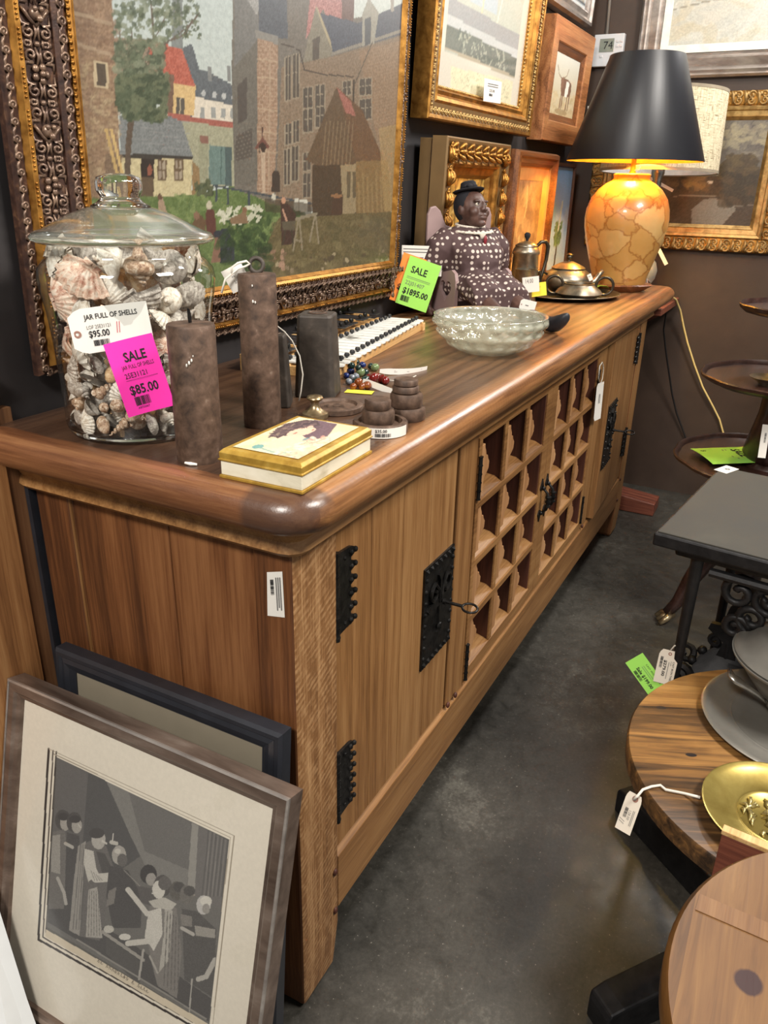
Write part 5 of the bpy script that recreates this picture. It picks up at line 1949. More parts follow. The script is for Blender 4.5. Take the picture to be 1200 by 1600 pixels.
def side_panel(x0, x1):
    out = [(-0.070, 0.0), (0.060, 0.0), (0.060, 0.120), (0.040, 0.128), (0.010, 0.118), (-0.020, 0.124), (-0.050, 0.130), (-0.066, 0.122), (-0.072, 0.104)]
    hrt = []
    for k in range(24):
        a = 2*PI*k/24
        hx = 16*math.sin(a)**3
        hz = 13*math.cos(a)-5*math.cos(2*a)-2*math.cos(3*a)-math.cos(4*a)
        hrt.append((-0.024+hx*0.0017, 0.078+hz*0.0019))
    # outline joined to the cutout by a slit so that it stays one polygon
    i0 = max(range(24), key=lambda i: hrt[i][0])
    loop = [hrt[(i0+k) % 24] for k in range(25)]
    poly = out[:2]+[(0.060, loop[0][1])]+loop+[(0.060, loop[0][1]+0.0001)]+out[2:]
    return MB().prism(poly, lambda a, b, d: (d, a, b), x0, x1)


obj('arm_panel', side_panel(-0.092, -0.082), M['mauve'], ch)
obj('arm_panel', side_panel(0.082, 0.092), M['mauve'], ch)
obj('seat', MB().box(-0.082, 0.082, -0.062, 0.060, 0.050, 0.060), M['mauve'], ch, bevel=0.002)
bk = MB()
pr = [(-0.092, 0.0), (0.092, 0.0), (0.092, 0.12), (0.104, 0.20), (0.104, 0.262), (0.096, 0.280), (0.080, 0.284), (0.064, 0.272), (0.045, 0.235), (0.0, 0.225), (-0.045, 0.235), (-0.064, 0.272), (-0.080, 0.284), (-0.096, 0.280), (-0.104, 0.262), (-0.104, 0.20), (-0.092, 0.12)]
bk.prism(pr, lambda a, b, d: (a, d, b), 0.060, 0.070)
obj('back', bk, M['mauve'], ch, bevel=0.003)

doll = thing('doll', 'dark brown cloth doll in polka dots and black hat on the mauve chair', 'doll', DL, (0, 0, DR))
doll.scale = (DS, DS, DS)
M['doll_skin'] = mottled('dark_brown_cloth_skin', [(0.3, S(62, 42, 36)), (0.6, S(86, 60, 52)), (0.8, S(112, 82, 70))], 40, 0.5, 0, 0.15)
M['black_felt'] = plain('black_felt', S(26, 26, 32), 0.9, var=0.2, vscale=80)
M['black_shoe'] = plain('black_shoe_cloth', S(34, 36, 42), 0.5, var=0.2)
M['lace'] = plain('white_lace', S(206, 196, 182), 0.85, var=0.1, vscale=300)


def polka():
    m, nt, b = new_mat('polka_dot_cotton')
    v = coords(nt)
    vo = nd(nt, 'ShaderNodeTexVoronoi', feature='F1')
    vo.inputs['Scale'].default_value = 68
    vo.inputs['Randomness'].default_value = 0.18
    nt.links.new(v, vo.inputs['Vector'])
    f = ramp(nt, vo.outputs['Distance'], [(0.30, (1, 1, 1, 1)), (0.35, (0, 0, 0, 1))])
    nt.links.new(mixc(nt, f, S(74, 54, 54), S(196, 182, 172)), b.inputs['Base Color'])
    b.inputs['Roughness'].default_value = 0.8
    n = noise(nt, v, 26, 3)
    bump(nt, b, n.outputs['Fac'], 0.5, 0.006)
    return m


M['polka'] = polka()


def remeshed(name, mb, mat, parent, vox, smooth_it=6):
    o = obj(name, mb, mat, parent)
    r = o.modifiers.new('remesh', 'REMESH')
    r.mode = 'VOXEL'
    r.voxel_size = vox
    r.use_smooth_shade = True
    s = o.modifiers.new('smooth', 'SMOOTH')
    s.iterations = smooth_it
    s.factor = 0.5
    return o


HC = Vector((0.0, 0.010, 0.276))    # head centre, face towards -y and tipped a little up
Rh = Matrix.Rotation(math.radians(-14), 3, 'X') @ Matrix.Rotation(math.radians(12), 3, 'Z')
hp = lambda x, y, z: tuple(HC+Rh @ Vector((x*0.92, y*0.92, z*0.88)))
body = MB()


def hb(x, y, z, rx, ry, rz):
    t = MB().ball((0, 0, 0), rx, ry, rz, 18, 12)
    t.v = [hp(x+p[0], y+p[1], z+p[2]) for p in t.v]
    body.merge(t)


hb(0, 0, 0.006, 0.041, 0.046, 0.050)         # skull
hb(0, -0.014, -0.022, 0.036, 0.034, 0.036)   # jaw
for s_ in (-1, 1):
    hb(s_*0.021, -0.030, -0.014, 0.016, 0.015, 0.015)   # cheeks
    hb(s_*0.0065, -0.050, -0.010, 0.0065, 0.006, 0.0055)  # nostrils
    hb(s_*0.041, 0.004, -0.002, 0.006, 0.010, 0.014)    # ears
    hb(s_*0.017, -0.0405, 0.0155, 0.012, 0.007, 0.0045)   # brows
hb(0, -0.0475, 0.000, 0.0055, 0.008, 0.014)  # nose
hb(0, -0.0435, -0.0245, 0.016, 0.008, 0.0042)  # upper lip
hb(0, -0.0430, -0.0330, 0.014, 0.008, 0.0048)  # lower lip
hb(0, -0.036, -0.047, 0.014, 0.012, 0.010)   # chin
body.tube([(0, 0.02, 0.17), (0, 0.018, 0.215), (0, 0.014, 0.26)], [0.04, 0.031, 0.028], 14)
body.loft([[(rx*math.cos(a), 0.015+yy+ry*math.sin(a), z) for a in [2*PI*q/20 for q in range(20)]] for z, rx, ry, yy in ((0.062, 0.060, 0.05, 0), (0.10, 0.066, 0.056, -0.004), (0.16, 0.064, 0.052, -0.004), (0.20, 0.066, 0.040, 0.004), (0.225, 0.045, 0.028, 0.006))])
for s_ in (-1, 1):
    body.tube([(s_*0.066, 0.012, 0.212), (s_*0.098, 0.020, 0.165), (s_*0.110, 0.034, 0.110), (s_*0.113, 0.036, 0.055), (s_*0.112, 0.030, 0.024)], [0.024, 0.022, 0.020, 0.018, 0.011], 12)
    hx, hy, hz = s_*0.112, 0.026, 0.018
    body.ball((hx, hy, hz), 0.011, 0.014, 0.015, 12, 8)
    for k in range(4):
        fx = hx+(k-1.5)*0.0012*s_
        fy = hy-0.011+k*0.0068
        ln_ = (0.015, 0.0185, 0.0175, 0.013)[k]
        body.tube([(fx, fy, hz-0.006), (fx-s_*0.002, fy-0.002, hz-0.006-ln_*0.3), (fx-s_*0.004, fy-0.001, max(0.0045, hz-0.004-ln_*0.6))], [0.0042, 0.0038, 0.003], 8)
    body.tube([(hx-s_*0.006, hy-0.008, hz+0.004), (hx-s_*0.013, hy-0.015, hz-0.002), (hx-s_*0.014, hy-0.018, hz-0.008)], [0.0045, 0.004, 0.003], 8)
    body.tube([(s_*0.036, -0.02, 0.082), (s_*0.042, -0.09, 0.080), (s_*0.046, -0.155, 0.050), (s_*0.048, -0.24, 0.022), (s_*0.050, -0.305, 0.018)], [0.036, 0.034, 0.026, 0.0185, 0.014], 12)
doll_body = remeshed('body', body, M['doll_skin'], doll, 0.0026, 2)
for s_ in (-1, 1):
    e = MB().ball(hp(s_*0.0165, -0.0395, 0.0065), 0.0058, 0.0042, 0.0046, 12, 8)
    eo = obj('eye', e, plain('eye_white', S(196, 186, 170), 0.3), doll, smooth=180)
    obj('pupil', MB().ball(hp(s_*0.0165, -0.0432, 0.0068), 0.0027, 0.0014, 0.0027, 10, 6), M['black_felt'], eo, smooth=180)
hr = MB().ball((0, 0, 0), 0.0445, 0.047, 0.052, 18, 12)
hr.v = [hp(p[0], 0.010+p[1]*0.95, 0.012+p[2]) for p in hr.v]
obj('hair', hr, M['black_felt'], doll, smooth=180)
hat = MB()
hat.lathe([(0.0, 0.0), (0.044, 0.0), (0.047, 0.003), (0.044, 0.005), (0.026, 0.006), (0.024, 0.016), (0.022, 0.026), (0.016, 0.030), (0.0, 0.031)], 24, mod=lambda a, z: 1+0.06*math.sin(3*a))
hat.v = [hp(p[0]*0.95, p[1]+0.004, 0.052+p[2]) for p in hat.v]
ho = obj('hat', hat, M['black_felt'], doll, smooth=40)
fl = MB()
for k in range(5):
    a = k*1.25
    fl.ball(hp(-0.012+0.012*math.cos(a), -0.016+0.010*math.sin(a), 0.062), 0.010, 0.008, 0.006, 8, 5)
obj('bow', fl, M['black_felt'], ho, smooth=180)
# dress
dr = MB()
dr.loft([[(rx*(1+0.05*math.sin(7*a+z*40))*math.cos(a), yy+ry*(1+0.05*math.sin(9*a+z*30))*math.sin(a), z) for a in [2*PI*q/48 for q in range(48)]] for z, rx, ry, yy in
         ((0.066, 0.078, 0.064, 0.000), (0.085, 0.080, 0.068, -0.006), (0.115, 0.079, 0.072, -0.008), (0.150, 0.083, 0.074, -0.010), (0.180, 0.086, 0.066, -0.004), (0.208, 0.084, 0.052, 0.006), (0.226, 0.066, 0.038, 0.010), (0.236, 0.040, 0.032, 0.012))])
for s_ in (-1, 1):
    dr.ball((s_*0.034, -0.036, 0.165), 0.042, 0.040, 0.036, 14, 9)
    dr.tube([(s_*0.062, 0.012, 0.214), (s_*0.092, 0.014, 0.180), (s_*0.107, 0.026, 0.140), (s_*0.112, 0.032, 0.114)], [0.030, 0.038, 0.036, 0.032], 16)
    # skirt spreading over the thighs
    dr.loft([[(s_*0.036+rx*(1+0.08*math.sin(6*a+y*60))*math.cos(a), y, zz+rz*(1+0.06*math.sin(5*a))*math.sin(a)) for a in [2*PI*q/28 for q in range(28)]] for y, zz, rx, rz in
             ((0.0, 0.085, 0.050, 0.040), (-0.06, 0.090, 0.050, 0.040), (-0.10, 0.088, 0.052, 0.040), (-0.140, 0.072, 0.050, 0.040), (-0.165, 0.058, 0.052, 0.036))])
dress = remeshed('dress', dr, M['polka'], doll, 0.0034, 3)
cl = MB()
for k in range(30):
    a = 2*PI*k/30
    r = 1+0.05*(k % 2)
    cl.ball((0.055*r*math.cos(a), 0.006+0.046*r*math.sin(a), 0.2315-0.010*(0.5-0.5*math.sin(a))*1.0-0.002), 0.0085, 0.0075, 0.004, 7, 5)
    cl.ball((0.038*math.cos(a), 0.011+0.031*math.sin(a), 0.2415-0.008*(0.5-0.5*math.sin(a))), 0.0065, 0.006, 0.0035, 7, 5)
cl.ball((0.004, -0.045, 0.216), 0.010, 0.004, 0.012, 8, 5)
remeshed('lace_collar', cl, M['lace'], doll, 0.0022, 1)
obj('brooch', MB().ball((0.006, -0.055, 0.204), 0.0055, 0.004, 0.012, 8, 6), plain('red_brooch', S(126, 34, 44), 0.4), doll, smooth=180)
for s_ in (-1, 1):
    sh = MB()
    sh.loft([[(s_*0.050+rx*math.cos(a), y, zz+rz*math.sin(a)) for a in [2*PI*q/16 for q in range(16)]] for y, zz, rx, rz in
             ((-0.285, 0.020, 0.011, 0.014), (-0.290, 0.0195, 0.016, 0.0185), (-0.305, 0.020, 0.0175, 0.0195), (-0.325, 0.026, 0.018, 0.021), (-0.340, 0.034, 0.017, 0.018), (-0.352, 0.042, 0.013, 0.013), (-0.358, 0.047, 0.006, 0.006))])
    obj('shoe', sh, M['black_shoe'], doll, smooth=180)

# tags in front of the doll chair
nd_ = Vector((EYE.x-1.2, EYE.y-0.36, 0)).normalized()
q0 = Vector((1.196, 0.369, 0))
sheet('sale_tag', 'lime green sale tag reading SALE $1895.00 leaning beside the doll', 'sale tag', *c3(q0, nd_, (641, 399), (690, 416), (622, 474)), M['green_paper'],
      [('SALE', 0.16, 0.17, 0.14, 0, 0.02, 0.50), ('RULE', 0.10, 0.40, 0.008, 1, 0, 0.74), ('RULE', 0.10, 0.43, 0.006, 1, 0, 0.74), ('22J01407', 0.10, 0.48, 0.085, 1, 0, 0.60), ('$1895.00', 0.10, 0.63, 0.125, 0, 0.03, 0.80), ('BAR', 0.11, 0.80, 0.12, 0, 0, 0.27)])
sheet('sale_tag', 'orange sale tag mostly hidden behind the lime green one', 'sale tag', *c3(q0-nd_*0.005, nd_, (631, 394), (678, 410), (610, 468)), M['orange_paper'], [('$', 0.12, 0.62, 0.12, 0, 0.03)])
sheet('price_tag', 'white printed tag behind the green sale tag and the doll sleeve', 'price tag', *c3(q0-nd_*0.010, nd_, (628, 383), (692, 385), (628, 430)), M['white_paper'],
      [('RULE', 0.04, 0.10, 0.03, 1, 0, 0.9), ('RULE', 0.04, 0.20, 0.03, 1, 0, 0.9), ('RULE', 0.04, 0.38, 0.03, 1, 0, 0.5), ('0', 0.56, 0.32, 0.24, 2), ('5.00', 0.24, 0.52, 0.22, 0, 0.02, 0.28)])
qd = Vector((DL[0]-0.11, DL[1]-0.16, 0))
sheet('price_tag', 'small white tag hanging from the hem of the doll dress', 'price tag', *c3(qd, nd_, (815, 466), (839, 472), (812, 484)), M['white_paper'], [('RULE', 0.35, 0.45, 0.08, 1, 0, 0.2)], cut=0.2, hole=(0.1, 0.5, 0.0016))

# ------------------------------------------------------------------ pewter tea things on a tray
M['pewter'] = mottled('aged_pewter', [(0.3, S(104, 98, 86)), (0.55, S(150, 142, 126)), (0.75, S(182, 172, 154))], 25, 0.3, 0.9, 0.08, rough2=0.42)
M['dark_pewter'] = mottled('dark_pewter', [(0.3, S(52, 48, 42)), (0.7, S(92, 84, 72))], 25, 0.35, 0.85, 0.08)
TC = (1.865, 0.185)
tr = thing('serving_tray', 'oval dark metal serving tray with a pale rim under the pewter tea set', 'tray', (TC[0], TC[1], HT), (0, 0, math.radians(-24)))
mb = MB().lathe([(0.0, 0.002), (0.140, 0.002), (0.150, 0.004), (0.166, 0.011), (0.175, 0.0125), (0.176, 0.0145), (0.166, 0.0135), (0.150, 0.0065), (0.140, 0.005), (0.0, 0.005)], 56, cap=False, sy=0.86)
obj('tray_dish', mb, M['dark_pewter'], tr, smooth=60)
mb = MB().tube([(0.1755*math.cos(a), 0.86*0.1755*math.sin(a), 0.0136) for a in [2*PI*q/64 for q in range(64)]], 0.0016, 6, closed=True)
obj('rim', mb, M['pewter'], tr, smooth=180)
ZTR = HT+0.0052
sg = thing('sugar_bowl', 'open pewter sugar bowl with two loop handles on the front of the tray', 'bowl', (1.790, 0.135, ZTR), (0, 0, math.radians(-68)))
sg.scale = (1.1, 1.1, 1.1)
obj('bowl_body', MB().lathe([(0.0, 0.0), (0.040, 0.0), (0.043, 0.004), (0.060, 0.011), (0.066, 0.017), (0.060, 0.026), (0.046, 0.036), (0.041, 0.041), (0.042, 0.044), (0.038, 0.044), (0.037, 0.036), (0.054, 0.020), (0.0, 0.008)], 40, cap=False), M['pewter'], sg, smooth=50)
for s_ in (-1, 1):
    obj('handle', MB().tube([(s_*(0.070+0.024*math.cos(a)), 0, 0.038+0.024*math.sin(a)) for a in [2*PI*q/20 for q in range(20)]], 0.0040, 8, closed=True), M['dark_pewter'], sg, smooth=180)
te = thing('teapot', 'squat pewter teapot with a domed lid and finial at the back of the tray', 'teapot', (1.935, 0.215, ZTR), (0, 0, math.radians(-50)))
obj('pot_body', MB().lathe([(0.0, 0.0), (0.046, 0.0), (0.050, 0.005), (0.072, 0.020), (0.083, 0.036), (0.082, 0.050), (0.068, 0.066), (0.056, 0.073), (0.052, 0.076)], 44), M['pewter'], te, smooth=50)
l_ = obj('lid', MB().lathe([(0.054, 0.0762), (0.055, 0.079), (0.046, 0.085), (0.030, 0.093), (0.014, 0.099), (0.0, 0.100)], 40), M['brass'], te, smooth=60)
obj('finial', MB().lathe([(0.006, 0.099), (0.005, 0.104), (0.010, 0.108), (0.012, 0.112), (0.009, 0.117), (0.012, 0.120), (0.006, 0.124), (0.0, 0.125)], 20), M['dark_pewter'], l_, smooth=60)
obj('spout', MB().tube([(0.070, 0, 0.026), (0.098, 0, 0.034), (0.112, 0, 0.056), (0.124, 0, 0.070)], [0.016, 0.012, 0.009, 0.007], 12), M['pewter'], te, smooth=180)
obj('handle', MB().tube([(-0.070, 0, 0.058), (-0.092, 0, 0.068), (-0.108, 0, 0.056), (-0.108, 0, 0.034), (-0.092, 0, 0.022), (-0.072, 0, 0.022)], 0.004, 8), M['dark_pewter'], te, smooth=180)
cp = thing('coffee_pot', 'tall pewter coffee pot with a black knob and curved handle behind the doll', 'coffee pot', (1.800, 0.320, HT+0.001), (0, 0, math.radians(-40)))
obj('pot_body', MB().lathe([(0.0, 0.0), (0.046, 0.0), (0.049, 0.004), (0.045, 0.03), (0.042, 0.08), (0.040, 0.125), (0.044, 0.130), (0.043, 0.138), (0.036, 0.150), (0.034, 0.152)], 36), M['pewter'], cp, smooth=50)
l_ = obj('lid', MB().lathe([(0.036, 0.1515), (0.036, 0.155), (0.024, 0.163), (0.010, 0.168), (0.0, 0.169)], 32), M['pewter'], cp, smooth=60)
obj('knob', MB().lathe([(0.004, 0.168), (0.005, 0.174), (0.009, 0.180), (0.010, 0.188), (0.006, 0.193), (0.0, 0.194)], 16), M['black_felt'], l_, smooth=60)
obj('handle', MB().tube([(0.036, 0, 0.150), (0.052, 0, 0.164), (0.070, 0, 0.166), (0.080, 0, 0.152), (0.078, 0, 0.110), (0.066, 0, 0.060), (0.046, 0, 0.048)], [0.005, 0.006, 0.007, 0.007, 0.006, 0.005, 0.004], 9), M['dark_pewter'], cp, smooth=180)
cu = thing('creamer', 'small straight sided pewter creamer standing in front of the coffee pot', 'jug', (1.640, 0.262, HT), (0, 0, math.radians(-40)))
obj('jug_body', MB().lathe([(0.0, 0.0), (0.033, 0.0), (0.035, 0.003), (0.033, 0.05), (0.032, 0.096), (0.034, 0.099), (0.031, 0.099), (0.030, 0.05), (0.0, 0.006)], 32, cap=False), M['pewter'], cu, smooth=50)
obj('handle', MB().tube([(0.032, 0, 0.090), (0.046, 0, 0.092), (0.054, 0, 0.075), (0.050, 0, 0.040), (0.034, 0, 0.024)], 0.0035, 8), M['dark_pewter'], cu, smooth=180)
qt = Vector((1.60, 0.225, 0))
sheet('price_tag', 'white printed tag standing against the small creamer', 'price tag', *c3(qt, nd_, (816, 434), (842, 431), (818, 458)), M['white_paper'], [('14.00', 0.15, 0.1, 0.3, 1, 0.0, 0.5)])
qt = Vector((1.66, 0.15, 0))
sheet('price_tag', 'yellow paper tag leaning on the left end of the tray', 'price tag', *c3(qt, nd_, (824, 444), (853, 440), (818, 466)), M['yellow_paper'], [('RULE', 0.1, 0.3, 0.03, 1, 0, 0.6), ('RULE', 0.1, 0.5, 0.03, 1, 0, 0.5)])
qt = Vector((1.99, 0.315, 0))
sheet('price_tag', 'yellow paper tag tucked between the coffee pot and the teapot', 'price tag', *c3(qt, nd_, (846, 428), (868, 422), (848, 442)), M['yellow_paper'])
qt = Vector((1.865, 0.15, 0))
sheet('price_tag', 'white sticker card on the shoulder of the teapot', 'price tag', *c3(qt, nd_, (917, 430), (923, 427), (920, 440)), M['white_paper'], [('RULE', 0.2, 0.3, 0.1, 1, 0, 0.5)])
o = obj('leaf', MB().loft([[(1.992, 0.130, HT+0.017), (1.992, 0.131, HT+0.018)], [(2.01, 0.155, HT+0.026), (2.005, 0.120, HT+0.027)], [(2.03, 0.150, HT+0.027), (2.025, 0.100, HT+0.026)], [(2.05, 0.105, HT+0.016), (2.05, 0.100, HT+0.016)]], cap=False, closed=False), plain('green_leaf', S(120, 140, 40), 0.5))
sl = o.modifiers.new('thick', 'SOLIDIFY')
sl.thickness = 0.001
tag(o, 'green paper slip lying on the rim of the tray beside the gold lamp', 'paper slip')
# ------------------------------------------------------------------ lamps
def capiz():
    m, nt, b = new_mat('amber_capiz_shell')
    tc = nd(nt, 'ShaderNodeTexCoord')
    mp = nd(nt, 'ShaderNodeMapping')
    mp.inputs['Scale'].default_value = (1, 1, 1.25)
    nt.links.new(tc.outputs['Object'], mp.inputs['Vector'])
    n = noise(nt, mp.outputs['Vector'], 9, 4, 0.6)
    vm = nd(nt, 'ShaderNodeVectorMath', operation='MULTIPLY_ADD')
    nt.links.new(n.outputs['Color'], vm.inputs[0])
    vm.inputs[1].default_value = (0.11, 0.11, 0.11)
    nt.links.new(mp.outputs['Vector'], vm.inputs[2])
    vo = nd(nt, 'ShaderNodeTexVoronoi', feature='F1')
    vo.inputs['Scale'].default_value = 11
    nt.links.new(vm.outputs[0], vo.inputs['Vector'])
    ed = nd(nt, 'ShaderNodeTexVoronoi', feature='DISTANCE_TO_EDGE')
    ed.inputs['Scale'].default_value = 11
    nt.links.new(vm.outputs[0], ed.inputs['Vector'])
    sc = nd(nt, 'ShaderNodeSeparateColor')
    nt.links.new(vo.outputs['Color'], sc.inputs[0])
    cell = ramp(nt, sc.outputs[0], [(0.0, S(168, 118, 56)), (0.5, S(188, 144, 80)), (1.0, S(206, 172, 112))])
    line = ramp(nt, ed.outputs['Distance'], [(0.0, S(170, 120, 66)), (0.06, (1, 1, 1, 1))])
    col = mixc(nt, 0.7, cell, line, 'MULTIPLY')
    n2 = noise(nt, mp.outputs['Vector'], 26, 4, 0.6)
    col = mixc(nt, mathn(nt, 'MULTIPLY', n2.outputs['Fac'], 0.35), col, S(150, 96, 36))
    nt.links.new(col, b.inputs['Base Color'])
    b.inputs['Roughness'].default_value = 0.35
    b.inputs['Coat Weight'].default_value = 0.3
    bump(nt, b, ed.outputs['Distance'], 0.3, 0.004)
    return m


LX, LY = 2.165, 0.096
lamp = thing('table_lamp', 'lit table lamp with amber shell patchwork body and tall black cone shade', 'lamp', (LX, LY, HT))
lamp.scale = (0.93, 0.93, 1.0)
ft = MB()
ft.loft([[(r_*(1+e*abs(math.cos(2*a))**3)*math.cos(a), r_*(1+e*abs(math.cos(2*a))**3)*math.sin(a), z) for a in [2*PI*q/48+PI/4 for q in range(48)]] for r_, z, e in ((0.085, 0.0, 0.0), (0.092, 0.004, 0.06), (0.108, 0.022, 0.18), (0.104, 0.026, 0.16), (0.088, 0.024, 0.03))])
obj('foot', ft, M['walnut'], lamp, smooth=50)
obj('body', MB().lathe([(0.094, 0.020), (0.097, 0.026), (0.100, 0.045), (0.116, 0.095), (0.135, 0.155), (0.147, 0.205), (0.1495, 0.235), (0.146, 0.265), (0.134, 0.297), (0.112, 0.325), (0.088, 0.343), (0.070, 0.352), (0.063, 0.358), (0.064, 0.366), (0.066, 0.371), (0.058, 0.375), (0.0, 0.375)], 64), capiz(), lamp, smooth=180)
obj('stem', MB().lathe([(0.014, 0.374), (0.010, 0.382), (0.0085, 0.40), (0.0085, 0.47), (0.014, 0.475), (0.014, 0.51), (0.0, 0.51)], 20), M['gilt'], lamp, smooth=50)
M['black_shade'] = plain('black_card_shade', S(30, 31, 36), 0.38, var=0.04)
M['gold_lining'] = plain('gold_foil_lining', S(214, 158, 66), 0.35, metal=0.6)
sh = MB()
sh.lathe([(0.236, 0.412), (0.2365, 0.414), (0.1245, 0.716), (0.1240, 0.718), (0.1228, 0.718)], 72, cap=False, mi=0)
sh.lathe([(0.1228, 0.718), (0.2346, 0.412), (0.236, 0.412)], 72, cap=False, mi=1)
so = obj('shade', sh, [M['black_shade'], M['gold_lining']], lamp, smooth=40)
sp = MB()
for k in range(3):
    a = 2*PI*k/3
    sp.tube([(0, 0, 0.69), (0.125*math.cos(a), 0.125*math.sin(a), 0.70)], 0.0018, 6)
sp.tube([(0, 0, 0.62), (0, 0, 0.705)], 0.004, 8)
sp.tube([(0.012, 0, 0.51), (0.045, 0, 0.55), (0.045, 0, 0.60), (0, 0, 0.63), (-0.045, 0, 0.60), (-0.045, 0, 0.55), (-0.012, 0, 0.51)], 0.0018, 6)
obj('harp', sp, M['brass'], so, smooth=60)
bulb_m, nt_, b_ = new_mat('lit_bulb')
b_.inputs['Emission Color'].default_value = (1.0, 0.72, 0.34, 1)
b_.inputs['Emission Strength'].default_value = 30
obj('bulb', MB().ball((0, 0, 0.552), 0.028, 0.028, 0.034, 16, 10), bulb_m, lamp, smooth=180)
bl = bpy.data.lights.new('bulb_light', 'POINT')
bl.energy = 46
bl.color = (1.0, 0.65, 0.12)
bl.shadow_soft_size = 0.035
bo = bpy.data.objects.new('bulb_light', bl)
COL.objects.link(bo)
bo.location = (LX, LY, HT+0.552)
nl = Vector((EYE.x-LX, EYE.y-LY, 0)).normalized()
o = sheet('price_tag', 'amber lit paper tag hanging from the stem of the gold lamp', 'price tag', *c3(Vector((LX, LY, 0))+nl*0.085, Vector((nl.x, nl.y, 0.4)), (1002, 268), (1053, 296), (999, 272)), M['tag_cream'])
o = obj('tag_string', MB().tube([(LX, LY, HT+0.380), (LX-0.03, LY-0.03, HT+0.395), (LX-0.06, LY-0.03, HT+0.383)], 0.001, 6), M['string'], smooth=180)
tag(o, 'thin string tying the amber tag to the stem of the gold lamp', 'string')

# narrow console between the sideboard and the far wall that carries the linen lamp
M['red_wood'] = wood('reddish_wood', 'Y', S(78, 38, 28), S(112, 60, 44), S(140, 82, 60), 0.5)
cn = thing('console_stand', 'small reddish wood stand tucked between the sideboard and the far wall', 'stand', (2.64, 0.10, 0))
obj('top', MB().box(-0.215, 0.195, -0.125, 0.36, 0.835, 0.862), M['red_wood'], cn, bevel=0.003)
obj('post', MB().box(0.0, 0.08, 0.08, 0.16, 0.085, 0.835), M['red_wood'], cn, bevel=0.004)
obj('bracket', MB().prism([(-0.09, 0.835), (0.33, 0.835), (0.33, 0.81), (0.16, 0.70), (0.08, 0.70), (-0.09, 0.81)], lambda a, b, d: (d, a, b), -0.01, 0.09), M['red_wood'], cn)
fo = MB()
fo.loft([[(-0.135, -0.205+0.0, 0), (-0.02, -0.205, 0), (-0.02, -0.205, 0.055), (-0.135, -0.205, 0.055)], [(-0.135, 0.0, 0), (-0.02, 0.0, 0), (-0.02, 0.0, 0.075), (-0.135, 0.0, 0.075)], [(-0.135, 0.33, 0), (-0.02, 0.33, 0), (-0.02, 0.33, 0.085), (-0.135, 0.33, 0.085)]])
fo2 = MB().box(-0.03, 0.10, 0.06, 0.18, 0.0, 0.09)
obj('foot', fo, M['red_wood'], cn, bevel=0.004)
obj('foot_block', fo2, M['red_wood'], cn, bevel=0.004)

QX, QY = 2.600, 0.092


def linen():
    m, nt, b = new_mat('slubby_linen')
    v = coords(nt)
    a = nd(nt, 'ShaderNodeMapping')
    a.inputs['Scale'].default_value = (40, 40, 420)
    c = nd(nt, 'ShaderNodeMapping')
    c.inputs['Scale'].default_value = (330, 330, 26)
    nt.links.new(v, a.inputs[0])
    nt.links.new(v, c.inputs[0])
    n1 = noise(nt, a.outputs[0], 1, 3)
    n2 = noise(nt, c.outputs[0], 1, 3)
    s = mathn(nt, 'MINIMUM', n1.outputs['Fac'], n2.outputs['Fac'])
    nt.links.new(ramp(nt, s, [(0.30, S(128, 112, 84)), (0.44, S(206, 192, 160)), (0.6, S(226, 214, 184))]), b.inputs['Base Color'])
    b.inputs['Roughness'].default_value = 0.9
    return m


l2 = thing('table_lamp', 'table lamp with a wide beige linen drum shade partly hidden behind the black shade', 'lamp', (QX, QY, 0.8625))
sh = MB()
sh.lathe([(0.213, 0.474), (0.203, 0.738)], 72, cap=False, mi=0)
sh.lathe([(0.201, 0.738), (0.211, 0.474)], 72, cap=False, mi=1)
so = obj('shade', sh, [linen(), plain('white_shade_lining', S(232, 232, 230), 0.7)], l2, loc=(-0.021, 0, 0.003), rot=(0, math.radians(2.2), 0), smooth=40)
tm = MB()
for r, z in ((0.2125, 0.474), (0.2025, 0.738)):
    tm.lathe([(r-0.002, z-0.004), (r+0.0015, z-0.004), (r+0.0015, z+0.006), (r-0.002, z+0.006)], 72, cap=False)
obj('trim', tm, plain('grey_linen_trim', S(150, 138, 118), 0.9), so, smooth=40)
M['chrome'] = mottled('grey_metal', [(0.3, S(120, 118, 112)), (0.7, S(190, 186, 178))], 30, 0.25, 0.9, 0.05)
obj('stem', MB().lathe([(0.012, 0.30), (0.012, 0.40), (0.020, 0.42), (0.016, 0.45), (0.024, 0.47), (0.026, 0.50), (0.012, 0.52), (0, 0.52)], 24), M['chrome'], l2, smooth=50)
obj('base', MB().lathe([(0.075, 0.0), (0.078, 0.006), (0.070, 0.014), (0.030, 0.03), (0.026, 0.06), (0.045, 0.09), (0.050, 0.12), (0.042, 0.15), (0.020, 0.175), (0.016, 0.22), (0.014, 0.31), (0.0, 0.31)], 32), plain('grey_plaster_base', S(140, 134, 122), 0.7), l2, smooth=60)
sp = MB()
for k in range(3):
    a = 2*PI*k/3+0.5
    sp.tube([(0, 0, 0.52), (0.20*math.cos(a), 0.20*math.sin(a), 0.73)], 0.002, 6)
obj('harp', sp, M['chrome'], so, smooth=60)
sheet('price_tag', 'white tag hanging low behind the amber lamp body on the right', 'price tag', onx(1032, 388, 2.58), onx(1044, 412, 2.58), onx(1026, 390, 2.58), M['white_paper'])

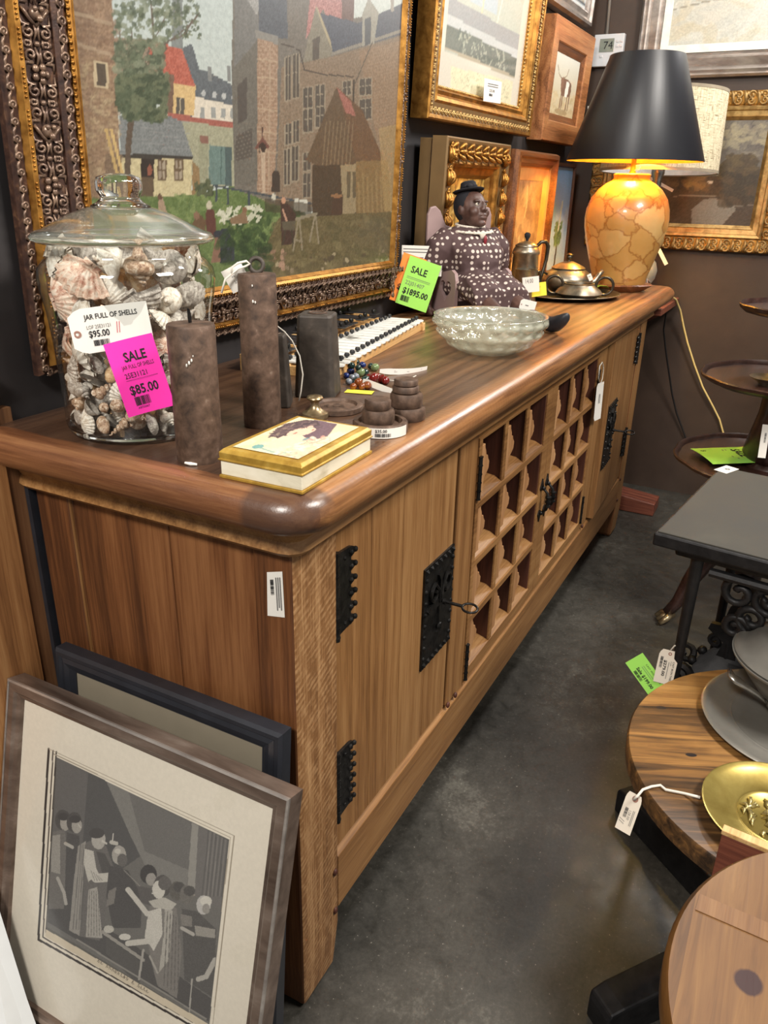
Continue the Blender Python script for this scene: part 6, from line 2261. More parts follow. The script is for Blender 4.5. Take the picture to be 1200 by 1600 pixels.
# power cords at the end of the sideboard
M['cream_cord'] = plain('cream_cord', S(206, 182, 120), 0.5, var=0.05)
M['black_cord'] = plain('black_cord', S(24, 22, 22), 0.5, var=0.05)
M['grey_cord'] = plain('grey_cord', S(140, 134, 126), 0.5, var=0.05)
cc = [Vector((2.40, 0.02, 0.866)), Vector((2.52, -0.010, 0.868))]+[onx(u, v, x) for u, v, x in ((1047, 462, 2.66), (1056, 468, 2.74), (1063, 485, 2.80), (1068, 510, 2.82), (1074, 535, 2.83), (1085, 570, 2.835), (1098, 605, 2.84), (1114, 635, 2.845), (1124, 655, 2.848), (1130, 676, 2.85))]
o = obj('power_cord', MB().tube(cc+[Vector((2.85, -0.31, 0.20)), Vector((2.85, -0.31, 0.08))], 0.0042, 8), M['cream_cord'], smooth=180)
tag(o, 'cream power cord looping down the far wall from the end of the sideboard', 'cord')
cc = [onx(u, v, x) for u, v, x in ((1043, 468, 2.66), (1041, 490, 2.70), (1037, 515, 2.74), (1040, 545, 2.76), (1045, 580, 2.79), (1050, 615, 2.82), (1057, 645, 2.84), (1072, 685, 2.85))]
o = obj('power_cord', MB().tube([Vector((2.50, -0.008, 0.868))]+cc+[Vector((2.85, -0.22, 0.12))], 0.0036, 8), M['black_cord'], smooth=180)
tag(o, 'thin black power cord hanging on the far wall beside the cream one', 'cord')
cc = [onz(u, v, HT+0.004) for u, v in ((1012, 452), (1022, 444), (1026, 438), (1036, 437))]
o = obj('lamp_cord', MB().tube([Vector((LX+0.09, LY+0.02, HT+0.004)), Vector((2.300, 0.03, HT+0.004)), Vector((2.335, 0.06, HT+0.012)), Vector((2.36, 0.03, HT+0.004)), Vector((2.385, 0.04, HT+0.02)), Vector((2.41, 0.03, HT+0.006))], 0.0038, 8), M['grey_cord'], smooth=180)
tag(o, 'short grey cord bent on the sideboard top right of the gold lamp', 'cord')

# thermostat on the far wall with its wire, white card beside the shade
M['white_plastic'] = plain('white_plastic', S(206, 210, 214), 0.4, var=0.02)
th = thing('thermostat', 'white wall thermostat with a grey display reading 74', 'thermostat', (XF-0.001, 0.452, 1.727), (0, 0, -PI/2))
obj('case', MB().box(0, 0.118, -0.026, 0, 0, 0.112), M['white_plastic'], th, bevel=0.003)
dsp = obj('display', MB().box(0.024, 0.080, -0.0275, -0.025, 0.050, 0.096), plain('grey_display', S(128, 136, 126), 0.3), th)
obj('digits', write(MB(), [('74', 0.26, 0.18, 0.6, 0)], 0.056, 0.046, lambda x, z, d: (0.024+x, -0.0275-d, 0.050+z)), [M['ink']], dsp)
bt = MB()
for x, z in ((0.090, 0.082), (0.090, 0.066), (0.104, 0.082), (0.104, 0.066), (0.030, 0.032), (0.070, 0.032)):
    bt.box(x, x+0.009, -0.029, -0.026, z, z+0.008)
bt.box(0.045, 0.075, -0.027, -0.026, 0.006, 0.018)
obj('button', bt, M['white_plastic'], th)
o = obj('wall_cable', MB().tube([(XF-0.006, 0.425, 2.6), (XF-0.006, 0.418, 2.1), (XF-0.006, 0.410, 1.84)], 0.006, 8), M['grey_cord'], smooth=180)
tag(o, 'grey cable running up the far wall from the thermostat', 'cable')
sheet('price_tag', 'white card on the far wall between the longhorn picture and the black shade', 'price tag', onx(918, 166, 2.82), onx(932, 163, 2.82), onx(913, 190, 2.82), M['white_paper'])
# tag inside the pale landscape and the tags on the sideboard
pf = Vector((1.8, 0.44, 1.5))
nb = Vector((0, -1, 0))
sheet('price_tag', 'white price tag taped inside the pale landscape frame', 'price tag', *c3(pf, nb, (757, 122), (784, 128), (756, 158)), M['white_paper'],
      [('RULE', 0.2, 0.18, 0.04, 1, 0, 0.6), ('RULE', 0.2, 0.28, 0.04, 1, 0, 0.6), ('225.00', 0.3, 0.42, 0.13, 0, 0, 0.3), ('BAR', 0.3, 0.62, 0.12, 0, 0, 0.2)])
lb = obj('price_label', MB().add([tuple(onx(u, v, -0.001)) for u, v in ((417, 894), (441, 893), (445, 965), (418, 962))], [(0, 1, 2, 3)]), M['white_paper'], sb)
a, b_, c = onx(441, 893, -0.0012), onx(445, 965, -0.0012), onx(417, 894, -0.0012)
U_, V_ = (b_-a), (a-c)
obj('lettering', write(MB(), [('RULE', 0.12, 0.14, 0.07, 1, 0, 0.72), ('RULE', 0.12, 0.27, 0.07, 1, 0, 0.66), ('RULE', 0.12, 0.40, 0.07, 1, 0, 0.72), ('BAR', 0.16, 0.60, 0.22, 0, 0, 0.34)], U_.length, V_.length, lambda x, z, d: tuple(c+U_*(x/U_.length)+V_*(z/V_.length)+Vector((-d, 0, 0)))), [M['ink'], M['ink_grey']], lb)
st_ = [ony(u, v, -0.004) for u, v in ((937, 600), (935, 590), (937, 572), (941, 566), (943, 575), (941, 592), (938, 600))]
o = obj('tag_string', MB().tube(st_, 0.0016, 6), M['string'], smooth=180)
tag(o, 'white string loop hanging from the top of the right lattice door', 'string')
sheet('price_tag', 'narrow white tag hanging on a string in front of the right lattice door', 'price tag', ony(933, 600, -0.006), ony(944, 596, -0.012), ony(925, 660, -0.010), M['white_paper'], [('RULE', 0.42, 0.3, 0.25, 1, 0, 0.06), ('RULE', 0.56, 0.3, 0.25, 1, 0, 0.06)], cut=0.1)
# ------------------------------------------------------------------ pictures leaning against the near end of the sideboard
M['champagne'] = mottled('worn_silver_brown_frame', [(0.3, S(92, 76, 66)), (0.55, S(132, 114, 102)), (0.72, S(164, 148, 136))], 26, 0.34, 0.5, 0.1, stretch=(0.25, 1, 1))
M['black_frame'] = plain('black_painted_frame', S(36, 38, 44), 0.4, var=0.15)
ang = math.radians(14.5)
EW, EH = 0.527, 0.567
en = thing('framed_engraving', 'grey engraving with a cream mat in a silver brown frame leaning on the floor', 'framed print', (-0.232+0.010, 0.475, 0.006), (-ang, 0, -PI/2))
f = MB()
frame_ring(f, EW, EH, [(0.0, -0.016), (0.0, 0.012), (0.003, 0.015), (0.016, 0.016), (0.020, 0.012), (0.026, 0.010), (0.028, 0.004), (0.028, -0.016)], 0)
frame_ring(f, EW, EH, [(0.0, 0.0125), (0.0002, 0.0155), (0.0032, 0.0168), (0.0045, 0.0155)], 1)  # bright silver bead stands in for the highlight along the frame's front ridge
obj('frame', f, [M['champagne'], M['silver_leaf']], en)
obj('backing', MB().box(0.02, EW-0.02, 0.012, 0.014, 0.02, EH-0.02), plain('brown_backing', S(120, 96, 70), 0.8), en)


def engraving(A):
    A.fill((216, 208, 192), 1)
    A.blobs([(0, 1040), (440, 1200), (420, 1640), (0, 1640)], 30, 30, [(220, 212, 196), (210, 202, 184)], 0.3)
    # ruled border lines (photograph coordinates)
    for k, w_, c in ((0, 3.6, (60, 54, 52)), (7, 2.2, (88, 80, 74)), (12, 2.6, (56, 50, 50))):
        A.line([(76+k, 1170+k*0.4), (60+k, 1468-k*0.5), (330, 1620-k*1.0)], w_, c)
    A.line([(76, 1170), (366, 1306), (330, 1620)], 1.3, (150, 140, 124))
    A.line([(84, 1178), (360, 1309), (322, 1620)], 1.3, (160, 150, 134))
    pl = [(88, 1183), (358, 1312), (326, 1610), (72, 1455)]
    A.poly(pl, (96, 94, 90), 1, 5)
    A.poly([(72, 1452), (326, 1600), (326, 1612), (70, 1463)], (200, 188, 166))
    q = A.inside([(90, 1184), (357, 1313), (326, 1600), (73, 1448)])

    def clip(fn_):
        keep = A.C.copy()
        fn_()
        A.C[~q] = keep[~q]

    def scene_():
        A.poly([(86, 1180), (138, 1205), (130, 1330), (80, 1300)], (88, 86, 84), 1, 4)
        A.poly([(138, 1205), (164, 1216), (230, 1330), (160, 1380), (128, 1330)], (74, 73, 72), 1, 4)
        A.poly([(164, 1216), (300, 1284), (292, 1390), (250, 1400), (204, 1306)], (112, 110, 105), 1, 6)
        A.poly([(200, 1234), (300, 1284), (296, 1360), (226, 1330)], (92, 90, 87), 0.8, 5)
        A.poly([(300, 1284), (310, 1289), (304, 1400), (292, 1398)], (132, 129, 122), 1, 4)
        A.poly([(310, 1289), (358, 1313), (350, 1420), (304, 1400)], (98, 95, 92), 1, 4)
        for k in range(6):
            A.line([(326+k*6, 1298+k*3), (316+k*6, 1400)], 2, (80, 78, 76), 0.8)
            A.line([(329+k*6, 1299+k*3), (319+k*6, 1400)], 1.2, (126, 122, 116), 0.7)
        A.poly([(74, 1440), (326, 1596), (330, 1560), (200, 1470), (76, 1400)], (70, 68, 67), 1, 5)
        # onlookers at the left
        for cx, cy in ((98, 1284), (116, 1288)):
            A.ell(cx, cy-3, 12, 16, (70, 68, 66), 1, 5)
            A.ell(cx+4, cy+2, 8, 12, (146, 142, 134), 1, 8)
            A.ell(cx+1, cy-8, 9, 6, (60, 58, 57), 1)
            A.line([(cx+6, cy), (cx+10, cy+5)], 2, (172, 168, 158))
        A.poly([(82, 1300), (100, 1296), (108, 1330), (100, 1420), (76, 1420)], (100, 97, 93), 1, 8)
        A.poly([(80, 1306), (94, 1304), (94, 1366), (80, 1362)], (142, 138, 130), 0.9, 10)
        A.poly([(104, 1300), (124, 1306), (122, 1420), (100, 1440)], (72, 70, 69), 1, 6)
        A.line([(90, 1372), (100, 1395), (103, 1412)], 5, (156, 152, 144))
        A.line([(102, 1318), (113, 1324)], 5, (160, 156, 147))
        # the standing commander with cloak
        A.poly([(126, 1322), (140, 1314), (166, 1322), (178, 1356), (172, 1400), (156, 1470), (122, 1462), (110, 1440), (114, 1380)], (94, 91, 88), 1, 8)
        A.poly([(122, 1322), (134, 1314), (128, 1400), (124, 1462), (108, 1454), (116, 1370)], (136, 132, 125), 1, 8)
        for k in range(4):
            A.line([(126+k*2.5, 1320), (114+k*4.5, 1452)], 1.2, (84, 82, 79), 0.8)
        A.poly([(132, 1326), (146, 1330), (152, 1366), (138, 1378), (131, 1350)], (176, 172, 162), 1, 10)
        A.poly([(138, 1390), (152, 1386), (160, 1466), (134, 1464)], (150, 146, 138), 1, 10)
        for k in range(5):
            A.line([(140+k*3.4, 1392), (138+k*4.4, 1462)], 1.1, (98, 95, 90), 0.8)
        A.ell(154, 1312, 11, 15, (158, 154, 146), 1, 8)
        A.ell(151, 1302, 12, 8, (66, 64, 63), 1)
        A.line([(160, 1314), (166, 1318)], 3, (182, 178, 168))
        A.poly([(150, 1330), (164, 1334), (176, 1360), (160, 1366)], (74, 72, 70), 1, 5)
        A.line([(140, 1352), (150, 1372), (182, 1370)], 14, (178, 174, 164), 1, 10)
        for k in range(4):
            A.line([(142+k*4, 1360+k*3), (148+k*4, 1376)], 1.2, (120, 116, 110), 0.8)
        A.line([(182, 1371), (200, 1388)], 7, (196, 192, 180), 1)
        # the raised hand and bearded man between
        A.ell(186, 1336, 11, 15, (150, 146, 138), 1, 8)
        A.ell(191, 1344, 8, 10, (90, 87, 84), 1, 8)
        A.ell(184, 1330, 5, 4, (178, 174, 164), 1)
        A.line([(176, 1314), (177, 1303)], 2.2, (184, 180, 170))
        A.line([(174, 1316), (182, 1318)], 6, (172, 168, 158))
        A.poly([(170, 1352), (200, 1360), (222, 1400), (220, 1450), (176, 1450), (166, 1400)], (70, 68, 67), 1, 6)
        A.line([(194, 1360), (222, 1388)], 1.5, (132, 128, 120), 0.8)
        A.poly([(170, 1392), (182, 1386), (178, 1412), (166, 1416)], (116, 112, 106), 0.9, 8)
        # dark bearded head behind
        A.ell(232, 1366, 13, 15, (58, 56, 55), 1, 5)
        A.ell(236, 1374, 8, 10, (140, 136, 129), 1, 8)
        A.poly([(214, 1384), (250, 1390), (250, 1420), (220, 1410)], (82, 79, 77), 1, 6)
        # kneeling figure with outstretched arm
        A.line([(200, 1390), (216, 1410), (230, 1428)], 8, (180, 176, 166), 1, 8)
        A.poly([(234, 1416), (256, 1404), (276, 1420), (284, 1490), (276, 1560), (246, 1540), (236, 1500), (228, 1452)], (112, 108, 103), 1, 8)
        A.poly([(232, 1424), (252, 1418), (254, 1460), (240, 1486), (226, 1464)], (184, 180, 170), 1, 12)
        A.poly([(258, 1414), (270, 1424), (264, 1500), (248, 1520), (256, 1460)], (156, 152, 143), 1, 8)
        for k in range(5):
            A.line([(262+k*4.4, 1424+k*3), (256+k*5.5, 1540+k*3)], 1.3, (84, 81, 78), 0.9)
        A.poly([(232, 1408), (256, 1402), (276, 1412), (268, 1422), (240, 1418)], (168, 164, 154), 1, 8)
        A.ell(254, 1384, 14, 17, (74, 71, 69), 1, 6)
        A.ell(248, 1390, 10, 14, (186, 182, 172), 1, 6)
        A.ell(257, 1380, 10, 11, (88, 85, 82), 1, 8)
        A.line([(246, 1394), (238, 1396)], 2.4, (192, 188, 178))
        A.line([(236, 1470), (200, 1474)], 9, (180, 176, 166), 1, 8)
        A.ell(195, 1464, 9, 5, (190, 186, 176), 1, 6)
        # table edge with offerings
        A.line([(160, 1456), (224, 1500)], 5, (140, 136, 128), 1, 6)
        A.poly([(166, 1464), (222, 1504), (218, 1540), (166, 1490)], (76, 74, 72), 1, 5)
        A.ell(170, 1452, 8, 6, (172, 168, 158), 1, 14)
        A.line([(224, 1484), (217, 1530)], 3.5, (150, 146, 138))
        A.line([(234, 1494), (246, 1520)], 3, (150, 146, 138))
        # heads behind on the right
        for cx, cy, t in ((276, 1392, 84), (292, 1398, 98), (318, 1414, 172)):
            A.ell(cx, cy, 11, 15, (t, t-3, t-8), 1, 8)
            A.ell(cx+4, cy-6, 9, 8, (70, 68, 66) if t < 150 else (196, 192, 180), 0.9, 6)
        A.ell(322, 1420, 6, 8, (136, 132, 125), 1, 8)
        A.poly([(284, 1420), (308, 1424), (338, 1452), (334, 1560), (288, 1530)], (76, 74, 72), 1, 8)
        A.poly([(304, 1446), (336, 1452), (336, 1466), (306, 1462)], (136, 132, 124), 1, 8)
        A.poly([(282, 1428), (300, 1432), (300, 1448), (284, 1446)], (118, 114, 108), 0.9, 10)
        A.line([(284, 1450), (302, 1460)], 5, (158, 154, 146))
        A.line([(336, 1500), (322, 1526), (310, 1530)], 8, (160, 156, 147), 1, 8)
        A.line([(300, 1530), (296, 1580)], 2.2, (150, 146, 138))
        A.line([(120, 1468), (322, 1592)], 2.5, (138, 134, 126), 0.8)

    clip(scene_)
    A.C[q] = A.C[q]*0.90+22
    # caption in a copperplate hand
    r_ = random.Random(3)
    for k in range(18):
        if k in (2, 11, 13):
            continue
        t = k/18
        x, y = 152+t*80, 1503+t*50
        A.line([(x, y), (x+2.6, y-4.5), (x+2, y+1), (x+4.2, y+r_.uniform(-2, 1.5))], 0.9, (120, 110, 98))


canvas('print', en, EW-0.05, EH-0.05, 470, 510, engraving, M['glazed_print'], 0.025, 0.025, -0.004, seed=21)

ang2 = math.radians(5)
BW2, BH2 = 0.430, 0.596
bf = thing('picture_frame', 'black moulded frame with a plain grey panel leaning behind the engraving', 'frame', (-0.040-0.596*math.sin(ang2)+0.012, 0.428, 0.004), (-ang2, 0, -PI/2))
f = MB()
frame_ring(f, BW2, BH2, [(0, -0.012), (0, 0.008), (0.004, 0.013), (0.010, 0.013), (0.013, 0.010), (0.020, 0.012), (0.028, 0.010), (0.033, 0.004), (0.036, 0.004), (0.036, -0.012)], 0)
obj('frame', f, M['black_frame'], bf)
obj('panel', MB().box(0.03, BW2-0.03, -0.002, 0.004, 0.03, BH2-0.03), plain('grey_green_panel', S(132, 124, 108), 0.35, var=0.03), bf)

# white board standing in the near left corner
pw = Vector((-0.30, 0.36, 0))
nw = Vector((EYE.x-pw.x, EYE.y-pw.y, 0.55)).normalized()
cs = [onp(u, v, pw, nw) for u, v in ((-40, 1330), (-14, 1380), (42, 1560), (70, 1640), (30, 1700), (-40, 1700))]
mb = MB()
n0 = len(cs)
mb.add([tuple(c) for c in cs]+[tuple(c-nw*0.006) for c in cs], [tuple(range(n0)), tuple(range(2*n0-1, n0-1, -1))]+[(i, (i+1) % n0, n0+(i+1) % n0, n0+i) for i in range(n0)])
mb.v = [(x, y, max(0.001, z)) for x, y, z in mb.v]
o = obj('foam_board', mb, plain('white_board', S(208, 210, 210), 0.5, var=0.02))
tag(o, 'white board edge in the bottom left corner, in front of the leaning engraving', 'board')

# boards of the wall behind the sideboard's near end
M['fir'] = wood('knotty_fir', 'Z', S(120, 78, 44), S(168, 118, 72), S(192, 144, 94), 0.55, 1.0, 0.6)
M['fir_dark'] = wood('darker_brown_board', 'Z', S(78, 50, 30), S(108, 72, 44), S(128, 90, 58), 0.6)  # a board of darker brown than the fir beside it
struct('trim_1', MB().box(-0.20, -0.032, 0.477, 0.497, 0, 1.03), M['fir'])
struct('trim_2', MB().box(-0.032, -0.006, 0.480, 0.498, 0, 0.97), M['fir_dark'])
struct('trim_3', MB().box(-0.006, 0.016, 0.472, 0.492, 0, 0.90), M['black_frame'])

# ------------------------------------------------------------------ treadle sewing table
M['cast'] = mottled('black_cast_iron', [(0.3, S(20, 20, 22)), (0.7, S(40, 39, 40))], 40, 0.5, 0.4, 0.3)
M['slate'] = mottled('worn_dark_olive_top', [(0.3, S(40, 38, 32)), (0.55, S(56, 53, 45)), (0.75, S(70, 67, 58))], 7, 0.62, 0.0, 0.04, rough2=0.75)
su = thing('sewing_table', 'black cast iron treadle sewing table with a dark worn top at the right', 'table', (0.666, -0.339, 0), (0, 0, math.radians(-7.9)))
# local: x away from the camera, -y to the right
tp_ = MB()
tp_.box(0, 0.462, -0.86, 0, 0.672, 0.698)
obj('top', tp_, M['cast'], su, bevel=0.004)
obj('top_inlay', MB().box(0.006, 0.456, -0.854, -0.006, 0.697, 0.7003), M['slate'], su, bevel=0.001)
obj('apron', MB().box(0.03, 0.43, -0.83, -0.035, 0.650, 0.674), M['cast'], su, bevel=0.006)


def bar(mb, a, b, w, t):
    mb.tube([a, b], w, 4, flat=t/w)


def scroll(mb, c, r, turns, a0, flip, rad=0.007):
    mb.tube([(c[0], c[1]+q[0], c[2]+q[1]) for q in spiral(turns, r*0.2, r, 18, a0, flip)], rad, 6)


for yy in (-0.075, -0.76):
    k = MB()
    xa, xb = 0.045, 0.41
    k.tube([(xa, yy, 0.655), (xa-0.004, yy, 0.4), (xa-0.016, yy, 0.15), (xa-0.03, yy, 0.012)], [0.012, 0.0095, 0.0095, 0.013], 6)
    k.tube([(xb, yy, 0.655), (xb+0.004, yy, 0.4), (xb+0.016, yy, 0.15), (xb+0.03, yy, 0.012)], [0.012, 0.0095, 0.0095, 0.013], 6)
    k.tube([(xa-0.016, yy, 0.10), (0.13, yy, 0.14), (0.228, yy, 0.15), (0.33, yy, 0.14), (xb+0.016, yy, 0.10)], 0.009, 8)
    k.tube([(xa, yy, 0.645), (xb, yy, 0.645)], 0.012, 8)
    for s_, cx in ((1, 0.11), (-1, 0.345)):
        for cz in (0.075,):
            k.tube([(cx+q[0], yy, cz+q[1]) for q in spiral(1.6, 0.006, 0.034, 18, 0, s_)], 0.007, 6)
    obj('side_frame', k, M['cast'], su, smooth=60)
# openwork panel, wheel, crossbar crest and treadle
pn = MB()
pn.tube([(0.045, -0.10, 0.63), (0.045, -0.76, 0.63)], 0.009, 8)
pn.prism([(-0.205, 0.645), (-0.44, 0.645), (-0.44, 0.46), (-0.38, 0.44), (-0.32, 0.47), (-0.26, 0.46), (-0.225, 0.53)], lambda a, b, d: (d, a, b), 0.05, 0.062)
obj('apron_bracket', pn, M['cast'], su)
k = MB()
for cy, cz, r, fl_ in ((-0.155, 0.60, 0.036, 1), (-0.185, 0.555, 0.030, -1), (-0.160, 0.53, 0.024, 1), (-0.205, 0.60, 0.028, -1)):
    scroll(k, (0.055, cy, cz), r, 1.4, 0.5, fl_, 0.0075)
obj('corner_scroll', k, M['cast'], su, smooth=180)
wl = MB()
wl.tube([(0.20+0.13*math.cos(a), -0.66, 0.32+0.13*math.sin(a)) for a in [2*PI*q/40 for q in range(40)]], 0.012, 8, closed=True)
for q in range(6):
    a = PI*q/3
    wl.tube([(0.20, -0.66, 0.32), (0.20+0.13*math.cos(a), -0.66, 0.32+0.13*math.sin(a))], 0.006, 6)
wl.tube([(0.20, -0.60, 0.32), (0.20, -0.74, 0.32)], 0.014, 10)
obj('flywheel', wl, M['cast'], su, smooth=60)
cr = MB()
cy0 = -0.110
xx = 0.385
cr.tube([(xx, -0.09, 0.20), (xx, -0.74, 0.20)], 0.011, 8)
cr.tube([(xx, cy0, 0.20), (xx, cy0, 0.31)], 0.010, 8)
cr.prism([(cy0-0.022, 0.27), (cy0-0.012, 0.31), (cy0-0.05, 0.335), (cy0-0.046, 0.35), (cy0-0.022, 0.352), (cy0-0.014, 0.40), (cy0, 0.42), (cy0+0.014, 0.40), (cy0+0.022, 0.352), (cy0+0.046, 0.35), (cy0+0.05, 0.335), (cy0+0.012, 0.31), (cy0+0.022, 0.27)], lambda a, b, d: (d, a, b), xx-0.008, xx+0.006)
for s_ in (-1, 1):
    scroll(cr, (xx, cy0+s_*0.030, 0.305), 0.018, 1.4, 0, s_, 0.005)
obj('crossbar_crest', cr, M['cast'], su, smooth=50)
td = MB()
n0 = 22
pts = [(-0.15+0.0, 0.0)]
out = [(0.155*math.cos(a), 0.105*math.sin(a)) for a in [PI*q/n0 for q in range(n0+1)]]+[(-0.155, -0.10), (0.155, -0.10)]
tilt = lambda a, b, d: (0.345+b*0.62, -0.160+a*0.72, 0.232+b*0.55+d)
td.prism(out, tilt, 0, 0.012)
td.prism([(-0.055, -0.055), (0.055, -0.055), (0.055, 0.035), (-0.055, 0.035)], tilt, 0.012, 0.018)
for q in range(9):
    a = PI*(q+0.5)/9
    td.ball(tilt(0.165*math.cos(a), 0.115*math.sin(a), 0.008), 0.012, 0.012, 0.012, 7, 5)
for s_ in (-1, 1):
    sp_ = spiral(1.5, 0.010, 0.042, 20, 0, s_)
    td.tube([tilt(s_*0.185+a, b-0.04, 0.006) for a, b in sp_], 0.010, 6)
    td.tube([tilt(s_*0.185+a, b+0.035, 0.006) for a, b in spiral(1.2, 0.008, 0.032, 14, 1, -s_)], 0.008, 6)
obj('treadle', td, M['cast'], su, smooth=50)
sheet('price_sticker', 'small white sticker on the far corner of the sewing table top', 'price sticker', onz(1135, 727, 0.7008), onz(1155, 733, 0.7008), onz(1129, 738, 0.7008), M['white_paper'], [('o', 0.35, 0.25, 0.3, 1, 0.05)])
pq = Vector((0.688, -0.44, 0.42))
nq = Vector((-0.97, -0.1, 0.25)).normalized()
sheet('price_tag', 'white hanging tag reading $279.00 on the leg of the sewing table', 'price tag', *c3(pq, nq, (1062, 1020), (1050, 1072), (1034, 1004)), M['tag_cream'],
      [('CAST IRON TABLE', 0.30, 0.12, 0.10, 0, 0.01, 0.62), ('TOP', 0.30, 0.27, 0.08, 1, 0, 0.14), ('RULE', 0.34, 0.40, 0.03, 1, 0, 0.5), ('$279.00', 0.30, 0.52, 0.15, 0, 0.03, 0.48), ('BAR', 0.22, 0.74, 0.14, 0, 0, 0.34)], cut=0.16, hole=(0.10, 0.55, 0.0035))
sheet('sale_tag', 'lime green sale tag hanging beside the white one on the sewing table leg', 'sale tag', *c3(pq-nq*0.004, nq, (1004, 1020), (1040, 1070), (983, 1044)), M['green_paper'],
      [('CAST IRON TABLE', 0.30, 0.14, 0.08, 0, 0, 0.62), ('RULE', 0.30, 0.33, 0.02, 1, 0, 0.5), ('RULE', 0.30, 0.42, 0.02, 1, 0, 0.4), ('Sale $199.00', 0.26, 0.56, 0.16, 0, 0.03, 0.66), ('BAR', 0.30, 0.78, 0.15, 0, 0, 0.32)])
o = obj('tag_string', MB().tube([onp(u, v, pq, nq) for u, v in ((1048, 1016), (1054, 1009), (1062, 1008), (1064, 1002))], 0.0014, 6), M['string'], smooth=180)
tag(o, 'thin white string tying the tags to the sewing table leg', 'string')

# ------------------------------------------------------------------ tiered mahogany table
M['mahogany'] = wood('dark_mahogany', 'X', S(34, 20, 17), S(50, 31, 26), S(68, 46, 40), 0.32, 1.0, 0.4, 0.1, 0.2)
AXX, AXY = 1.705, -0.505
dw = thing('tiered_table', 'dark mahogany round tiered table with scalloped trays behind the sewing table', 'table', (AXX, AXY, 0))
pie = lambda a, z: 1+0.022*abs(math.cos(5*a))
for z, r in ((0.548, 0.268), (0.792, 0.232), (0.985, 0.165)):
    obj('tray', MB().lathe([(0.0, z-0.012), (r*0.3, z-0.014), (r*0.9, z-0.010), (r*0.99, z+0.002), (r, z+0.010), (r*0.985, z+0.013), (r*0.96, z+0.009), (r*0.94, z), (0, z)], 80, cap=False, mod=lambda a, zz, z=z: pie(a, zz)), M['mahogany'], dw, smooth=40)
obj('post', MB().lathe([(0.05, 0.20), (0.075, 0.25), (0.085, 0.32), (0.05, 0.40), (0.04, 0.46), (0.09, 0.52), (0.09, 0.54), (0.072, 0.56), (0.085, 0.58), (0.062, 0.70), (0.060, 0.76), (0.085, 0.78), (0.06, 0.80), (0.062, 0.82), (0.045, 0.95), (0.07, 0.972)], 36), M['mahogany'], dw, smooth=50)
for k in range(3):
    a = math.radians(112+120*k)
    pth = [(0.04, 0.25), (0.085, 0.27), (0.13, 0.23), (0.165, 0.15), (0.19, 0.075), (0.215, 0.035)]
    lg = MB().tube([(r*math.cos(a), r*math.sin(a), z) for r, z in pth], [0.03, 0.036, 0.032, 0.024, 0.019, 0.017], 12)
    lo2 = obj('leg', lg, M['mahogany'], dw, smooth=180)
    pw_ = MB()
    for q in (-1, 0, 1):
        b = a+q*0.10
        pw_.tube([(0.20*math.cos(a), 0.20*math.sin(a), 0.034), (0.225*math.cos(b), 0.225*math.sin(b), 0.024), (0.242*math.cos(b), 0.242*math.sin(b), 0.009)], [0.014, 0.011, 0.008], 8)
    obj('claw_foot', pw_, M['brass'], lo2, smooth=180)
sheet('sale_tag', 'lime green sale tag lying on the lower tray of the tiered table', 'sale tag', onz(1160, 698, 0.565), onz(1200, 722, 0.565), onz(1112, 724, 0.561), M['green_paper'],
      [('SALE', 0.20, 0.18, 0.16, 0, 0.03, 0.5), ('RULE', 0.2, 0.42, 0.02, 1, 0, 0.6), ('RULE', 0.2, 0.48, 0.02, 1, 0, 0.5), ('$', 0.2, 0.8, 0.1, 0)], bend=0.004)
sheet('sale_tag', 'orange sale tag under the green one on the lower tray', 'sale tag', onz(1172, 697, 0.5625), onz(1204, 712, 0.5625), onz(1160, 706, 0.5625), M['orange_paper'])
pz = Vector((1.52, -0.50, 0.6))
sheet('price_tag', 'white printed tag standing on the lower tray of the tiered table', 'price tag', *c3(pz, Vector((-1, 0, 0.3)), (1204, 664), (1196, 716), (1186, 700)), M['white_paper'], [('BAR', 0.25, 0.3, 0.25, 1, 0, 0.3)])
o = obj('metal_dish', MB().lathe([(0.0, 0.0), (0.025, 0.0), (0.028, 0.006), (0.050, 0.020), (0.052, 0.022), (0.048, 0.021), (0.024, 0.009), (0, 0.006)], 32, cap=False), M['pewter'], loc=(AXX-0.085, AXY+0.05, 0.7925), smooth=50)
tag(o, 'small pewter dish on the middle tray of the tiered table', 'dish')

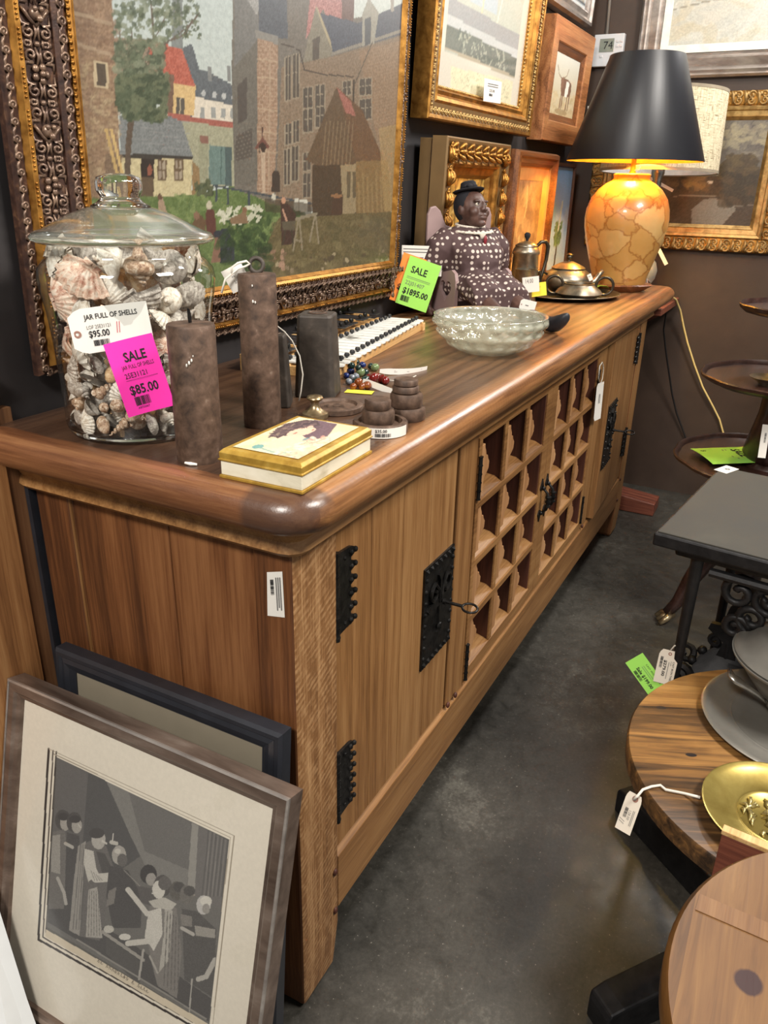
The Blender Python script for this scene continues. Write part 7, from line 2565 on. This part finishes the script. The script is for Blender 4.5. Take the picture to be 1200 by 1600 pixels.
# ------------------------------------------------------------------ round mango wood side table and what stands on it
def planks(name, axis_deg, n_w, cols, line, rough, knots=()):
    m, nt, b = new_mat(name)
    tc = nd(nt, 'ShaderNodeTexCoord')
    mp = nd(nt, 'ShaderNodeMapping')
    mp.inputs['Rotation'].default_value = (0, 0, math.radians(axis_deg))
    nt.links.new(tc.outputs['Object'], mp.inputs['Vector'])
    sp = nd(nt, 'ShaderNodeSeparateXYZ')
    nt.links.new(mp.outputs[0], sp.inputs[0])
    row = mathn(nt, 'FLOOR', mathn(nt, 'MULTIPLY', sp.outputs['Y'], n_w), 0)
    wn = nd(nt, 'ShaderNodeTexWhiteNoise', noise_dimensions='1D')
    nt.links.new(row, wn.inputs['W'])
    st_ = nd(nt, 'ShaderNodeMapping')
    st_.inputs['Scale'].default_value = (3, 42, 42)
    nt.links.new(mp.outputs[0], st_.inputs[0])
    n1 = noise(nt, st_.outputs[0], 1.6, 5, 0.65, 0.8)
    st2 = nd(nt, 'ShaderNodeMapping')
    st2.inputs['Scale'].default_value = (2.5, 9, 9)
    nt.links.new(mp.outputs[0], st2.inputs[0])
    n2 = noise(nt, st2.outputs[0], 1.5, 3, 0.5, 1.0)
    f = mathn(nt, 'ADD', mathn(nt, 'ADD', mathn(nt, 'MULTIPLY', n1.outputs['Fac'], 0.5), mathn(nt, 'MULTIPLY', n2.outputs['Fac'], 0.35)), mathn(nt, 'MULTIPLY', wn.outputs['Value'], 0.18))
    col = ramp(nt, f, cols)
    for kx, ky, ra, rb_, kc in knots:
        cx = mathn(nt, 'DIVIDE', mathn(nt, 'SUBTRACT', sp.outputs['X'], kx), ra)
        cy = mathn(nt, 'DIVIDE', mathn(nt, 'SUBTRACT', sp.outputs['Y'], ky), rb_)
        d = mathn(nt, 'ADD', mathn(nt, 'ADD', mathn(nt, 'MULTIPLY', cx, cx), mathn(nt, 'MULTIPLY', cy, cy)), mathn(nt, 'MULTIPLY', n1.outputs['Fac'], 0.5))
        kf = ramp(nt, d, [(0.75, (1, 1, 1, 1)), (1.0, (0, 0, 0, 1))])
        col = mixc(nt, kf, col, kc)
    fr_ = mathn(nt, 'FRACT', mathn(nt, 'MULTIPLY', sp.outputs['Y'], n_w), 0)
    jl = ramp(nt, fr_, [(0.0, (1, 1, 1, 1)), (0.02, (0, 0, 0, 1))])
    col = mixc(nt, mathn(nt, 'MULTIPLY', jl, line), col, S(70, 42, 20))
    nt.links.new(col, b.inputs['Base Color'])
    b.inputs['Roughness'].default_value = rough
    bump(nt, b, n1.outputs['Fac'], 0.12, 0.002)
    return m


RX, RY, RZ, RR = 0.486, -0.666, 0.42, 0.2915
M['mango'] = planks('streaky_mango_planks', 65.5, 13, [(0.36, S(46, 34, 24)), (0.47, S(92, 66, 40)), (0.56, S(134, 96, 53)), (0.70, S(168, 126, 72))], 0.35, 0.42,
                    [(-0.205, 0.151, 0.011, 0.006, S(34, 30, 32)), (-0.189, 0.026, 0.012, 0.006, S(34, 30, 32))])
rtb = thing('side_table', 'low round side table with a streaky plank top and black cross base', 'table', (RX, RY, 0))
obj('top', MB().lathe([(RR-0.006, RZ-0.036), (RR-0.001, RZ-0.033), (RR, RZ-0.004), (RR-0.003, RZ), (0, RZ)], 96), M['mango'], rtb, smooth=40)
obj('column', MB().lathe([(0.10, RZ-0.048), (0.10, RZ-0.037), (0.05, RZ-0.060), (0.042, RZ-0.10), (0.042, 0.10), (0.055, 0.085), (0.055, 0.06)], 28), M['cast'], rtb, smooth=40)
for k, ln_ in enumerate((0.365, 0.395, 0.365, 0.395)):
    a = math.atan2(0.231, -0.276)-k*PI/2
    u_ = Vector((math.cos(a), math.sin(a), 0))
    w_ = Vector((-math.sin(a), math.cos(a), 0))
    f_ = MB()
    f_.loft([[tuple(u_*r+w_*q*hw+Vector((0, 0, z))) for q, z in ((-1, z0), (1, z0), (1, h), (-1, h))] for r, z0, h, hw in ((0.03, 0.0, 0.085, 0.03), (0.20, 0.0, 0.080, 0.029), (ln_-0.03, 0.0, 0.068, 0.028), (ln_-0.006, 0.0, 0.062, 0.027), (ln_, 0.004, 0.050, 0.024))])
    obj('foot', f_, M['cast'], rtb, bevel=0.004)

PX, PY = 0.600, -0.638
M['satin_pewter'] = mottled('satin_pewter', [(0.3, S(124, 122, 115)), (0.55, S(146, 143, 136)), (0.75, S(166, 163, 154))], 6, 0.38, 0.6, 0.04)
o = obj('plate', MB().lathe([(0.0, 0.0), (0.110, 0.0), (0.120, 0.003), (0.155, 0.009), (0.161, 0.011), (0.162, 0.013), (0.159, 0.014), (0.150, 0.0125), (0.121, 0.0065), (0.117, 0.0072), (0.114, 0.0058), (0.111, 0.0064), (0.108, 0.0046), (0.104, 0.005), (0.100, 0.0036), (0, 0.0036)], 80, cap=False), M['satin_pewter'], loc=(PX, PY, RZ), smooth=40)
tag(o, 'wide pewter plate with ringed rim on the round side table under the tureen', 'plate')
tz = RZ+0.004
tu = thing('tureen', 'lidded pewter tureen standing on the wide plate at the right edge', 'tureen', (0.660, -0.637, tz))
obj('bowl', MB().lathe([(0.0, 0.0), (0.056, 0.0), (0.060, 0.006), (0.080, 0.03), (0.104, 0.062), (0.118, 0.088), (0.130, 0.094), (0.131, 0.098), (0.120, 0.098)], 64), M['satin_pewter'], tu, smooth=40)
l_ = obj('lid', MB().lathe([(0.124, 0.099), (0.128, 0.101), (0.122, 0.106), (0.108, 0.110), (0.098, 0.122), (0.086, 0.128), (0.078, 0.130), (0.070, 0.140), (0.052, 0.150), (0.030, 0.155), (0, 0.156)], 64), M['satin_pewter'], tu, smooth=40)
obj('finial', MB().lathe([(0.014, 0.155), (0.008, 0.162), (0.012, 0.170), (0.018, 0.178), (0.012, 0.187), (0, 0.190)], 24), M['satin_pewter'], l_, smooth=60)
ldl = thing('ladle', 'silver ladle with a patterned handle lying across the pewter plate', 'ladle', (0, 0, 0))
lp = [onz(1140, 1046, 0.492), onz(1143, 1056, 0.488), onz(1152, 1064, 0.482), onz(1168, 1074, 0.474), onz(1186, 1086, 0.466), onz(1200, 1100, 0.452)]
obj('handle', MB().tube(lp, [0.004, 0.0075, 0.0085, 0.006, 0.0045, 0.004], 8, flat=0.45), M['chrome'], ldl, smooth=180)
cc_ = lp[-1]
lb_ = MB().lathe([(0.0, 0.0), (0.018, 0.003), (0.028, 0.013), (0.030, 0.022), (0.028, 0.022), (0.018, 0.006), (0, 0.003)], 24, cap=False)
obj('scoop', lb_, M['chrome'], ldl, loc=(cc_.x+0.008, cc_.y-0.024, RZ+0.016), smooth=60)

o = thing('dish', 'round brass dish with an embossed figure in its centre on the side table', 'dish', (0.338, -0.617, RZ))
obj('dish_body', MB().lathe([(0.0, 0.0), (0.055, 0.0), (0.060, 0.003), (0.100, 0.014), (0.107, 0.019), (0.108, 0.021), (0.105, 0.0215), (0.098, 0.0165), (0.060, 0.0065), (0.056, 0.0075), (0.053, 0.004), (0, 0.004)], 64, cap=False), mottled('yellow_brass', [(0.3, S(150, 128, 62)), (0.6, S(188, 168, 96)), (0.75, S(208, 192, 128))], 14, 0.32, 0.75, 0.06), o, smooth=50)
em = MB()
rr2 = random.Random(9)
for k in range(80):
    a, r = rr2.uniform(0, 2*PI), rr2.uniform(0.004, 0.046)
    x, y = r*math.cos(a), r*math.sin(a)
    b = rr2.uniform(0, PI)
    l2_ = rr2.uniform(0.008, 0.02)
    em.tube([(x-l2_*0.7*math.cos(b), y-l2_*0.7*math.sin(b), 0.0045), (x-l2_*0.3*math.cos(b), y-l2_*0.3*math.sin(b)+0.002, 0.0065), (x+0.004*math.sin(b), y, 0.0075), (x+l2_*0.7*math.cos(b), y+l2_*0.7*math.sin(b), 0.0045)], [0.0012, 0.003, 0.0032, 0.0012], 6)
obj('embossing', em, mottled('brass_relief', [(0.3, S(140, 124, 72)), (0.7, S(206, 192, 136))], 20, 0.3, 0.75, 0.06), o, smooth=180)
dp = lambda u, v, z: onz(u, v, z)
o = obj('tag_string', MB().tube([dp(1094, 1246, RZ+0.012), dp(1070, 1240, RZ+0.003), dp(1040, 1234, RZ+0.003), dp(1032, 1227, RZ+0.004), dp(1018, 1229, RZ+0.004), dp(1004, 1234, RZ+0.003), dp(996, 1244, RZ+0.002), dp(990, 1249, RZ-0.006)], 0.0022, 6), M['string'], smooth=180)
tag(o, 'white string running from the brass dish over the rim of the side table', 'string')
ps = Vector(dp(997, 1240, RZ-0.004))
sheet('price_tag', 'cream hanging tag over the rim of the round side table', 'price tag', *c3(ps, Vector((-0.75, 0.35, 0.5)), (1005, 1247), (984, 1306), (985, 1224)), M['tag_cream'],
      [('RULE', 0.4, 0.16, 0.03, 1, 0, 0.4), ('RULE', 0.4, 0.24, 0.03, 1, 0, 0.4), ('128.00', 0.42, 0.36, 0.16, 1, 0, 0.26), ('BAR', 0.40, 0.58, 0.2, 0, 0, 0.26), ('//', 0.7, 0.56, 0.36, 1)], cut=0.12, hole=(0.12, 0.6, 0.005))
# upright board between the two round tables
bp = thing('upright_board', 'upright reddish board with a pale top edge between the two round tables', 'board', (0.196, -0.545, 0), (0, 0, math.radians(-6)))
obj('panel', MB().box(-0.012, -0.0002, -0.165, 0, 0, 0.4965), M['red_wood'], bp, bevel=0.001)
obj('top_edge', MB().box(-0.013, 0.0003, -0.166, 0.001, 0.4968, 0.504), M['pale_wood'], bp, bevel=0.001)

# ------------------------------------------------------------------ round pine table in the near right corner
NX, NY, NZ, NR = -0.076, -0.764, 0.56, 0.2565
M['pine'] = planks('honey_pine_top', 0, 4.2, [(0.34, S(76, 48, 20)), (0.47, S(106, 71, 34)), (0.58, S(122, 86, 44)), (0.72, S(140, 104, 58))], 0.4, 0.40,
                   [(-0.005, 0.178, 0.0185, 0.0165, S(46, 12, 10))])
pt = thing('side_table', 'honey pine round table top with a dark red knot at bottom right', 'table', (NX, NY, 0))
obj('top', MB().lathe([(NR-0.006, NZ-0.030), (NR, NZ-0.026), (NR, NZ-0.006), (NR-0.005, NZ), (0, NZ)], 96), M['pine'], pt, smooth=40)
w1, w2_ = onz(1072, 1402, NZ), onz(1230, 1470, NZ)
d_ = (w2_-w1).normalized()
p_ = Vector((-d_.y, d_.x, 0))
mb = MB()
a0_ = w1-Vector((NX, NY, 0))
L1 = (w2_-w1).length
for i in (0,):
    c1 = a0_+d_*0.012
    c2 = a0_+d_*(L1+0.05)
    mb.loft([[tuple(c1+p_*s_*0.012+Vector((0, 0, z))) for s_, z in ((-1, -0.002), (1, -0.002), (1, 0.0012), (-1, 0.0012))], [tuple(c2+p_*s_*0.012+Vector((0, 0, z))) for s_, z in ((-1, -0.002), (1, -0.002), (1, 0.0012), (-1, 0.0012))]])
obj('inlaid_strip', mb, wood('pale_pine_strip', 'X', S(100, 66, 36), S(118, 82, 47), S(132, 96, 58), 0.4), pt)
obj('column', MB().box(-0.04, 0.04, -0.04, 0.04, 0.06, NZ-0.03), M['black_frame'], pt, bevel=0.006)
for k in range(2):
    f_ = MB()
    a = math.radians(35)+k*PI/2
    u_ = Vector((math.cos(a), math.sin(a), 0))
    w_ = Vector((-math.sin(a), math.cos(a), 0))
    for s_ in (-1, 1):
        f_.loft([[tuple(u_*s_*r+w_*q*0.03+Vector((0, 0, z))) for q, z in ((-1, 0), (1, 0), (1, h), (-1, h))] for r, h in ((0.0, 0.065), (0.12, 0.06), (0.18, 0.05))])
    obj('foot', f_, M['black_frame'], pt, bevel=0.004)
